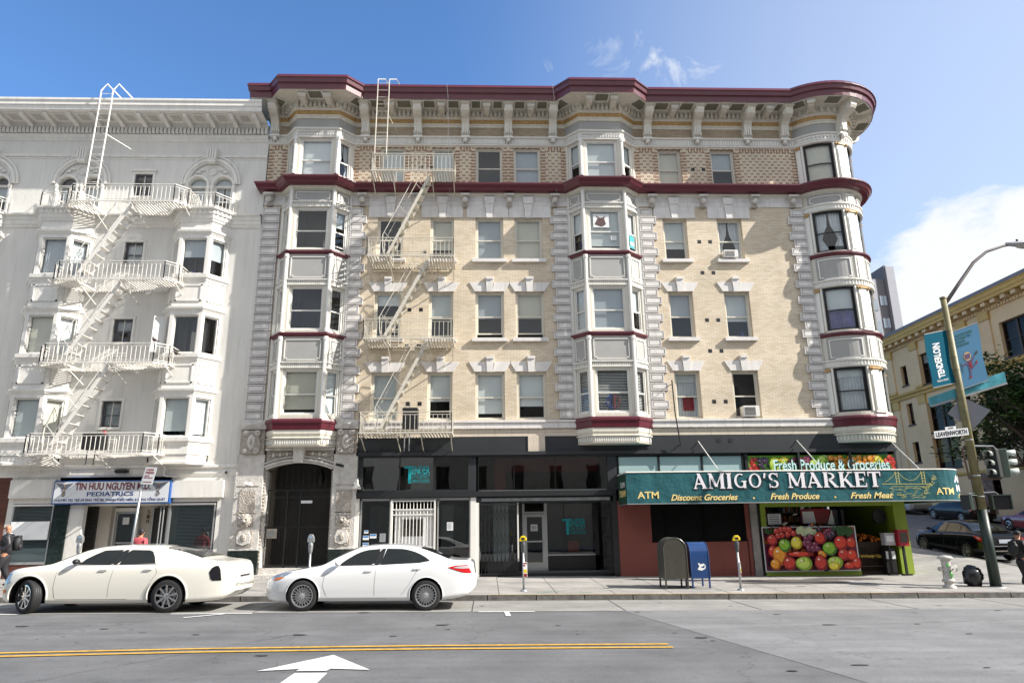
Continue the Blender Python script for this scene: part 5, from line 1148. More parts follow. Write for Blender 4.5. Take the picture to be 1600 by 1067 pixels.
def stair(par,xa,za,xb,zb,y,w,m,n=9):
    mb=MB()
    for yy in (y,y-w):
        mb.add([(xa-.0,yy-.008,za+.08),(xb,yy-.008,zb+.08),(xb,yy-.008,zb-.15),(xa,yy-.008,za-.15),(xa,yy+.008,za+.08),(xb,yy+.008,zb+.08),(xb,yy+.008,zb-.15),(xa,yy+.008,za-.15)],[(0,1,2,3),(7,6,5,4),(0,4,5,1),(1,5,6,2),(2,6,7,3),(3,7,4,0)],m)
    for i in range(n):
        t=(i+.5)/n; x,z=xa+(xb-xa)*t,za+(zb-za)*t-.05; mb.box(x-.09,x+.09,y-w,y,z-.01,z+.01,m)
    so_=mb.build('stair',par)
    hr=MB(); h=.62; dx=xb-xa; dz=zb-za; l=math.hypot(dx,dz)
    for yy in (y-w-.02,y+.02):
        P=lambda t,e:(xa+dx*t-e*.55,yy,za+dz*t+e*.62)
        hr.tube([(xa-.05,yy,za+.0),P(.10,h),P(.85,h),(xb-.10,yy,zb+.42),(xb-.06,yy,zb+.12)],.014,m,5)
        for t in (.15,.5,.82): hr.tube([(xa+dx*t,yy,za+dz*t),P(t,h)],.011,m,4)
    hr.build('handrail',so_)
FE=thing('fire_escape',(-2.75,-.5,4.9),'cream iron fire escape with four balconies on the beige building','fire escape')
BZ=[4.86,8.09,11.12,14.47]
for i,z in enumerate(BZ): balcony(FE,-4.23,-1.18,1.33,z,.69,IRON,hole=(-3.45,-2.0) if i else (-3.0,-2.2))
for (za,zb,xb) in ((14.45,11.14,-3.62),(11.10,8.11,-3.62),(8.07,4.88,-3.66)): stair(FE,-2.08,za,xb,zb,-.60,.50,IRON,10)
ld=MB()
for x in (-4.12,-3.69): ld.tube([(x,-1.30,14.9),(x,-1.24,17.7),(x,-1.25,18.38),(x+.19 if 1 else 0,-.7,18.78),(x+.5,-.3,18.35)],.020,IRON,6)
for k in range(11): z=15.3+k*.29; ld.tube([(-4.12,-1.03-.19*(z-15.1)/2.6,z),(-3.69,-1.03-.19*(z-15.1)/2.6,z)],.010,IRON,4)
ld.tube([(-3.69,-1.1,16.9),(-3.45,-.05,16.75)],.014,IRON,4); ld.build('roof_ladder',FE)
ld=MB()
ld.box(-2.85,-2.35,-.98,-.55,5.05,5.75,BLACK)
for x in (-2.78,-2.62): ld.tube([(x,-.85,4.3),(x,-.85,5.9)],.02,GREYM,6)
ld.box(-2.9,-2.3,-.9,-.7,5.70,5.76,IRON); ld.build('drop_ladder',FE)
FW=thing('fire_escape',(-13.1,-.6,4.3),'white iron fire escape with four wide balconies on the white building','fire escape')
WZb=[4.26,7.27,10.22,13.16]
for i,z in enumerate(WZb): balcony(FW,-15.08,-10.80,1.42,z,.66,IRONW,hole=(-14.1,-12.6),cham=.35,slat='y')
for (za,zb) in ((13.14,10.24),(10.20,7.29),(7.25,4.28)): stair(FW,-12.66,za,-14.32,zb,-.70,.55,IRONW,10)
ld=MB()
for x in (-14.35,-13.92): ld.tube([(x,-1.36,13.6),(x,-1.30,17.0),(x,-1.32,17.7),(x+.05,-1.1,18.15),(x+.62,-.5,17.6)],.026,IRONW,6)
for k in range(14): z=14.0+k*.28; ld.tube([(-14.35,-1.23,z),(-13.92,-1.23,z)],.011,IRONW,4)
ld.tube([(-13.92,-1.25,15.9),(-13.0,-.02,15.6)],.015,IRONW,4); ld.build('roof_ladder',FW)
ld=MB(); ld.box(-13.35,-12.75,-.95,-.5,4.45,4.98,BLACK); 
for x in (-13.2,-12.95): ld.tube([(x,-.8,3.95),(x,-.8,5.05)],.018,BLACK,5)
ld.build('drop_ladder',FW)
m=MB(); m.box(-12.92,-12.84,-.6,-.5,4.98,5.1,mat('faded_red',(.4,.03,.03),.6)); tag(m.build('cloth'),'small red cloth on the lowest white fire escape balcony','cloth')
for bi,b in enumerate(WBAY):
    o=thing('balustrade',((b[1]+b[2])/2,-.6,13.27),['white iron balustrade with ring ornament on the bay right of the white fire escape','white iron balustrade on the bay left of the white fire escape','white iron balustrade cut off by the left picture edge'][bi],'railing')
    rl=MB(); pts=bayoff(b,.16,-.05); railing(rl,pts,13.28,13.84,IRONW,.16)
    cx=(b[1]+b[2])/2-.1
    rl.build('railing',o); rl=MB()
    for r_ in (.17,.11,.05): rl.tube([(cx+r_*math.cos(t*math.pi/6),-.78,13.56+r_*math.sin(t*math.pi/6)) for t in range(13)],.012,IRONW,4)
    rl.build('ring_ornament',o)
# pigeons
for (x,z,y,l,rz) in ((-11.28,8.0,-1.2,'brown grey pigeon perched upright on the fire escape rail of the white building',.3),(-10.62,7.60,-.95,'dark pigeon crouching on the ledge right of the white fire escape',-.2)):
    o=thing('pigeon',(x,y,z),l,'pigeon'); m=MB(); G_=mat('pigeon_grey',(.07,.05,.05),.8)
    m.blob((x,y,z+.09),(.075,.05,.055),G_,10,7); m.blob((x-.05,y,z+.13),(.045,.04,.05),G_,8,6); m.blob((x-.065,y,z+.185),(.028,.026,.028),G_,8,6); m.prism([(x+.04,z+.09),(x+.16,z+.05),(x+.16,z+.035),(x+.04,z+.05)],y-.025,y+.025,G_); m.tube([(x-.088,y,z+.183),(x-.108,y,z+.178)],[.008,.002],BLACK,5)
    for s_ in (-1,1): m.tube([(x,y+s_*.02,z+.05),(x,y+s_*.02,z)],.005,mat('pigeon_leg',(.3,.08,.07)),4)
    m.build('pigeon_body',o,smooth=True)
# air conditioners, window things
for (x0,x1,z0,z1,l) in ((9.02,9.55,11.56,11.86,'white window air conditioner in the upper right window below the maroon cornice'),(9.15,9.72,5.50,5.88,'white window air conditioner in the lowest window above the market')):
    o=thing('air_conditioner',((x0+x1)/2,0,z0),l,'air conditioner'); m=MB(); m.box(x0,x1,-.16,.2,z0,z1,WTRIM); m.build('casing',o,bevel=.01); m=MB(); m.box(x0+.05,x1-.14,-.168,-.16,z0+.05,z1-.05,CHAR)
    for k in range(7): zz=z0+.06+k*(z1-z0-.12)/6; m.box(x0+.05,x1-.14,-.175,-.166,zz-.004,zz+.004,WTRIM)
    m.build('grille',o)
m=MB(); m.tube([(4.4+.32*math.cos(t*math.pi/12),-.52,6.02+.25*math.sin(t*math.pi/12)) for t in range(25)],.016,NAVY,4); tl_=MB()
for i in range(25):
    pass
m=MB(); 
for a0,a1,mm in ((60,300,NAVY),(-60,60,MATS['inner_red_wall'])): m.tube([(4.42+.24*math.cos(R(a0+(a1-a0)*t/12)),-.47,6.0+.22*math.sin(R(a0+(a1-a0)*t/12))) for t in range(13)],.020,mm,4)
m.box(4.30,4.345,-.485,-.46,5.74,6.26,NAVY); m.box(4.46,4.505,-.485,-.46,5.74,6.26,CRIM); m.box(4.36,4.39,-.485,-.46,5.8,6.2,BLACK); tag(m.build('window_emblem'),'blue and red ring emblem hanging in the lowest window of the middle bay','emblem')
m=MB(); m.box(4.02,4.62,-.47,-.46,12.62,13.16,PAPER); m.add([(4.07+.0,-.475,12.75),(4.2,-.475,13.0),(4.1,-.475,13.1),(4.27,-.475,13.02),(4.37,-.475,13.02),(4.52,-.475,13.1),(4.44,-.475,12.98),(4.5,-.475,12.75),(4.38,-.475,12.66),(4.28,-.475,12.66)],[tuple(range(10))],mat('poster_ink',(.12,.07,.07),.8,var=.5,sc=20)); tag(m.build('poster'),'paper poster of a dark horned skull in the middle bay window under the cornice','poster')
m=MB(); m.box(4.66,4.86,-.47,-.462,12.1,12.28,PAPER); tag(m.build('notice'),'small white note in the lower sash of the middle bay window under the cornice','notice')
m=MB(); m.box(5.42,5.46,-.42,-.40,11.9,12.3,PAPER) if 0 else None; T=TF(5.24,-.55,math.atan2(.55,.61)); m.box(.22,.50,.03,.04,11.85,12.35,TEAL,T); m.box(.26,.46,.02,.03,11.95,12.1,PAPER,T); tag(m.build('poster'),'blue and white poster in the right facing side window of the middle bay','poster')
m=MB(); m.box(7.1,7.5,.24,.26,5.78,6.28,mat('red_cloth',(.22,.01,.02),.8,var=.4,sc=9)); tag(m.build('cloth'),'dark red cloth hung inside the lowest window right of the middle bay','cloth')
m=MB(); m.box(12.95,13.9,.55-.95,-.40,11.78,11.92,mat('basket_brown',(.09,.03,.02),.8)); m.prism([(13.4,11.92),(13.62,11.92),(13.45,12.3)],-.37,-.33,PAPER); tag(m.build('window_basket'),'brown basket with a white cone on a sill of the round corner bay','basket')
# ================= STREET =================
def road_mat(name,col,vr,sc_,rough=.85,crack=0.):
    m=bpy.data.materials.new(name); m.use_nodes=True; t=m.node_tree; b=t.nodes['Principled BSDF']; b.inputs['Roughness'].default_value=rough
    g=nn(t,'ShaderNodeNewGeometry')
    def noise(s,d=5,r=.6):
        n=nn(t,'ShaderNodeTexNoise'); n.inputs['Scale'].default_value=s; n.inputs['Detail'].default_value=d; n.inputs['Roughness'].default_value=r; lk(t,g.outputs['Position'],n.inputs['Vector']); return n.outputs[0]
    def M(op,x,y=None):
        n=nn(t,'ShaderNodeMath',operation=op)
        for i,q in enumerate((x,y)):
            if q is None: continue
            if isinstance(q,(int,float)): n.inputs[i].default_value=q
            else: lk(t,q,n.inputs[i])
        return n.outputs[0]
    def MR(x,a,b_,c,d):
        n=nn(t,'ShaderNodeMapRange'); lk(t,x,n.inputs[0])
        for i,v in enumerate((a,b_,c,d)): n.inputs[i+1].default_value=v
        return n.outputs[0]
    f=M('MULTIPLY',MR(noise(sc_),.3,.7,1-vr,1+vr),MR(noise(90,2,.5),.3,.7,.82,1.18))
    mp=nn(t,'ShaderNodeMapping'); mp.inputs['Scale'].default_value=(.10,2.0,1); lk(t,g.outputs['Position'],mp.inputs[0]); n=nn(t,'ShaderNodeTexNoise'); n.inputs['Scale'].default_value=1.3; n.inputs['Detail'].default_value=6; lk(t,mp.outputs[0],n.inputs['Vector'])
    f=M('MULTIPLY',f,MR(n.outputs[0],.35,.68,.90,1.09))
    f=M('MULTIPLY',f,MR(noise(6.5,3,.5),.64,.72,1,.78))            # small stains and gum
    f=M('MULTIPLY',f,MR(noise(28,3,.6),.32,.68,.90,1.10)); f=M('MULTIPLY',f,MR(noise(.9,7,.7),.42,.62,.90,1.05)); f=M('MULTIPLY',f,MR(noise(17,2,.5),.70,.76,1,.72))
    if crack:
        v=nn(t,'ShaderNodeTexVoronoi',feature='DISTANCE_TO_EDGE'); v.inputs['Scale'].default_value=.22; wv=nn(t,'ShaderNodeVectorMath',operation='ADD'); n3=nn(t,'ShaderNodeTexNoise'); n3.inputs['Scale'].default_value=1.5; n3.inputs['Detail'].default_value=6; lk(t,g.outputs['Position'],n3.inputs['Vector']); sc3=nn(t,'ShaderNodeVectorMath',operation='SCALE'); lk(t,n3.outputs['Color'],sc3.inputs[0]); sc3.inputs['Scale'].default_value=1.6; lk(t,g.outputs['Position'],wv.inputs[0]); lk(t,sc3.outputs[0],wv.inputs[1]); lk(t,wv.outputs[0],v.inputs['Vector'])
        f=M('MULTIPLY',f,MR(v.outputs['Distance'],.0,.006,crack,1))
    sc=nn(t,'ShaderNodeVectorMath',operation='SCALE'); lk(t,f,sc.inputs['Scale'])
    sc.inputs[0].default_value=col; lk(t,sc.outputs[0],b.inputs['Base Color'])
    bp=nn(t,'ShaderNodeBump'); bp.inputs['Strength'].default_value=.5; bp.inputs['Distance'].default_value=.006; lk(t,noise(110,2),bp.inputs['Height']); lk(t,bp.outputs[0],b.inputs['Normal'])
    MATS[name]=m; return m
ASIDE=mat('kerb_stone_dark',(.105,.098,.09),.85,var=.5,sc=6,bump=.8,bsc=18)
ASPH=road_mat('asphalt',(.130,.131,.134),.17,.6,crack=.62); ASP2=road_mat('older_pale_asphalt',(.185,.185,.188),.15,.5,crack=.72)
CONC=road_mat('gutter_concrete',(.25,.242,.228),.12,1.1); SIDE=road_mat('sidewalk_concrete',(.31,.295,.275),.20,.8,crack=.75)
YEL=mat('yellow_road_paint',(.58,.33,.05),.7,var=.35,sc=9,worn=(.60,(.16,.15,.13))); WHP=mat('white_road_paint',(.66,.66,.65),.7,var=.22,sc=6,worn=(.63,(.17,.17,.17))); YCU=mat('yellow_curb_paint',(.50,.34,.10),.8,var=.5,sc=7); RCU=mat('faded_red_curb_paint',(.34,.16,.15),.8,var=.4,sc=7)
def sheet(name,x0,x1,y0,y1,dz,m,nx=1,ny=1,h=gz,kind='structure',poly=None,**kw):
    mb=MB(); vs=[];fs=[]
    for j in range(ny+1):
        for i in range(nx+1):
            x=x0+(x1-x0)*i/nx; y=y0+(y1-y0)*j/ny
            if poly: x,y=poly(i/nx,j/ny)
            vs.append((x,y,h(x,y)+dz))
    for j in range(ny):
        for i in range(nx): a=j*(nx+1)+i; fs.append((a,a+1,a+nx+2,a+nx+1))
    mb.add(vs,fs,m); o=mb.build(name); 
    if kind: o['kind']=kind
    for k,v in kw.items(): o[k]=v
    return o
mb=MB(); 
xs=[-150,-60,-30,-15,-5,0,5,10]+[13.5+.5*i for i in range(12)]+[20,24,28,32,36,40,60,150]; ys=[-120,-60,-30,-20,-15,-12,-10,-8,-6]+[-4+.5*i for i in range(14)]+[4,6,8,10,12,14,16,20,25,30,40,60,80,110,150]
vs=[(x,y,gz(x,y)) for y in ys for x in xs]; fs=[]; nx=len(xs)
for j in range(len(ys)-1):
    for i in range(nx-1): a=j*nx+i; fs.append((a,a+1,a+nx+1,a+nx))
mb.add(vs,fs,ASPH)
o=mb.build('ground'); o['kind']='structure'
def edge(v): return 3.05+(-7.7-v)*.21
sheet('road',0,0,0,0,.004,ASP2,12,4,poly=lambda u,v:(edge(-15.5+v*7.8)+u*(30-edge(-15.5+v*7.8)),-15.5+v*7.8))
sheet('road',-30,15.2,-7.72,-5.42,.006,CONC,20,1)
# joints of the concrete lane
j=MB()
for x in (-11.2,-5.2,-.35,3.1,6.2,9.8,12.6): j.box(x-.012,x+.012,-7.7,-5.43,gz(x,-6)+.008,gz(x,-6)+.010,mat('joint_dark',(.06,.058,.055),.9))
KJ=j
# sidewalk with rounded corner and kerb
def swalk(x,y): return sw(x,y)
CXK,CYK,RK=15.2,-2.4,3.02
def kerbline(off=0.):
    P=[(-30+i*2.5,-5.42+off) for i in range(18)]+[(15.0,-5.42+off)]
    P+=[(CXK+(RK-off)*math.sin(R(a)),CYK-(RK-off)*math.cos(R(a))) for a in range(6,91,7)]
    P+=[(CXK+RK-off,y) for y in (0,1,2,3,4,6,8,11,15,20,26,34,45,60)]
    return P
K=kerbline(.17); mb=MB(); inner=[]
for x,y in K:
    if x<=15.0: inner.append((min(x,14.6),.9))
    elif y<0: inner.append((14.6,.9))
    else: inner.append((14.4,max(y,.9)))
n=len(K); N=8; vs=[];fs=[]
for (x,y),(a,b_) in zip(K,inner):
    for k in range(N+1): t=k/N; X,Y=x+(a-x)*t,y+(b_-y)*t; vs.append((X,Y,sw(X,Y)))
for i in range(n-1):
    for k in range(N): p=i*(N+1)+k; fs.append((p,p+N+1,p+N+2,p+1))
mb.add(vs,fs,SIDE); SWO=mb.build('sidewalk'); SWO['kind']='structure'; KJ.build('concrete_joint',SWO)
mb=MB(); Ko=kerbline(0); random.seed(2)
def kseg(A,B,a,b,top,m,cut=0.):
    (x0,y0),(x1,y1),(p0,q0),(p1,q1)=A,B,a,b
    mb.add([(x0,y0,gz(x0,y0)-.02),(x1,y1,gz(x1,y1)-.02),(x1+ (p1-x1)*.12,y1+(q1-y1)*.12,sw(x1,y1)+top),(x0+(p0-x0)*.12,y0+(q0-y0)*.12,sw(x0,y0)+top),(p1,q1,sw(p1,q1)+top),(p0,q0,sw(p0,q0)+top)],[(0,1,2,3),(3,2,4,5)],m)
def resample(P,st):
    out=[P[0]]
    for (x0,y0),(x1,y1) in zip(P,P[1:]):
        l=math.hypot(x1-x0,y1-y0); k=max(1,round(l/st))
        for i in range(1,k+1): out.append((x0+(x1-x0)*i/k,y0+(y1-y0)*i/k))
    return out
for p,q,a,b in zip(Ko,Ko[1:],K,K[1:]):
    l=math.hypot(q[0]-p[0],q[1]-p[1]); k=max(1,round(l/1.25))
    for i in range(k):
        f=lambda s,e,t:(s[0]+(e[0]-s[0])*t,s[1]+(e[1]-s[1])*t); g_=.006/ (l/k)
        t0,t1=i/k+g_,(i+1)/k-g_; kseg(f(p,q,t0),f(p,q,t1),f(a,b,t0),f(a,b,t1),random.uniform(.0,.006),ASIDE)
KRB=mb.build('kerb'); KRB['kind']='structure'
mb=MB()
def cpaint(x0,x1,m):
    x=x0
    while x<x1: 
        e=min(x+.9,x1); mb.add([(x,-5.385,sw(x,-5.3)+.011),(e,-5.385,sw(e,-5.3)+.011),(e,-5.30,sw(e,-5.3)+.011),(x,-5.30,sw(x,-5.3)+.011)],[(0,1,2,3)],m); x=e
cpaint(.05,10.8,YCU); cpaint(10.9,13.0,RCU); mb.build('kerb_paint',KRB)
j=MB()
for i in range(-12,12):
    x=i*1.52+.3; vs=[(x-.008,-5.24,sw(x,-5.24)+.003),(x+.008,-5.24,sw(x,-5.24)+.003),(x+.008,-.2,sw(x,-.2)+.003),(x-.008,-.2,sw(x,-.2)+.003)]
    if x<14.8: j.add(vs,[(0,1,2,3)],MATS['joint_dark'])
for y in (-3.7,-2.0):
    for i in range(-12,10): x=i*1.5; j.add([(x,y-.008,sw(x,y)+.003),(x+1.5,y-.008,sw(x+1.5,y)+.003),(x+1.5,y+.008,sw(x+1.5,y)+.003),(x,y+.008,sw(x,y)+.003)],[(0,1,2,3)],MATS['joint_dark'])
j.build('sidewalk_joint',SWO)
j=MB(); random.seed(8)
for (x,y,a,b_,mm) in ((9.2,-2.2,1.9,.75,mat('dark_paving_patch',(.10,.09,.085),.7,var=.2)),(11.4,-1.3,1.3,.4,MATS['dark_paving_patch'])):  # two irregular ovals, darker than the paving around them
    P=[(x+a*math.cos(t*math.pi/8)*(1+.1*math.sin(t*2.7)),y+b_*math.sin(t*math.pi/8)) for t in range(16)]; j.add([(p,q,sw(p,q)+.005) for p,q in P],[tuple(range(16))],mm)
for k in range(46):
    x,y=random.uniform(-13,14),random.uniform(-5.0,-.6); s_=random.uniform(.02,.10); mm=random.choice([mat('pavement_stain',(.16,.15,.14),.8,var=.1),mat('pale_spot',(.42,.41,.39),.8),MATS['pavement_stain']]); P=[(x+s_*1.8*math.cos(t*math.pi/4)*random.uniform(.7,1.1),y+s_*math.sin(t*math.pi/4)*random.uniform(.7,1.1)) for t in range(8)]; j.add([(p,q,sw(p,q)+.0045) for p,q in P],[tuple(range(8))],mm)
for k in range(30):
    x,y=random.uniform(-9,13),random.uniform(-15,-6.0); s_=random.uniform(.02,.08); P=[(x+s_*2.2*math.cos(t*math.pi/4)*random.uniform(.6,1.1),y+s_*math.sin(t*math.pi/4)*random.uniform(.7,1.1)) for t in range(8)]; j.add([(p,q,gz(p,q)+.011) for p,q in P],[tuple(range(8))],mat('tar_spot',(.05,.05,.05),.8))
for (x,y) in ((1.4,-4.85),(1.75,-4.6),(2.6,-4.8),(6.3,-4.6)):
    P=[(x+.25*math.cos(t*math.pi/4)*random.uniform(.5,1.1),y+.05*math.sin(t*math.pi/4)*random.uniform(.6,1.1)) for t in range(8)]; j.add([(p,q,sw(p,q)+.005) for p,q in P],[tuple(range(8))],mat('utility_spray_green',(.22,.36,.24),.8))
for (x0,y0,x1,y1) in ((4.6,-10.5,12,-9.4),(-6,-15.2,-3.4,-10.8)):
    P=[]; n_=26
    for i in range(n_+1): t=i/n_; P.append((x0+(x1-x0)*t+random.uniform(-.06,.06),y0+(y1-y0)*t+random.uniform(-.06,.06)))
    for p,q in zip(P,P[1:]):
        w_=random.uniform(.003,.009); dx,dy=q[0]-p[0],q[1]-p[1]; l=math.hypot(dx,dy); nx2,ny2=-dy/l*w_,dx/l*w_; j.add([(a,b,gz(a,b)+.0105) for a,b in ((p[0]+nx2,p[1]+ny2),(q[0]+nx2,q[1]+ny2),(q[0]-nx2,q[1]-ny2),(p[0]-nx2,p[1]-ny2))],[(0,1,2,3)],mat('tar_seam',(.10,.10,.10),.75,var=.2))
for k in range(34):
    x=random.uniform(-14,14); y=random.choice([-6.9,-10.6])+random.gauss(0,.35); s_=random.uniform(.015,.06); P=[(x+s_*1.7*math.cos(t*math.pi/5)*random.uniform(.6,1.1),y+s_*math.sin(t*math.pi/5)*random.uniform(.6,1.1)) for t in range(10)]; j.add([(p,q,gz(p,q)+.0108+.0001*k) for p,q in P],[tuple(range(10))],mat('oil_drip',(.105,.104,.104),.55,var=.2))
j.build('pavement_stain',SWO)
# road markings
mk=MB()
def strip(p,q,w,m,dz=.012,k=8):
    for i in range(k):
        a=(p[0]+(q[0]-p[0])*i/k,p[1]+(q[1]-p[1])*i/k); b=(p[0]+(q[0]-p[0])*(i+1)/k,p[1]+(q[1]-p[1])*(i+1)/k); l=math.hypot(b[0]-a[0],b[1]-a[1]); nx_,ny_=-(b[1]-a[1])/l*w/2,(b[0]-a[0])/l*w/2
        mk.add([(a[0]+nx_,a[1]+ny_,gz(*a)+dz),(b[0]+nx_,b[1]+ny_,gz(*b)+dz),(b[0]-nx_,b[1]-ny_,gz(*b)+dz),(a[0]-nx_,a[1]-ny_,gz(*a)+dz)],[(0,1,2,3)],m)
C1=[(-14,-13.9),(-7.4,-12.58),(-4.5,-12.32),(-1,-12.2),(2.9,-12.22)]
for off in (.0,-.30):
    for p,q in zip(C1,C1[1:]): strip((p[0],p[1]+off),(q[0],q[1]+off),.115,YEL,k=3)
strip((-.20,-7.78),(1.05,-7.80),.10,WHP); strip((.42,-7.82),(.44,-8.55),.11,WHP,dz=.0125)
strip((-6.9,-7.86),(-5.15,-7.80),.10,WHP); strip((-5.75,-7.88),(-6.35,-8.5),.11,WHP,dz=.0125); strip((-11.5,-7.8),(-10.2,-7.8),.10,WHP); strip((13.0,-7.62),(14.9,-8.25),.10,WHP)
mk.add([(x,y,gz(x,y)+.012) for x,y in ((-2.28,-12.96),(-1.56,-14.08),(-2.10,-13.98),(-2.12,-14.12),(-2.52,-14.12),(-2.50,-13.98),(-3.03,-14.10))],[(0,1,2,5,6),(2,3,4,5)],WHP)
mk.add([(x,y,gz(x,y)+.012) for x,y in ((-2.50,-14.25),(-2.08,-14.25),(-2.06,-16),(-2.56,-16))],[(0,1,2,3)],WHP)
for (a,b_) in (((18.5,.6),(27,.9)),((18.6,-1.2),(28,-1.0))): strip(a,b_,.28,YEL,dz=.02,k=14)
for y in (-.1,-2.6): strip((18.4,y),(28,y+.2),.2,WHP,dz=.018,k=14)
for y in range(6,40,6): strip((23.9,y),(23.9,y+2.5),.12,WHP,dz=.03,k=4)
o=mk.build('road_markings'); o['kind']='structure'
# ================= BEYOND THE CROSS STREET =================
FX=34.2; YB=mat('far_cream_stucco',(.56,.42,.255),.8,var=.12,sc=.6); YG=mat('far_ochre_trim',(.46,.31,.10),.7,var=.15); DW=mat('far_dark_frame',(.03,.015,.012),.6); DB=mat('far_lower_stucco',(.31,.27,.21),.8,var=.15)
FB=thing('apartment_building',(40,20,1),'cream building with ochre cornice and pilasters across the cross street, behind the tree','building')
TFW=lambda u,w,z:(FX+w,u,z)     # u runs along Y, w inwards (+X)
wins=[]
for k in range(-1,5):
    y0=16.1+8.7*k-.0
for base in (29.2,13.2,20.6+24.4,0):
    pass
bigs=[(24.6,27.4),(16.0,18.6),(7.4,10.2),(33.2,36.0),(41.8,44.6)]; smalls=[(29.2,30.0),(22.5,23.3),(20.6,21.4),(12.0,12.8),(37.8,38.6),(13.9,14.5)]
ZF=[(12.1,14.5,12.5,14.1),(8.35,10.6,9.3,11.0),(5.6,7.9,6.3,7.9)]
mb=MB(); holes=[]
for (b0,b1,s0,s1) in ZF:
    for a,c in bigs: holes.append((a,c,b0,b1))
    for a,c in smalls: holes.append((a,c,s0,s1))
holes+= [(21.2,22.2,3.4,4.6)]
wall(mb,0,50,.0,16.2,holes,YB,TFW,.35,YB); mb.quad((0,-.0,0),(0,0,16.2),(0,18,16.2),(0,18,0),YB,TFW); mb.build('wall',FB)
mb=MB(); mb.box(0.2,49.8,.6,18,0,16.5,INT,TFW); mb.build('inner_shell',FB)
random.seed(6)
for a,c,z0,z1 in holes:
    m=MB(TFW); f=.07
    m.box(a,a+f,.22,.32,z0,z1,DW); m.box(c-f,c,.22,.32,z0,z1,DW); m.box(a,c,.22,.32,z1-f,z1,DW); m.box(a,c,.22,.32,z0,z0+f,DW); m.box(a,c,.24,.30,(z0+z1)/2-.03,(z0+z1)/2+.03,DW); m.box(a-.08,c+.08,-.06,.2,z0-.12,z0,DW)
    if c-a>1.5: m.box((a+c)/2-.09,(a+c)/2+.09,.20,.32,z0,z1,DW)
    fo=m.build('window',FB); g=MB(TFW); g.quad((a,.27,z0),(c,.27,z0),(c,.27,z1),(a,.27,z1),DGL); g.build('pane',fo)
    sh=random.choice([.3,.5,.0,.8]); 
    if sh and z0>4: g=MB(TFW); g.quad((a,.34,z1-(z1-z0)*sh),(c,.34,z1-(z1-z0)*sh),(c,.34,z1),(a,.34,z1),random.choice([mat('yellowed_shade',(.35,.26,.10),.9),BLIND,mat('tan_shade',(.3,.25,.18),.9)])); g.build('shade',fo)
def fsw(mb,prof,m):
    for (d0,z0),(d1,z1) in zip(prof,prof[1:]): mb.add([(0-d0,-d0,z0),(50,-d0,z0),(50,-d1,z1),(-d1,-d1,z1)],[(0,1,2,3)],m,TFW)
mb=MB(); fsw(mb,[(0,15.55),(.10,15.58),(.10,15.75),(.2,15.8)],YB); fsw(mb,[(.2,16.02),(.72,16.05),(.75,16.25),(.80,16.28),(.86,16.5),(.95,16.6)],YG); fsw(mb,[(.95,16.6),(.97,16.82),(0,16.95)],mat('grey_flashing',(.13,.13,.16),.6)); 
mb.add([(-.9,-.95,16.6),(50,-.95,16.6),(50,18,16.9),(-.9,18,16.9)],[(0,1,2,3)],MATS['grey_flashing'],TFW); mb.quad((0,-.0,16.0),(50,0,16.0),(50,-.72,16.05),(0,-.72,16.05),YG,TFW)
mb.build('cornice',FB)
mb=MB(); y=.3
while y<49.6: mb.box(y,y+.42,-.62,.02,15.78,16.03,YB,TFW); y+=.92
mb.build('cornice_blocks',FB)
mb=MB(); y=.1
while y<49.6: mb.box(y,y+.14,-.16,.0,15.56,15.74,YB,TFW); y+=.28
mb.build('dentils',FB)
mb=MB(); fsw(mb,[(0,11.35),(.12,11.4),(.16,11.6),(.3,11.68),(.34,11.85),(0,11.95)],YG); fsw(mb,[(0,4.9),(.1,4.95),(.14,5.1),(0,5.15)],YG); mb.build('belt_course',FB)
for y in (31.3,23.6+4.2,19.7,14.9,11.0,6.4,32.2,40,45.5,3.,22.0):
    mb=MB(TFW); mb.box(y-.42,y+.42,-.10,.02,11.95,15.0,YB); mb.box(y-.50,y+.50,-.18,.02,15.0,15.6,YG); mb.box(y-.42,y+.42,-.08,.02,5.15,10.7,YB); mb.box(y-.5,y+.5,-.14,.02,10.7,11.35,YG); mb.box(y-.48,y+.48,-.16,.02,11.95,12.15,YG); mb.build('pilaster',FB)
mb=MB(TFW); mb.box(21.9,24.0,-.04,.02,2.2,5.0,mat('old_mural',(.16,.11,.09),.8,var=.9,sc=4)); mb.build('worn_mural',FB)
# tower block
TW=thing('tower_block',(53,60,4),'grey tower block with a tall fin rising beyond the round corner bay','building')
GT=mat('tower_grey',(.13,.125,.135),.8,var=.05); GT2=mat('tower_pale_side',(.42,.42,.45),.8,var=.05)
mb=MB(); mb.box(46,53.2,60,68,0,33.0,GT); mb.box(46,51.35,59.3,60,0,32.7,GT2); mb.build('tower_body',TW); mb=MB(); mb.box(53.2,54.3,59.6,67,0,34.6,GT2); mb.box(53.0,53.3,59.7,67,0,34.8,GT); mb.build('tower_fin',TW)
for k in range(9): mb=MB(); z=30.6-k*3.1; mb.box(52.0,52.9,59.93,60.2,z-1.3,z,mat('tower_window',(.35,.40,.45),.2)); mb.box(52.44,52.48,59.90,59.94,z-1.3,z,GT); mb.build('window',TW)
for k in range(9): mb=MB(); z=30.0-k*3.1; mb.box(50.5,51.2,59.24,59.4,z-1.6,z,MATS['tower_window']); mb.build('window',TW)
# far sidewalk
sheet('far_sidewalk',31.2,34.3,-3,60,.13,SIDE,2,20)
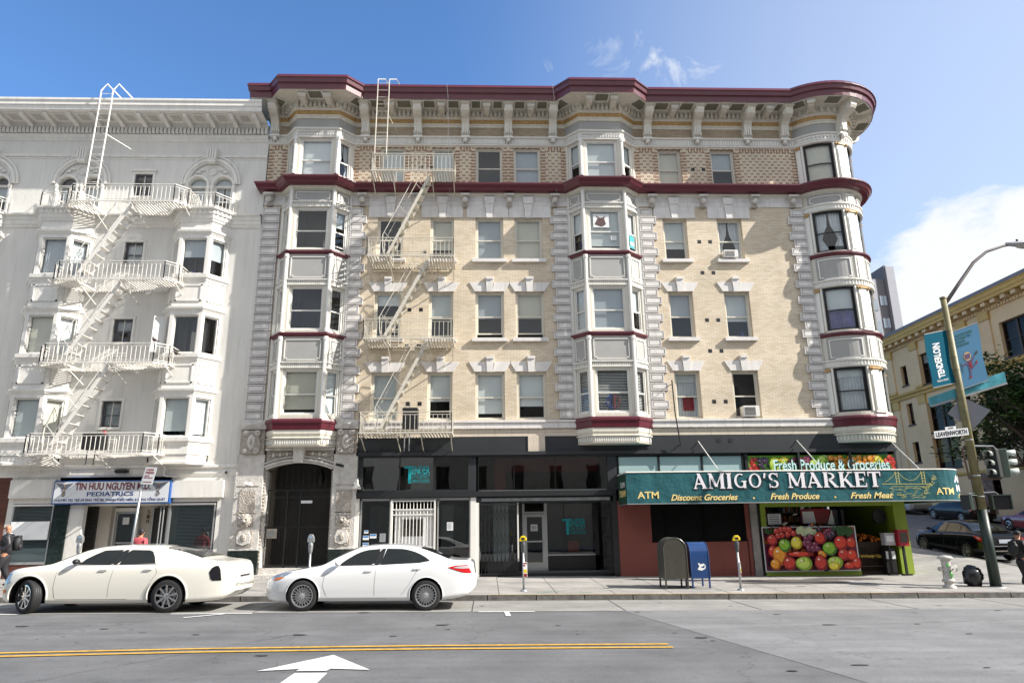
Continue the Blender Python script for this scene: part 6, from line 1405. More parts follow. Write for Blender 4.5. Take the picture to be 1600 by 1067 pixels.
# opposite side of Ellis, seen only in reflections
OB=thing('apartment_building',(0,-34,0),'pale cream building opposite, seen only mirrored in the shop windows','building')
mb=MB(); 
holes=[(x,x+1.1,z,z+1.9) for x in range(-36,36,3) for z in (4.6,7.8,11.0)]
wall(mb,-40,40,-1,14.5,holes,mat('opposite_cream',(.52,.43,.30),.8),TF(0,-31,R(180)),.2); mb.box(-40,40,-45,-31.6,-1,14.4,INT); mb.build('wall',OB)
mb=MB()
for a,c,z0,z1 in holes: mb.box(-c,-a,-31.3,-31.2,z0,z1,CARGL)
mb.build('windows',OB,kind='stuff')
sheet('opposite_sidewalk',-40,40,-31,-26.5,.13,SIDE,8,1)
# ================= TREE =================
TR_=thing('street_tree',(31.6,11.6,1.2),'dark green street tree with bare twigs in front of the far cream building','tree')
random.seed(21)
br=MB(); BK=mat('tree_bark',(.045,.035,.028),.9,var=.3,sc=8); tips=[]
def limb(p,d,l,r,lv):
    P=[p]; q=p; dd=d.copy()
    for i in range(4):
        dd=(dd+Vector((random.uniform(-.16,.16),random.uniform(-.16,.16),random.uniform(-.04,.14)))).normalized(); q=q+dd*l/4; P.append(q)
    br.tube([tuple(x) for x in P],[r*(1-.15*i) for i in range(5)],BK,6 if lv<2 else 4)
    if lv>=3: tips.append((q,dd)); tips.append((P[2],dd)); return
    for k in range(4 if lv<2 else 3):
        a=random.uniform(0,6.28); s_=.75 if lv else .9; nd=(dd*.75+Vector((math.cos(a)*s_,math.sin(a)*s_,random.uniform(-.1,.5)))).normalized(); limb(P[random.choice((2,3,4))],nd,l*.72,r*.55,lv+1)
base=Vector((31.6,11.6,1.2)); br.tube([tuple(base),(31.5,12.2,2.8),(31.45,12.9,4.6)],[.24,.19,.15],BK,8)
for d in ((0,1,.75),(-.1,.7,1.1),(0,1,.35),(-.2,.75,.8),(-.3,1,.1),(0,-.4,.9),(.1,.4,1),(-.5,.5,.7),(-.1,1,.6),(.1,1,.02)): limb(Vector((31.45,12.9,4.6)),Vector(d).normalized(),3.5,.11,1)
br.build('trunk',TR_)
lf=MB(); LM=[mat('leaf_dark',(.022,.055,.012),.6,var=.3,sc=3),mat('leaf_mid',(.045,.105,.022),.6,var=.3,sc=3),mat('leaf_light',(.09,.17,.04),.6,var=.3,sc=3)]
for (p,d) in tips:
    if random.random()<.28: continue
    n_=random.randint(50,85); c=p+Vector((0,0,.05)); sx=random.uniform(.32,.55)
    for i in range(n_):
        q=c+Vector((random.gauss(0,sx),random.gauss(0,sx),random.gauss(0,.20))); a=random.uniform(0,6.28); s_=random.uniform(.08,.15); u=Vector((math.cos(a),math.sin(a),random.uniform(-.5,.5)))*s_; v=Vector((-math.sin(a),math.cos(a),random.uniform(-.8,.8)))*s_*.6
        lf.add([tuple(q-u),tuple(q+v),tuple(q+u),tuple(q-v)],[(0,1,2,3)],random.choices(LM,(5,3,1))[0])
lf.build('crown',TR_)
# ================= STREET FURNITURE =================
def meter(x,y,label,yellow,grp):
    z=sw(x,y); o=thing('parking_meter',(x,y,z),label,'parking meter',grp)
    m=MB(); m.tube([(x,y,z),(x,y,z+1.02)],.030,GREYM,10); m.lathe([(.10,0),(.10,.02),(.04,.05)],(x,y,z),GREYM,12); m.build('post',o,smooth=True)
    m=MB(); G_=GREYM if not yellow else mat('meter_dark_grey',(.07,.075,.08),.45); 
    m.lathe([(.035,1.0),(.05,1.04),(.062,1.14),(.065,1.24),(.05,1.29),(.05,1.30)],(x,y,z),G_,12); m.build('meter_body',o,smooth=True)
    m=MB(); P=[(-.085,1.28),(-.09,1.36),(-.075,1.44),(-.035,1.495),(.035,1.495),(.075,1.44),(.09,1.36),(.085,1.28)]
    if yellow: P=[(-.10,1.29),(-.105,1.34),(-.05,1.43),(.04,1.445),(.10,1.38),(.105,1.31)]
    m.prism([(x+a,z+b) for a,b in P],y-.05,y+.05,mat('meter_yellow',(.75,.55,.02),.35) if yellow else G_); m.build('meter_head',o,bevel=.012)
    m=MB(); m.box(x-.045,x+.045,y-.056,y-.05,z+(1.33 if yellow else 1.38),z+(1.39 if yellow else 1.46),CHAR if yellow else mat('meter_display',(.25,.33,.42),.2)); m.box(x-.02,x+.02,y-.070,y-.058,z+1.16,z+1.2,CHROME); m.build('display',o)
    if yellow:
        m=MB(); xx=x+.05 if x<3 else x+.035; yy=y-.036; sx_=.055 if x<3 else .012
        m.box(xx-sx_,xx+sx_,yy-.004,yy,z+.36,z+.75,PAPER); m.box(xx-sx_*.9,xx+sx_*.9,yy-.006,yy-.004,z+.70,z+.73,FR['R']); m.box(xx-sx_*.9,xx,yy-.006,yy-.004,z+.64,z+.68,FR['R']); m.box(xx-sx_*.8,xx+sx_*.8,yy-.006,yy-.004,z+.47,z+.56,MATS['meter_yellow']); m.box(xx-sx_*.8,xx+sx_*.8,yy-.006,yy-.004,z+.37,z+.45,FR['R']); m.build('meter_sticker',o)
meter(.98,-4.42,'yellow topped parking meter with red and yellow sticker, right of the white sedan',True,'parking meters along the kerb')
meter(6.92,-4.45,'yellow topped parking meter to the right of the blue mailbox','yes','parking meters along the kerb')
meter(-4.80,-4.45,'all grey parking meter behind the hood of the white sedan',False,'parking meters along the kerb')
meter(-11.05,-4.3,'all grey parking meter behind the cream car\'s windscreen',False,'parking meters along the kerb')
def mailbox(x0,x1,y0,y1,h,axis,m_,label,name):
    xc,yc=(x0+x1)/2,(y0+y1)/2; z=sw(xc,yc); o=thing(name,(xc,yc,z),label,'mailbox'); b=MB(); N=12
    if axis=='y': # barrel runs along y
        r=(x1-x0)/2; P=[(x0,z+.26)]+[(xc-r*math.cos(math.pi*i/N),z+h-r*.95+r*.95*math.sin(math.pi*i/N)) for i in range(N+1)]+[(x1,z+.26)]; b.prism(P,y0,y1,m_)
        for yy in (y0,y1,(y0*2+y1)/3,(y0+2*y1)/3): b.tube([(p,yy,q) for p,q in P],.014,m_,5)
    else:
        r=(y1-y0)/2; P=[(y0,z+.26)]+[(yc-r*math.cos(math.pi*i/N),z+h-r*.95+r*.95*math.sin(math.pi*i/N)) for i in range(N+1)]+[(y1,z+.26)]; b.prism(P,x0,x1,m_,T=lambda u,w,z_:(w,u,z_))
        for xx in (x0,x1): b.tube([(xx,p,q) for p,q in P],.014,m_,5)
    b.build('box_body',o)
    for xx in (x0+.02,x1-.02):
        for yy in (y0+.02,y1-.02): b=MB(); b.box(xx-.022,xx+.022,yy-.022,yy+.022,z,z+.27,m_); b.build('leg',o)
    return o,z
o,z=mailbox(4.93,5.58,-4.15,-3.45,1.36,'y',mat('olive_box_paint',(.055,.052,.042),.35,var=.2,sc=4),'dark olive relay mailbox beside the blue mailbox','relay_mailbox')
o,z=mailbox(5.72,6.24,-4.0,-3.3,1.24,'x',mat('mailbox_blue',(.018,.055,.17),.25,var=.15,sc=3),'blue mailbox with a white eagle emblem, right of the olive box','mailbox')
b=MB(); b.add([(5.90,-4.006,z+.50),(6.02,-4.006,z+.47),(6.12,-4.006,z+.52),(6.14,-4.006,z+.60),(6.09,-4.006,z+.66),(5.98,-4.006,z+.64),(5.96,-4.006,z+.68),(5.92,-4.006,z+.66),(5.96,-4.006,z+.59)],[tuple(range(9))],PAPER); b.add([(5.99,-4.008,z+.56),(6.12,-4.008,z+.62),(6.09,-4.008,z+.54)],[(0,1,2)],MATS['mailbox_blue']); b.build('eagle_emblem',o)
b=MB(); b.box(5.80,6.16,-3.62,-3.60,z+1.16,z+1.20,GREYM); b.build('handle',o)
# hydrant
hx,hy=12.93,-4.2; z=sw(hx,hy)-.02; o=thing('fire_hydrant',(hx,hy,z),'white fire hydrant with green graffiti near the corner kerb','fire hydrant')
HW=mat('hydrant_white',(.50,.48,.44),.55,var=.35,sc=9)
m=MB(); m.lathe([(.17,0),(.17,.07),(.12,.09),(.12,.17),(.165,.19),(.165,.24),(.125,.27),(.115,.62),(.12,.72)],(hx,hy,z),HW,16); m.build('barrel',o,smooth=True)
m=MB(); m.lathe([(.12,.72),(.13,.78),(.19,.80),(.20,.84),(.15,.88),(.0,.90)],(hx,hy,z),HW,16); m.build('bonnet',o,smooth=True)
for (dx,dy,l_) in ((-1,0,.2),(1,-.15,.24),(.15,-1,.22)):
    m=MB(); v=Vector((dx,dy,0)).normalized(); c=Vector((hx,hy,z+.55 if dx>-.5 else z+.53)); m.tube([tuple(c+v*.08),tuple(c+v*l_*.8)],.068 if dx>-.5 else .05,HW,10); m.tube([tuple(c+v*l_*.8),tuple(c+v*(l_+.02))],.085 if dx>-.5 else .06,HW,10); m.tube([tuple(c+v*l_),tuple(c+v*(l_+.06))],.022,HW,5); m.build('outlet',o)
m=MB(); 
for k in range(7): m.box(hx-.06+.012*k,hx-.02+.012*k+.02*(k%2),hy-.135,hy-.12,z+.62-.055*k,z+.69-.055*k,mat('graffiti_green',(.08,.45,.07),.6))
m.build('graffiti',o)
# signal and lamp pole
px,py=14.45,-3.94; z=sw(px,py)-.03
PO=thing('street_lamp',(px,py,z),'tall olive and dark green pole with street lamp arm, signals and banners at the corner','street lamp')
OLI=mat('pole_olive_yellow',(.19,.165,.075),.55,var=.35,sc=3); DGR=mat('pole_dark_green',(.012,.026,.020),.45,var=.2)
rp=lambda h:.145-.060*(h/8.7)
m=MB(); m.tube([(px,py,z+.02),(px,py,2.13)],[rp(0),rp(2.2)],DGR,16); m.lathe([(.26,0),(.26,.03),(.18,.05)],(px,py,z),GREYM,16)
m.build('pole_base',PO,smooth=True)
m=MB(); m.tube([(px,py,2.13),(px+.02,py,8.60)],[rp(2.2),rp(8.6)],OLI,16); m.lathe([(.10,0),(.105,.06),(.02,.09)],(px+.02,py,8.60),OLI,12); m.build('pole_shaft',PO,smooth=True)
for h in (7.55,6.7,6.3,5.65,5.05,4.15,3.1,2.5): m=MB(); m.lathe([(rp(h)+.004,-.015),(rp(h)+.007,0),(rp(h)+.004,.015)],(px,py,h),MATS['pole_olive_yellow'] if h>5 else GREYM,14); m.build('clamp_band',PO)
m=MB(); m.tube([(px+.02,py,8.40),(px+.65,py,9.15),(px+1.25,py,9.85),(px+1.75,py,10.22),(px+2.35,py,10.42),(px+2.6,py,10.46)],[.06,.055,.05,.045,.04,.035],mat('arm_brown_grey',(.13,.11,.10),.5),8); m.build('lamp_arm',PO,smooth=True)
m=MB(); 
sec=[(2.45,.05,.05),(2.6,.10,.06),(2.95,.17,.09),(3.3,.17,.09),(3.55,.08,.05)]
vs=[];fs=[]
for (d,w_,h_) in sec:
    for k in range(10): a=2*math.pi*k/10; vs.append((px+d,py+w_*math.cos(a),10.48+.03*(d-2.4)+h_*math.sin(a)*(1 if math.sin(a)>0 else 1.15)))
for i in range(4):
    for k in range(10): fs.append((i*10+k,i*10+(k+1)%10,(i+1)*10+(k+1)%10,(i+1)*10+k))
fs.append(tuple(range(9,-1,-1))); fs.append(tuple(range(40,50))); m.add(vs,fs,GREYM); m.build('lamp_head',PO,smooth=True)
m=MB(); m.blob((px+3.05,py,10.42),(.3,.12,.09),mat('lamp_lens',(.45,.42,.38),.2),10,6); m.build('lens',PO)
m=MB(); m.lathe([(.03,0),(.035,.07),(0,.08)],(px+2.85,py,10.58),CHAR,8); m.build('photocell',PO)
# banners on the pole: planes hung on arms pointing obliquely
def banner(name,p0,p1,zt,zb,m_,label,sk=0.):
    o=thing(name,(p0[0],p0[1],zb),label,'banner'); mb=MB(); N=10; th=.004; vs=[];fs=[]
    P=lambda u,v,d:(p0[0]+(p1[0]-p0[0])*u+.02*math.sin(v*7+u*2),p0[1]+(p1[1]-p0[1])*u-d,zb+(zt-zb)*v+sk*u)
    for j in range(N+1):
        for i in range(5): vs.append(P(i/4,j/N,0))
    for j in range(N+1):
        for i in range(5): vs.append(P(i/4,j/N,-.006))
    K=(N+1)*5
    for j in range(N):
        for i in range(4): a=j*5+i; fs+=[(a,a+1,a+6,a+5),(K+a,K+a+5,K+a+6,K+a+1)]
    mb.add(vs,fs,m_); mb.build('banner_cloth',o)
    for v in (0,1): a=P(0,v,0); b_=P(1,v,0); mb=MB(); mb.tube([(px,py,a[2] if p0[0]>px else b_[2]),a if p0[0]>px else b_],.012,GREYM,5); mb.tube([a,b_],.012,GREYM,5); mb.build('banner_rod',o)
    return o,P
o,P=banner('street_banner',(px-.92,py-.15),(px-.10,py-.0),7.40,5.72,mat('banner_teal',(.001,.085,.135),.8,spec=.08,var=.06),'teal street banner reading TENDERLOIN on the left of the corner pole',.18)
text('TENDERLOIN',.14,.86,.30,.62,lambda u,v,d:P(1-.38-(v-.46)*.0-(.62-v) if 0 else .30+(.62-v),u*.9+.02,d+.004),PAPER,o,off=.03)
text('TENDERLOIN COMMUNITY',.2,.72,.02,.055,lambda u,v,d:P(u,v+.06,d+.004),PAPER,o)
o,P=banner('street_banner',(px+.10,py),(px+.92,py-.05),7.52,5.70,mat('banner_blue',(.085,.21,.34),.8,spec=.08,var=.05),'pale blue street banner with a dancing figure on the right of the corner pole',.28)
text('AROUND HERE\nWE TEND TO\nEXPRESS\nOURSELVES.',.08,.74,.70,.93,lambda u,v,d:P(u,v,d+.004),mat('banner_dark_teal',(.0,.12,.14),.6),o,off=.025)
PU=mat('banner_purple',(.07,.03,.11),.6); m=MB()
def bp(pts,mm,e=.006): m.add([P(u,v,e) for u,v in pts],[tuple(range(len(pts)))],mm)
bp([(.42+.15*math.cos(t*math.pi/8),.50+.075*math.sin(t*math.pi/8)) for t in range(16)],GOLD,.006); bp([(.32,.455),(.52,.455),(.54,.54),(.31,.54)],PU,.009)
bp([(.36,.42),(.52,.42),(.56,.36),(.52,.27),(.36,.29)],PU,.006); bp([(.42,.40),(.49,.41),(.50,.30),(.42,.30)],FR['R'],.009); bp([(.36,.41),(.14,.385),(.14,.365),(.38,.37)],PU,.007); bp([(.52,.41),(.72,.50),(.74,.485),(.55,.375)],PU,.007); bp([(.70,.49),(.80,.55),(.84,.51),(.76,.475)],CHAR,.009)
bp([(.10,.43),(.13,.43),(.13,.26),(.11,.26)],CHAR,.007); bp([(.38,.29),(.46,.28),(.40,.15),(.35,.155)],PU,.008); bp([(.46,.29),(.54,.28),(.72,.33),(.71,.355)],PU,.009); bp([(.28,.135),(.42,.135),(.40,.165),(.34,.165)],FR['R'],.010); bp([(.69,.31),(.76,.36),(.73,.385),(.68,.36)],FR['R'],.010)
m.build('dancing_figure',o)
# illuminated style teal sign box seen from below, behind the banners
o=thing('street_name_box',(px,py,5.4),'long teal edged street sign box hung across the pole under the banners','sign')
m=MB(); m.add([(px-.80,py+.25,5.50),(px+1.45,py-.10,6.22),(px+1.45,py-.10,5.86),(px-.80,py+.25,5.22),(px-.80,py+.35,5.50),(px+1.45,py+.0,6.22),(px+1.45,py+.0,5.86),(px-.80,py+.35,5.22)],[(0,1,2,3),(7,6,5,4),(0,4,5,1),(1,5,6,2),(2,6,7,3),(3,7,4,0)],mat('box_teal_white',(.10,.40,.48),.3,var=.6,sc=2.5)); m.build('sign_box',o)
m=MB(); m.tube([(px-.80,py+.25,5.22),(px+1.45,py-.10,5.86)],.04,GREYM,4); m.build('bottom_rail',o)
# LEAVENWORTH plate
o=thing('street_name_sign',(px-.6,py-.12,4.2),'white street name plate reading LEAVENWORTH on the corner pole','sign')
SPN=lambda u,v,d:(px-1.13+u*1.05,py-.16-d,4.19+v*.21+u*.10)
m=MB(); m.add([SPN(0,0,0),SPN(1,0,0),SPN(1,1,0),SPN(0,1,0),SPN(0,0,-.02),SPN(1,0,-.02),SPN(1,1,-.02),SPN(0,1,-.02)],[(0,1,2,3),(7,6,5,4),(0,4,5,1),(1,5,6,2),(2,6,7,3),(3,7,4,0)],PAPER); m.build('plate',o); text('LEAVENWORTH',.04,.96,.16,.84,lambda u,v,d:SPN(u,v,d),BLACK,o,off=.03)
m=MB(); m.add([SPN(.34,1.02,0),SPN(.66,1.02,0),SPN(.66,1.42,0),SPN(.34,1.42,0)],[(0,1,2,3)],PAPER); m.build('number_plate',o); text('600',.42,.58,1.1,1.35,lambda u,v,d:SPN(u,v,d),BLACK,o)
# diamond sign seen from behind
o=thing('warning_sign',(px+.4,py,4.5),'bare metal back of a diamond shaped sign on the corner pole','sign')
m=MB(); m.add([(px+.08,py+.05,5.47),(px+.72,py-.18,5.02),(px+.20,py+.0,4.47),(px-.30,py+.28,5.0),(px+.08,py+.07,5.47),(px+.72,py-.16,5.02),(px+.20,py+.02,4.47),(px-.30,py+.30,5.0)],[(0,1,2,3),(7,6,5,4),(0,4,5,1),(1,5,6,2),(2,6,7,3),(3,7,4,0)],mat('sign_back_grey',(.27,.27,.30),.4,metal=.3)); m.build('sign_plate',o)
m=MB(); m.box(px-.02,px+.26,py+.08,py+.11,4.95,5.0,GREYM); m.build('bracket',o)
# traffic signals
SGR=mat('signal_green_grey',(.10,.13,.10),.5,var=.15); SGD=mat('signal_dark',(.012,.014,.013),.6)
def signal(x,y,z,ang,label,mh,visor):
    o=thing('traffic_signal',(x,y,z),label,'traffic light',rz=ang); m=MB(); m.box(-.17,.17,-.10,.10,-.42,.42,mh); m.build('signal_housing',o,local=True,bevel=.02)
    for k in range(3):
        zz=.27-.27*k; m=MB(); m.lathe([(.105,-.10),(.115,-.32),(.10,-.32),(.09,-.10)],(0,0,zz),visor,14,axis='y',a0=-30,a1=210); m.build('visor',o,local=True,smooth=True); m=MB(); m.lathe([(0,-.102),(.09,-.104)],(0,0,zz),mat('dark_lens',(.03,.02,.02),.2),12,axis='y'); m.build('lens',o,local=True)
    return o
signal(px+.62,py,3.45,R(-62),'dark traffic signal whose three visors point left, next to the pole',SGD,mat('visor_pale',(.30,.33,.29),.5))
signal(px+.98,py+.05,3.46,R(62),'green grey traffic signal with visors pointing right',SGR,mat('visor_pale2',(.40,.44,.42),.45))
m=MB(); m.tube([(px,py,3.98),(px+.7,py,3.96),(px+.78,py,3.88)],.025,GREYM,6); m.tube([(px,py,3.0),(px+.75,py,3.0),(px+.8,py,3.05)],.025,mat('bracket_brown',(.10,.06,.04),.6),6); m.build('signal_bracket',PO)
m=MB(); m.tube([(px-.26,py,3.9),(px-.20,py,3.0)],.03,MATS['bracket_brown'],6); m.tube([(px-.26,py,3.9),(px,py,3.95)],.02,MATS['bracket_brown'],5); m.build('conduit',PO)
for (xx,ang,l) in ((-.36,R(35),'dark pedestrian signal box on the left of the corner pole'),(.56,R(-14),'dark pedestrian signal box on the right of the corner pole')):
    o=thing('pedestrian_signal',(px+xx,py-.05,2.33),l,'pedestrian signal',rz=ang); m=MB(); m.box(-.25,.25,-.10,.14,-.21,.21,SGD); m.box(-.24,.24,-.17,-.10,.19,.215,SGR); m.box(-.255,-.235,-.17,-.1,-.2,.21,SGR); m.box(.235,.255,-.17,-.1,-.2,.21,SGR); m.build('signal_housing',o,local=True); m=MB(); m.box(-.22,.22,-.112,-.10,-.18,.18,BLACK); m.build('face',o,local=True)
m=MB(); m.tube([(px,py,2.60),(px+.45,py-.05,2.62),(px+.55,py-.05,2.54)],.02,GREYM,6); m.tube([(px,py,2.60),(px-.35,py-.05,2.58)],.02,GREYM,6); m.build('ped_bracket',PO)
# no parking sign
nx_,ny_=-9.52,-4.5; z=sw(nx_,ny_); o=thing('parking_sign',(nx_,ny_,z),'leaning grey post with a white and red parking sign, behind the cream car','sign')
m=MB(); m.tube([(nx_-.10,ny_,z),(nx_+.04,ny_,z+3.0)],.032,GREYM,10); m.build('post',o,smooth=True)
NPS=lambda u,v,d:(nx_+.02+u*.33+v*.08,ny_-.05-d-.05*u,z+2.83+v*.46-.02*u)
m=MB(); m.add([NPS(0,0,0),NPS(1,0,0),NPS(1,1,0),NPS(0,1,0),NPS(0,0,-.008),NPS(1,0,-.008),NPS(1,1,-.008),NPS(0,1,-.008)],[(0,1,2,3),(7,6,5,4),(0,4,5,1),(1,5,6,2),(2,6,7,3),(3,7,4,0)],PAPER); m.build('sign_plate',o)
text('2 HOUR\nPARKING',.12,.88,.62,.92,NPS,FR['R'],o,off=.02); text('9AM-6PM\nMON THRU SAT',.12,.88,.34,.54,NPS,FR['R'],o); m=MB(); m.add([NPS(.1,.12,.004),NPS(.9,.12,.004),NPS(.9,.16,.004),NPS(.1,.16,.004)],[(0,1,2,3)],FR['R']); m.build('arrow_bar',o)
# rubbish bag
o=MB(); bx_,by_=13.95,-3.75; zb=sw(bx_,by_); random.seed(3)
BAG=mat('black_bag_plastic',(.012,.013,.016),.28,var=.2,bump=.8,bsc=9)
vs=[];fs=[];n=18;k=11
for i in range(k+1):
    a=-math.pi/2+math.pi*i/k
    for j_ in range(n):
        t=2*math.pi*j_/n; q=1+.10*math.sin(5*t+2*i)+random.uniform(-.075,.075); vs.append((bx_+.27*math.cos(a)**.7*math.cos(t)*q if math.cos(a)>1e-6 else bx_,by_+.22*(max(0,math.cos(a))**.7)*math.sin(t)*q,zb+.27+.28*math.sin(a)*q))
for i in range(k):
    for j_ in range(n): fs.append((i*n+j_,i*n+(j_+1)%n,(i+1)*n+(j_+1)%n,(i+1)*n+j_))
o.add(vs,fs,BAG); tag(o.build('rubbish_bag',smooth=True),'full black rubbish bag leaning on the foot of the corner pole','rubbish bag')
# ================= CARS =================
def interp(P,x):
    if x<=P[0][0]: return P[0][1]
    for i in range(len(P)-1):
        if x<=P[i+1][0]:
            (x0,y0),(x1,y1)=P[i],P[i+1]; h=x1-x0; t=(x-x0)/h
            def sl(k):
                if k<=0 or k>=len(P)-1: return (P[min(k+1,len(P)-1)][1]-P[max(k-1,0)][1])/(P[min(k+1,len(P)-1)][0]-P[max(k-1,0)][0])
                a=(P[k][1]-P[k-1][1])/(P[k][0]-P[k-1][0]); b=(P[k+1][1]-P[k][1])/(P[k+1][0]-P[k][0]); return 0 if a*b<=0 else 2*a*b/(a+b)
            m0,m1=sl(i),sl(i+1)
            return (2*t**3-3*t**2+1)*y0+(t**3-2*t**2+t)*h*m0+(-2*t**3+3*t**2)*y1+(t**3-t**2)*h*m1
    return P[-1][1]
def catmull(P,k=4):
    out=[]
    for i in range(len(P)-1):
        p0,p1,p2,p3=P[max(i-1,0)],P[i],P[i+1],P[min(i+2,len(P)-1)]
        for j in range(k):
            t=j/k; out.append(tuple(.5*((2*b)+(-a+c)*t+(2*a-5*b+4*c-d)*t*t+(-a+3*b-3*c+d)*t**3) for a,b,c,d in zip(p0,p1,p2,p3)))
    out.append(P[-1]); return out
RUBR=RUB
def make_car(name,label,cat,C,pos,rz,beta,paint,far=False):
    o=thing(name,pos,label,cat); o.rotation_euler=(0,beta,rz)
    zt,zs,zb,wf,wr=C['zt'],C['zs'],C['zb'],C['w'],C['wr']
    def sec(x):
        w=interp(wf,x); s=interp(zs,x); b=interp(zb,x); t=max(interp(zt,x),s+.004); h=t-s; f=min(1,h/.38); ye=(1-f)*w*.86+f*wr
        P=[(0,b),(w*.80,b),(w*.965,b+.05),(w*.99,b+.16),(w*1.0,b+(s-b)*.45),(w*.992,b+(s-b)*.72),(w*.965,s-.07*min(1,(s-b)/.5)),(w*.925,s-.008),
           (w*.90-.015*f,s+.012*f+h*.05),(ye+(w*.90-ye)*.35,s+h*.55),(ye,s+h*.84),(ye*.80,s+h*.945),(ye*.42,s+h*.99),(0,t)]
        return catmull(P,3)
    xs=[]; x0,x1=C['x0'],C['x1']; N=26 if far else 58
    for i in range(N+1): 
        t=i/N; xs.append(x0+(x1-x0)*(.5-.5*math.cos(math.pi*t))*.25+(x1-x0)*t*.75)
    vs=[];fs=[]; S_=[sec(x) for x in xs]; n=len(S_[0]); ring=2*n-2
    for x,q in zip(xs,S_):
        loop=[(x,-y,z) for y,z in q]+[(x,y,z) for y,z in q[-2:0:-1]]; vs+=loop
    for i in range(len(xs)-1):
        for j in range(ring): fs.append((i*ring+j,i*ring+(j+1)%ring,(i+1)*ring+(j+1)%ring,(i+1)*ring+j))
    fs+= [tuple(range(ring-1,-1,-1)),tuple(range((len(xs)-1)*ring,len(xs)*ring))]
    mb=MB(); mb.add(vs,fs,paint); body=mb.build('body',o,local=True,smooth=True); body.data.materials.append(WELL)
    cut=MB(); r=C['arch']
    for wx in C['wx']:
        for s_ in (-1,1): cut.lathe([(0,-.30),(r,-.30),(r,.30),(0,.30)],(wx,s_*(wf[len(wf)//2][1]-.02),C['wz']+.01),WELL,28,axis='y')
    co=cut.build('cut'); co.data.materials.clear(); co.data.materials.append(WELL)
    old=o.matrix_world.copy(); o.location=(0,0,0); o.rotation_euler=(0,0,0); bpy.context.view_layer.update()
    bm_=body.modifiers.new('b','BOOLEAN'); bm_.object=co; bm_.operation='DIFFERENCE'; bm_.solver='EXACT'
    try: bm_.material_mode='TRANSFER'
    except Exception: pass
    applymods(body); bpy.data.objects.remove(co); o.location=pos; o.rotation_euler=(0,beta,rz)
    me=body.data; bmm=bmesh.new(); bmm.from_mesh(me); 
    for e in bmm.edges: e.smooth=e.calc_face_angle(0)<R(32) if len(e.link_faces)==2 else False
    bmm.to_mesh(me); bmm.free()
    def side_y(x,z):
        q=sec(x); b=None
        for (y0,z0),(y1,z1) in zip(q,q[1:]):
            if z0<=z<=z1 and z1>z0 and y0>.2: b=y0+(y1-y0)*(z-z0)/(z1-z0)
        return b if b is not None else q[len(q)//2][0]
    def top_z(x,y):
        q=sec(x)[::-1]
        for (y0,z0),(y1,z1) in zip(q,q[1:]):
            if y0<=abs(y)<=y1 and y1>y0: return z0+(z1-z0)*(abs(y)-y0)/(y1-y0)
        return q[0][1]
    def panel(nm,poly,m,sides=(-1,1),off=.006,kx=10,kz=4,par=o):
        xa,xb=min(p[0] for p in poly),max(p[0] for p in poly)
        def rng(x):
            zz=[]
            for (p,q) in zip(poly,poly[1:]+poly[:1]):
                if (p[0]-x)*(q[0]-x)<=0 and p[0]!=q[0]: zz.append(p[1]+(q[1]-p[1])*(x-p[0])/(q[0]-p[0]))
            return (min(zz),max(zz)) if zz else (poly[0][1],poly[0][1])
        for s_ in sides:
            mb=MB(); vs=[];fs=[]
            for i in range(kx+1):
                x=xa+(xb-xa)*min(max(i/kx,.004),.996); lo,hi=rng(x)
                for j in range(kz+1): z=lo+(hi-lo)*j/kz; vs.append((x,s_*(side_y(x,z)+off),z))
            for i in range(kx):
                for j in range(kz): a=i*(kz+1)+j; fs.append((a,a+1,a+kz+2,a+kz+1))
            mb.add(vs,fs,m); mb.build(nm,par,local=True,smooth=True)
    def toppanel(nm,xa,xb,ya,yb,m,off=.013,k=14):
        mb=MB(); vs=[];fs=[]
        for i in range(k+1):
            t=i/k; x=xa+(xb-xa)*t; yy=ya+(yb-ya)*t
            for j in range(k+1): y=yy*(2*j/k-1); vs.append((x+C.get('bulge',0)*0,y,top_z(x,y)+off))
        for i in range(k):
            for j in range(k): a=i*(k+1)+j; fs.append((a,a+1,a+k+2,a+k+1))
        mb.add(vs,fs,m); mb.build(nm,o,local=True,smooth=True)
    for poly in C['win']: panel('side_window',poly,CARGL)
    if C.get('pillar'): panel('door_pillar',C['pillar'],BLACK,off=.0065,kx=3)
    a=C['wind']; toppanel('windscreen',*a,CARGL); a=C['rearg']; toppanel('rear_window',*a,CARGL)
    if C.get('hl'): panel('headlight',C['hl'],mat('headlight_lens',(.22,.26,.32),.10,var=0,coat=1),kx=5,kz=2,off=.010)
    if C.get('amber'): panel('indicator',C['amber'],mat('amber_lens',(.75,.18,.01),.2,var=0),kx=4,kz=2,off=.013)
    panel('tail_light',C['tl'],C.get('tlm') or mat('tail_lens_red',(.50,.01,.015),.12,var=0,coat=1),kx=6,kz=2,off=.010)
    if C.get('tl2'): panel('tail_light_insert',C['tl2'],mat('tail_lens_clear',(.45,.40,.42),.1,var=0,coat=1),kx=5,kz=2,off=.014)
    SEAM=mat('panel_gap',(.10,.10,.10),.6,var=0)
    for ln in C.get('seams',[]):
        for s_ in (-1,1):
            mb=MB(); P=[]
            for (p,q) in zip(ln,ln[1:]):
                for i in range(5): x=p[0]+(q[0]-p[0])*i/5; z=p[1]+(q[1]-p[1])*i/5; P.append((x,s_*(side_y(x,z)+.0005),z))
            mb.tube(P,.0032,SEAM,4); mb.build('door_gap',o,local=True)
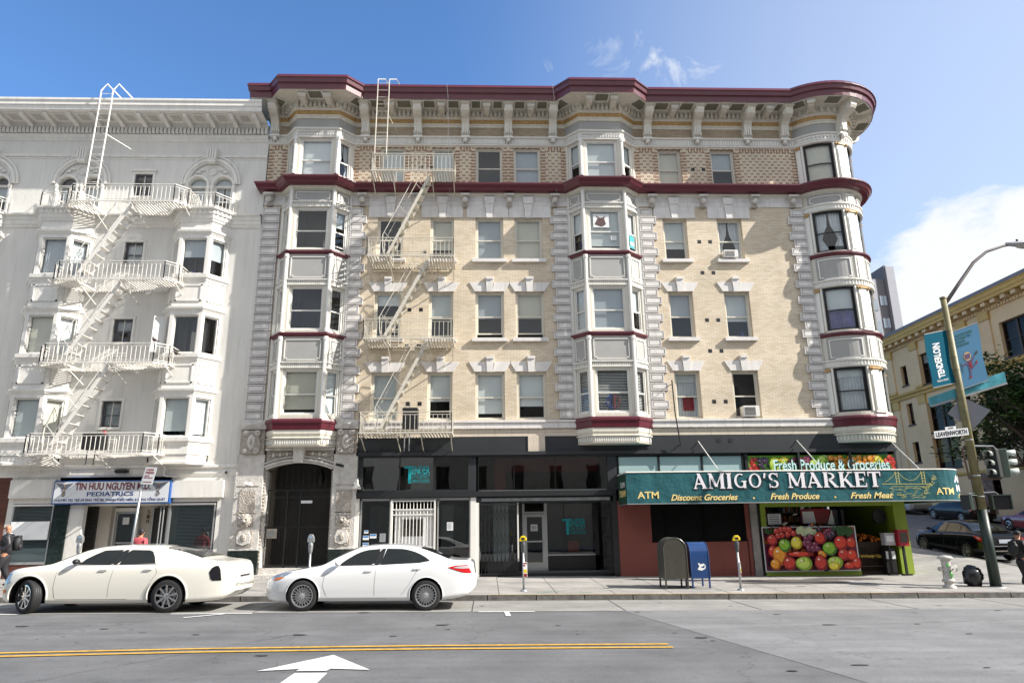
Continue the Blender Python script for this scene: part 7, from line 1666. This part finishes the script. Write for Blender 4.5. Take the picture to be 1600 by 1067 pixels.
    if not far:
        # chrome or dark belt line, sill, handles, mirrors
        zbelt=C['belt']; 
        for s_ in (-1,1):
            mb=MB(); mb.tube([(x,s_*(side_y(x,z)+.004),z) for x,z in zbelt],.008,C.get('beltm',CHROME),5); mb.build('belt_trim',o,local=True)
        for hx_,hz_ in C['handles']:
            for s_ in (-1,1):
                y=s_*(side_y(hx_,hz_)); mb=MB(); mb.tube([(hx_-.09,y,hz_),(hx_-.07,y+s_*.022,hz_+.004),(hx_+.07,y+s_*.022,hz_+.004),(hx_+.09,y,hz_)],[.007,.010,.010,.007],paint if C.get('hpaint') else CHROME,6); mb.build('door_handle',o,local=True,smooth=True)
        mx_,mz_=C['mirror']
        for s_ in (-1,1):
            y=s_*(side_y(mx_,mz_)); mb=MB(); mb.blob((mx_-.02,y+s_*.13,mz_+.04),(.075,.10,.062),C.get('mirm',paint),10,7); mb.tube([(mx_+.03,y-s_*.03,mz_),(mx_,y+s_*.08,mz_+.02)],.022,BLACK,6); mb.build('mirror',o,local=True,smooth=True)
        mb=MB(); xf=C['x0']
        mb.box(xf+.02,xf+.10,-.45,.45,.30,.50,BLACK); mb.build('grille',o,local=True)
    xr=C['x1']; mb=MB(); mb.box(xr-.02,xr+.015,-.26,.26,C['pl'],C['pl']+.13,mat('plate_white',(.55,.60,.70),.4)); mb.build('number_plate',o,local=True); 
    if C.get('pltxt'): text(C['pltxt'],-.22,.22,C['pl']+.03,C['pl']+.09,lambda u,v,d:(xr+.017+d,u,v),NAVY,o)   # placed in local frame below
    if not far:
        for wx in C['wx']:
            for s_ in (-1,1):
                mb=MB(); P=[]
                for k in range(25):
                    a=R(-12+204*k/24); x=wx+(C['arch']+.004)*math.cos(a); z=C['wz']+.01+(C['arch']+.004)*math.sin(a)
                    if z>interp(zb,x)+.01: P.append((x,s_*(side_y(x,z)+.002),z))
                mb.tube(P,C.get('lip',.010),paint,6); mb.build('wheel_arch_lip',o,local=True,smooth=True)
    # wheels
    for wi,wx in enumerate(C['wx']):
        for s_ in (-1,1):
            st=R(C.get('steer',0)) if wi==0 else 0
            yw=s_*(wf[len(wf)//2][1]-.115); rr_=C['wr_']; cw=Vector((wx,yw,C['wz']))
            def TW_(u,w_,z_): 
                v=Vector((u,w_,z_)); v=Matrix.Rotation(st,3,'Z')@v; return tuple(cw+v)
            mb=MB(TW_); hw=.108; ro=rr_; ri=C['ri']
            prof=[(ri,-hw),(ro-.03,-hw-.004),(ro-.008,-hw*.82),(ro,-hw*.6),(ro,hw*.6),(ro-.008,hw*.82),(ro-.03,hw+.004),(ri,hw),(ri-.01,hw*.5),(ri-.01,-hw*.5),(ri,-hw)]
            mb.lathe(prof,(0,0,0),RUBR,30,axis='y'); 
            if not far:
                for g_ in (-.4,0,.4): mb.lathe([(ro+.001,g_*hw-.006),(ro+.001,g_*hw+.006)],(0,0,0),BLACK,30,axis='y')
            wo_=mb.build('wheel',o,local=True,smooth=True)
            f_=s_; mb=MB(TW_)
            mb.lathe([(ri,f_*hw*.98),(ri-.018,f_*(hw*1.0)),(ri-.022,f_*hw*.75),(ri-.03,f_*hw*.2)],(0,0,0),C['rimm'],30,axis='y')
            mb.lathe([(0,f_*.02),(ri-.02,f_*.02)],(0,0,0),WELL,20,axis='y'); mb.lathe([(.0,f_*hw*.92),(.035,f_*hw*.90),(.06,f_*hw*.80),(.065,f_*hw*.4)],(0,0,0),C['rimm'],16,axis='y')
            ns=C['spk']; dbl=C.get('dbl')
            for k in range(ns):
                for dd in ((-.10,.10) if dbl else (0,)):
                    a=2*math.pi*k/ns+.25; c_,s2=math.cos(a+dd*.55),math.sin(a+dd*.55); e1,e2=math.cos(a+dd*1.6),math.sin(a+dd*1.6); w0_=C['sw']
                    pA=Vector((.045*c_,f_*hw*.86,.045*s2)); pB=Vector(((ri-.015)*e1,f_*hw*.88,(ri-.015)*e2)); d_=(pB-pA).normalized(); nrm=Vector((-d_.z,0,d_.x))
                    q=[pA+nrm*w0_*.8,pB+nrm*w0_*(1.25 if not dbl else .8),pB-nrm*w0_*(1.25 if not dbl else .8),pA-nrm*w0_*.8]; dp=Vector((0,-f_*.03,0))
                    vv=[tuple(v) for v in q]+[tuple(v+dp) for v in q]; mb.add(vv,[(0,1,2,3),(0,4,5,1),(1,5,6,2),(2,6,7,3),(3,7,4,0)],C['rimm'])
            if not far: mb.lathe([(ri*.72,f_*hw*.30),(.06,f_*hw*.30)],(0,0,0),GREYM,20,axis='y')
            mb.build('rim',wo_,local=True)
    return o,side_y,top_z
PW=mat('white_car_paint',(.78,.78,.78),.22,var=0,spec=.5,coat=1); PC=mat('ivory_car_paint',(.74,.715,.64),.25,var=0,coat=1); PB=mat('black_car_paint',(.004,.004,.005),.12,var=0,spec=.25,coat=.1); PR=mat('maroon_car_paint',(.14,.012,.015),.2,var=0,coat=1); PS=mat('silver_car_paint',(.34,.35,.37),.3,metal=.5,var=0,coat=1); PD=mat('dark_brown_car_paint',(.010,.006,.006),.2,var=0,spec=.3,coat=.2)
RIMB=mat('machined_rim',(.62,.62,.63),.3,metal=.75,var=0)
def sh_(P,dx,dz=0): return [(round(x-dx,3),round(z-dz,3)) for x,z in P]
cx=-2.70; gzc=.03
CAM=dict(x0=-5.13-cx,x1=-.27-cx,
 zt=sh_([(-5.13,.50),(-5.08,.66),(-4.95,.75),(-4.75,.815),(-4.4,.885),(-4.0,.95),(-3.83,.985),(-3.5,1.17),(-3.08,1.36),(-2.75,1.425),(-2.3,1.445),(-1.9,1.425),(-1.6,1.375),(-1.2,1.24),(-.80,1.10),(-.5,1.085),(-.36,1.07),(-.31,.93),(-.27,.60)],cx),
 zs=sh_([(-5.13,.49),(-5.05,.62),(-4.85,.72),(-4.5,.80),(-4.0,.87),(-3.5,.925),(-2.6,.965),(-1.6,1.01),(-1.0,1.03),(-.6,1.03),(-.36,1.01),(-.31,.88),(-.27,.58)],cx),
 zb=sh_([(-5.13,.38),(-5.0,.23),(-4.8,.19),(-4.0,.20),(-2.5,.20),(-1.2,.20),(-.8,.25),(-.5,.31),(-.34,.42),(-.27,.50)],cx),
 w=sh_([(-5.13,.42),(-5.08,.58),(-4.98,.70),(-4.8,.80),(-4.5,.87),(-4.1,.905),(-3.0,.91),(-2.0,.912),(-1.3,.912),(-.8,.88),(-.5,.82),(-.36,.74),(-.27,.55)],cx),wr=.60,
 arch=.375,wx=[-4.18-cx,-1.40-cx],wz=.335,wr_=.335,ri=.243,spk=10,dbl=True,sw=.008,rimm=RIMB,
 win=[sh_([(-3.42,.985),(-3.27,1.10),(-3.02,1.245),(-2.82,1.31),(-2.50,1.34),(-2.60,1.0)],cx),sh_([(-2.38,1.345),(-1.95,1.335),(-1.72,1.28),(-1.50,1.19),(-1.34,1.085),(-1.55,1.05),(-2.46,1.005)],cx)],
 pillar=sh_([(-2.505,1.34),(-2.375,1.345),(-2.455,1.005),(-2.605,1.0)],cx),
 wind=(-3.78-cx,-3.12-cx,.70,.54),rearg=(-1.56-cx,-.90-cx,.52,.66),hl=sh_([(-4.93,.70),(-4.90,.76),(-4.62,.835),(-4.45,.84),(-4.58,.77),(-4.80,.70)],cx),amber=sh_([(-4.90,.655),(-4.88,.70),(-4.66,.74),(-4.62,.735),(-4.75,.68)],cx),
 tl=sh_([(-.92,.93),(-.75,.975),(-.40,.985),(-.37,.80),(-.58,.82)],cx),tl2=sh_([(-.80,.925),(-.70,.955),(-.42,.965),(-.42,.91),(-.6,.90)],cx),
 seams=[sh_([(-3.40,.97),(-3.70,.80),(-3.74,.55),(-3.62,.28)],cx),sh_([(-2.55,1.0),(-2.575,.6),(-2.565,.28)],cx),sh_([(-1.60,1.03),(-1.63,.85),(-1.80,.55),(-2.0,.30)],cx),sh_([(-3.62,.275),(-1.95,.275)],cx)],
 belt=sh_([(-3.42,.975),(-2.6,.99),(-1.6,1.035),(-1.36,1.075)],cx),beltm=CHAR,handles=[(-2.72-cx,.86),(-1.62-cx,.905)],hpaint=True,mirror=(-3.40-cx,.99),pl=.62)
make_car('parked_car','white four door sedan with black spoked wheels, parked at the kerb before the left shop','car',CAM,(cx,-6.62,gz(cx,-6.6)),0,.011,PW)
cx=-8.28
CHR=dict(x0=-10.84-cx,x1=-5.74-cx,
 zt=sh_([(-10.84,.60),(-10.80,.80),(-10.70,.90),(-10.5,.955),(-10.1,1.0),(-9.85,1.035),(-9.55,1.17),(-9.15,1.35),(-8.8,1.42),(-8.3,1.445),(-7.8,1.44),(-7.4,1.40),(-7.0,1.33),(-6.6,1.20),(-6.35,1.12),(-6.1,1.09),(-5.90,1.06),(-5.83,.98),(-5.76,.82),(-5.74,.66)],cx),
 zs=sh_([(-10.84,.58),(-10.79,.76),(-10.6,.87),(-10.2,.94),(-9.6,.985),(-8.6,1.0),(-7.4,1.015),(-6.6,1.03),(-6.1,1.03),(-5.9,1.0),(-5.83,.92),(-5.76,.78),(-5.74,.62)],cx),
 zb=sh_([(-10.84,.34),(-10.7,.22),(-10.3,.19),(-9,.19),(-7,.20),(-6.4,.22),(-6.0,.27),(-5.82,.36),(-5.74,.44)],cx),
 w=sh_([(-10.84,.66),(-10.78,.78),(-10.6,.87),(-10.2,.925),(-9.2,.93),(-8.2,.93),(-7.0,.935),(-6.4,.91),(-6.05,.87),(-5.88,.82),(-5.78,.76),(-5.74,.66)],cx),wr=.60,
 arch=.43,wx=[-10.17-cx,-7.13-cx],wz=.355,wr_=.355,ri=.250,lip=.020,spk=9,sw=.019,rimm=CHROME,steer=-30,
 win=[sh_([(-9.18,1.03),(-9.16,1.10),(-8.92,1.24),(-8.74,1.325),(-8.33,1.335),(-8.42,1.03)],cx),sh_([(-8.20,1.335),(-7.72,1.325),(-7.63,1.28),(-7.50,1.05),(-8.30,1.03)],cx)],
 pillar=sh_([(-8.335,1.335),(-8.195,1.335),(-8.295,1.03),(-8.425,1.03)],cx),
 wind=(-9.80-cx,-9.22-cx,.72,.55),rearg=(-7.38-cx,-6.52-cx,.55,.70),tl=sh_([(-6.26,.86),(-6.20,.97),(-6.10,1.0),(-6.04,.97),(-5.98,.68),(-6.20,.68)],cx),tlm=mat('smoked_tail_lens',(.012,.010,.014),.1,var=0,coat=1),tl2=None,
 hl=sh_([(-10.80,.60),(-10.78,.82),(-10.6,.86),(-10.58,.64)],cx),amber=sh_([(-10.80,.43),(-10.79,.50),(-10.68,.50),(-10.68,.43)],cx),
 seams=[sh_([(-9.18,1.0),(-9.60,.85),(-9.62,.55),(-9.55,.27)],cx),sh_([(-8.36,1.0),(-8.42,.6),(-8.42,.27)],cx),sh_([(-7.48,1.02),(-7.40,.85),(-7.62,.5),(-7.7,.27)],cx),sh_([(-9.55,.30),(-7.6,.30)],cx)],
 belt=sh_([(-9.3,1.015),(-8.4,1.02),(-7.46,1.035)],cx),handles=[(-8.60-cx,.90),(-7.62-cx,.905)],mirror=(-9.18-cx,1.05),mirm=CHAR,pl=.58)
o,sy,tz=make_car('parked_car','cream four door car with chrome wheels, parked in front of the doctor\'s office','car',CHR,(cx,-6.72,gz(cx,-6.7)),0,.011,PC)
mb=MB(); x=CHR['x1']-.02
for s_ in (-1,1): mb.add([(x-.0,0,1.0),(x-.0,s_*.16,1.015),(x-.0,s_*.03,.985)],[(0,1,2)],GOLD)
mb.build('wing_emblem',o,local=True); mb=MB(); mb.box(CHR['x1']-.03,CHR['x1']+.012,-.30,.30,.735,.76,BLACK); mb.build('plate_recess',o,local=True)
GEN=dict(x0=-2.25,x1=2.25,zt=[(-2.25,.5),(-2.15,.68),(-1.8,.82),(-1.25,.95),(-.6,1.32),(-.1,1.43),(.4,1.45),(.9,1.38),(1.4,1.16),(1.65,1.08),(2.05,1.05),(2.2,.9),(2.25,.6)],zs=[(-2.25,.48),(-2.1,.66),(-1.5,.82),(0,.93),(1.3,1.0),(2.05,.99),(2.2,.84),(2.25,.56)],zb=[(-2.25,.32),(-2.,.2),(0,.2),(1.6,.22),(2.1,.32),(2.25,.45)],w=[(-2.25,.55),(-2.1,.75),(-1.7,.88),(0,.91),(1.4,.91),(1.9,.86),(2.15,.76),(2.25,.6)],wr=.60,arch=.37,wx=[-1.36,1.29],wz=.325,wr_=.325,ri=.21,spk=5,sw=.028,rimm=GREYM,
 win=[[(-.98,.99),(-.72,1.18),(-.35,1.32),(.05,1.35),(-.02,1.0)],[(.12,1.35),(.6,1.34),(.80,1.27),(.86,1.04),(.10,1.0)],[(.92,1.26),(1.12,1.16),(1.25,1.06),(.95,1.04)]],wind=(-1.15,-.62,.72,.55),rearg=(.95,1.52,.55,.68),tl=[(1.68,.98),(2.05,.94),(2.12,.92),(2.12,.80),(1.98,.80)],tl2=[(1.85,.93),(2.02,.925),(2.03,.87),(1.92,.88)],seams=[[(.02,.98),(.0,.3)],[(.95,1.02),(.75,.5),(.6,.3)]],belt=[(-1.0,.975),(0,.985),(1.25,1.035)],beltm=CHAR,handles=[(-.15,.88),(.82,.92)],hpaint=True,mirror=(-.95,1.0),pl=.74,amber=None,hl=None)
yc=4.3; o,sy,tz=make_car('parked_car','black four door sedan parked on the cross street behind the corner pole','car',GEN,(19.42,yc,gz(19.4,yc)),R(-90),.078,PB)
for z,w_ in ((.62,.62),(.45,.45)): mb=MB(); mb.box(2.235,2.262,-w_,w_,z,z+.02,CHROME); mb.build('bumper_trim',o,local=True)
for s_ in (-1,1): mb=MB(); mb.box(2.12,2.215,s_*.60-.12,s_*.60+.12,.80,.93,mat('tail_lens_red',(.5,.01,.015))); mb.build('tail_light',o,local=True)
def var(**k): d=dict(GEN); d.update(k); return d
yc=19.6; make_car('parked_car','dark brown sedan at the far kerb of the cross street, behind the pedestrian signals','car',var(),(29.95,yc,gz(29.9,yc)),R(-90),.095,PD,far=True)
yc=13.1; o,_,_=make_car('parked_car','dark red car at the far kerb, cut by the right edge of the picture','car',var(zt=[(-2.25,.5),(-2.15,.66),(-1.8,.78),(-1.0,.90),(-.4,1.22),(.1,1.32),(.5,1.31),(1.1,1.1),(1.5,.98),(2.1,.95),(2.2,.85),(2.25,.6)],win=[[(-.75,.96),(-.45,1.12),(.0,1.22),(.5,1.22),(.55,.98)]],wind=(-.9,-.45,.7,.55),rearg=(.75,1.3,.55,.66),rimm=CHROME),(29.95,yc,gz(29.9,yc)),R(-90),.09,PR,far=True)
yc=25.6; SUVd=var(zt=[(-2.25,.6),(-2.15,.85),(-1.7,1.0),(-1.1,1.1),(-.6,1.5),(-.1,1.66),(.8,1.68),(1.8,1.6),(2.1,1.2),(2.2,1.0),(2.25,.7)],zs=[(-2.25,.56),(-2.1,.8),(-1.5,.95),(0,1.05),(1.3,1.08),(2.05,1.08),(2.2,.9),(2.25,.66)],win=[[(-.95,1.12),(-.6,1.38),(-.2,1.52),(.2,1.54),(.2,1.12)],[(.3,1.54),(1.2,1.53),(1.2,1.14),(.3,1.12)],[(1.3,1.52),(1.75,1.46),(1.85,1.16),(1.3,1.14)]],wind=(-1.0,-.6,.7,.6),rearg=(1.86,2.08,.55,.6),tl=[(1.95,1.2),(2.12,1.05),(2.15,.85),(2.0,.85)],wz=.36,wr_=.36,arch=.40,ri=.22)
make_car('parked_car','silver grey estate car at the far kerb, seen between the awning and the brown sedan','car',SUVd,(29.95,yc,gz(29.9,yc)),R(-90),.105,PS,far=True)
# ================= PEOPLE =================
SKIN=mat('skin_warm',(.42,.20,.12),.5,var=.08,sc=8)
def skinmesh(name,parent,V,E,mt,sub=2,root=0):
    me=bpy.data.meshes.new(name); me.from_pydata([v[:3] for v in V],E,[]); ob=bpy.data.objects.new(name,me); COL.objects.link(ob)
    s=ob.modifiers.new('s','SKIN'); s.use_smooth_shade=True
    sv=me.skin_vertices[0].data
    for i,v in enumerate(V): r=v[3]; sv[i].radius=(r,r) if not isinstance(r,tuple) else r; sv[i].use_root=(i==root)
    b=ob.modifiers.new('u','SUBSURF'); b.levels=sub; b.render_levels=sub
    applymods(ob); ob.data.materials.clear(); ob.data.materials.append(mt); ob.parent=parent
    for p in ob.data.polygons: p.use_smooth=True; p.material_index=0
    return ob
def person(loc,rz,label,J,cols,h=1.0,hair=None,hat=None,pack=None,collar=None):
    """local frame: the person faces +x; J holds joints for arms and legs"""
    o=thing('person',loc,label,'person',rz=rz); top,leg,shoe=cols
    V=[(0,0,.96,.115),(0,0,1.12,.105),(.01,0,1.30,.12),(.02,0,1.42,.10),(.03,0,1.51,.055),(.045,0,1.58,.075),(.055,0,1.66,.088),(.045,0,1.735,.062)]; E=[(i,i+1) for i in range(7)]
    def add(v,p): V.append(v); E.append((p,len(V)-1)); return len(V)-1
    for s_,k in ((1,'L'),(-1,'R')):
        sh=add((.0,s_*.17,1.41,.062),3); el=J['el'+k]; wr_=J['wr'+k]; a=add((*el,.040),sh); b=add((*wr_,.027),a); d=(Vector(wr_)-Vector(el)).normalized(); pm=Vector(wr_)+d*.075; c=add((*pm,.034),b)
        up=Vector((0,s_,0)); lat=d.cross(up).normalized()
        for q in range(4):
            off=lat*(.030-.020*q); ln=(.070,.082,.078,.060)[q]; f0=add((*(pm+off+d*.022),.0105),c); f1=add((*(pm+off+d*(.022+ln*.55)+up*-.006),.009),f0); add((*(pm+off+d*(.022+ln*.95)+up*-.024),.008),f1)
        t0=add((*(pm+lat*.045-d*.02),.011),c); add((*(pm+lat*.062+d*.022-up*.012),.009),t0)
        hp=add((0,s_*.085,.93,.095),0); kn=add((*J['kn'+k],.058),hp); an=add((*J['an'+k],.040),kn); ft=Vector(J['an'+k])+Vector((.10,0,-.05)); f=add((*ft,.036),an); add((ft.x+.09,ft.y,ft.z-.01,.028),f)
    body=skinmesh('body',o,V,E,SKIN,1)
    # clothes as slightly larger skins
    V2=[(0,0,.88,.190),(0,0,1.10,.185),(.01,0,1.30,.195),(.02,0,1.42,.150),(.03,0,1.48,.085)]; E2=[(0,1),(1,2),(2,3),(3,4)]
    for s_,k in ((1,'L'),(-1,'R')):
        n0=len(V2); V2+= [(0,s_*.18,1.40,.105),(*J['el'+k],.080),(*(Vector(J['wr'+k])*.92+Vector(J['el'+k])*.08),.058)]; E2+= [(3,n0),(n0,n0+1),(n0+1,n0+2)]
    skinmesh('jacket',o,V2,E2,top,2)
    V3=[(0,0,1.0,.175),(0,0,.90,.17)]; E3=[(0,1)]
    for s_,k in ((1,'L'),(-1,'R')):
        n0=len(V3); V3+= [(0,s_*.09,.86,.135),(*J['kn'+k],.100),(*(Vector(J['an'+k])+Vector((0,0,.0))),.078)]; E3+= [(1,n0),(n0,n0+1),(n0+1,n0+2)]
    skinmesh('trousers',o,V3,E3,leg,1)
    m=MB(); hc=Vector((.05,0,1.655))
    for k in 'LR':
        a=Vector(J['an'+k]); m.blob((a.x+.06,a.y,a.z-.045),(.14,.05,.045),shoe,12,6)
    m.build('shoes',o,local=True,smooth=True)
    m=MB(); m.blob((hc.x+.098,0,hc.z-.012),(.020,.014,.024),SKIN,8,6)
    for s_ in (-1,1): m.blob((hc.x-.002,s_*.088,hc.z-.01),(.020,.010,.030),SKIN,8,6); 
    m.build('nose_and_ears',o,local=True,smooth=True)
    m=MB(); 
    for s_ in (-1,1): m.blob((hc.x+.082,s_*.033,hc.z+.012),(.010,.014,.008),mat('eye_dark',(.02,.015,.012),.3),6,4); m.box(hc.x+.080,hc.x+.09,s_*.033-.018,s_*.033+.018,hc.z+.030,hc.z+.036,mat('brow_dark',(.03,.02,.015),.9))
    m.box(hc.x+.086,hc.x+.092,-.024,.024,hc.z-.052,hc.z-.046,mat('lip_tone',(.25,.08,.06),.5)); m.build('face_features',o,local=True)
    if hair: m=MB(); m.blob((hc.x-.012,0,hc.z+.028),(.102,.096,.100),hair,16,12,sq=.02); m.blob((hc.x-.05,0,hc.z-.03),(.06,.08,.07),hair,10,7); m.build('hair',o,local=True,smooth=True)
    if hat: m=MB(); m.blob((hc.x-.0,0,hc.z+.04),(.108,.10,.085),hat,14,8); m.box(hc.x+.06,hc.x+.17,-.07,.07,hc.z+.03,hc.z+.042,hat); m.build('cap',o,local=True,smooth=True)
    if collar: m=MB(); m.lathe([(.085,0),(.075,.04),(.10,.045),(.115,-.02)],(.03,0,1.46),collar[0],14); m.add([(.15,-.05,1.44),(.15,.05,1.44),(.175,.03,1.15),(.175,-.03,1.15)],[(0,1,2,3)],collar[1]); m.build('collar_and_shirt',o,local=True)
    if pack: m=MB(); m.blob((-.23,0,1.22),(.12,.16,.22),pack,14,9,sq=.06); m.blob((-.31,0,1.12),(.06,.12,.11),pack,10,7,sq=.05); m.box(-.30,-.20,-.10,.10,1.36,1.44,pack); m.build('backpack',o,local=True,smooth=True); m=MB(); 
    if pack:
        for s_ in (-1,1): m.tube([(-.12,s_*.12,1.40),(.0,s_*.13,1.53),(.13,s_*.12,1.42),(.15,s_*.12,1.2),(.0,s_*.16,1.02)],.016,pack,5)
        m.build('pack_strap',o,local=True)
    o.scale=(h,h,h); return o
NY=mat('black_nylon_jacket',(.020,.019,.024),.45,var=.5,sc=14,bump=1.,bsc=14); TR2=mat('black_trousers',(.016,.016,.019),.8,var=.2); SHB=mat('black_shoe',(.015,.013,.012),.4)
walk=dict(elL=(-.10,.25,1.16),wrL=(.12,.24,1.00),elR=(-.02,-.26,1.15),wrR=(.16,-.17,1.0),knL=(.16,.09,.52),anL=(.22,.09,.10),knR=(.02,-.09,.50),anR=(-.20,-.09,.14))
stand=dict(elL=(-.03,.24,1.14),wrL=(.06,.24,.90),elR=(-.03,-.24,1.14),wrR=(.06,-.24,.90),knL=(.03,.09,.50),anL=(.0,.09,.09),knR=(.02,-.09,.50),anR=(0,-.09,.09))
person((-13.80,-3.0,sw(-13.8,-3.0)),R(200),'bald man in a black puffy jacket and blue shirt wearing a black backpack',walk,(NY,TR2,SHB),1.0,pack=mat('backpack_black',(.014,.014,.016),.6),collar=(PAPER,mat('blue_shirt',(.02,.05,.25),.7)))
person((-10.42,-2.3,sw(-10.4,-2.3)),R(80),'person with short black hair and red jacket, seen over the cream car roof',stand,(mat('red_jacket',(.46,.075,.09),.7,var=.2,sc=9,bump=.5),TR2,SHB),.91,hair=mat('black_hair',(.010,.009,.010),.5,var=.3,sc=20))
lean=dict(walk); person((15.78,-3.35,gz(15.8,-3.3)+.02),R(15),'person in black clothes and a black cap at the right edge beside the pole',walk,(mat('black_coat',(.010,.010,.012),.7),TR2,SHB),.93,hat=mat('black_cap',(.01,.01,.011),.7),pack=mat('black_shoulder_bag',(.011,.011,.012),.6))
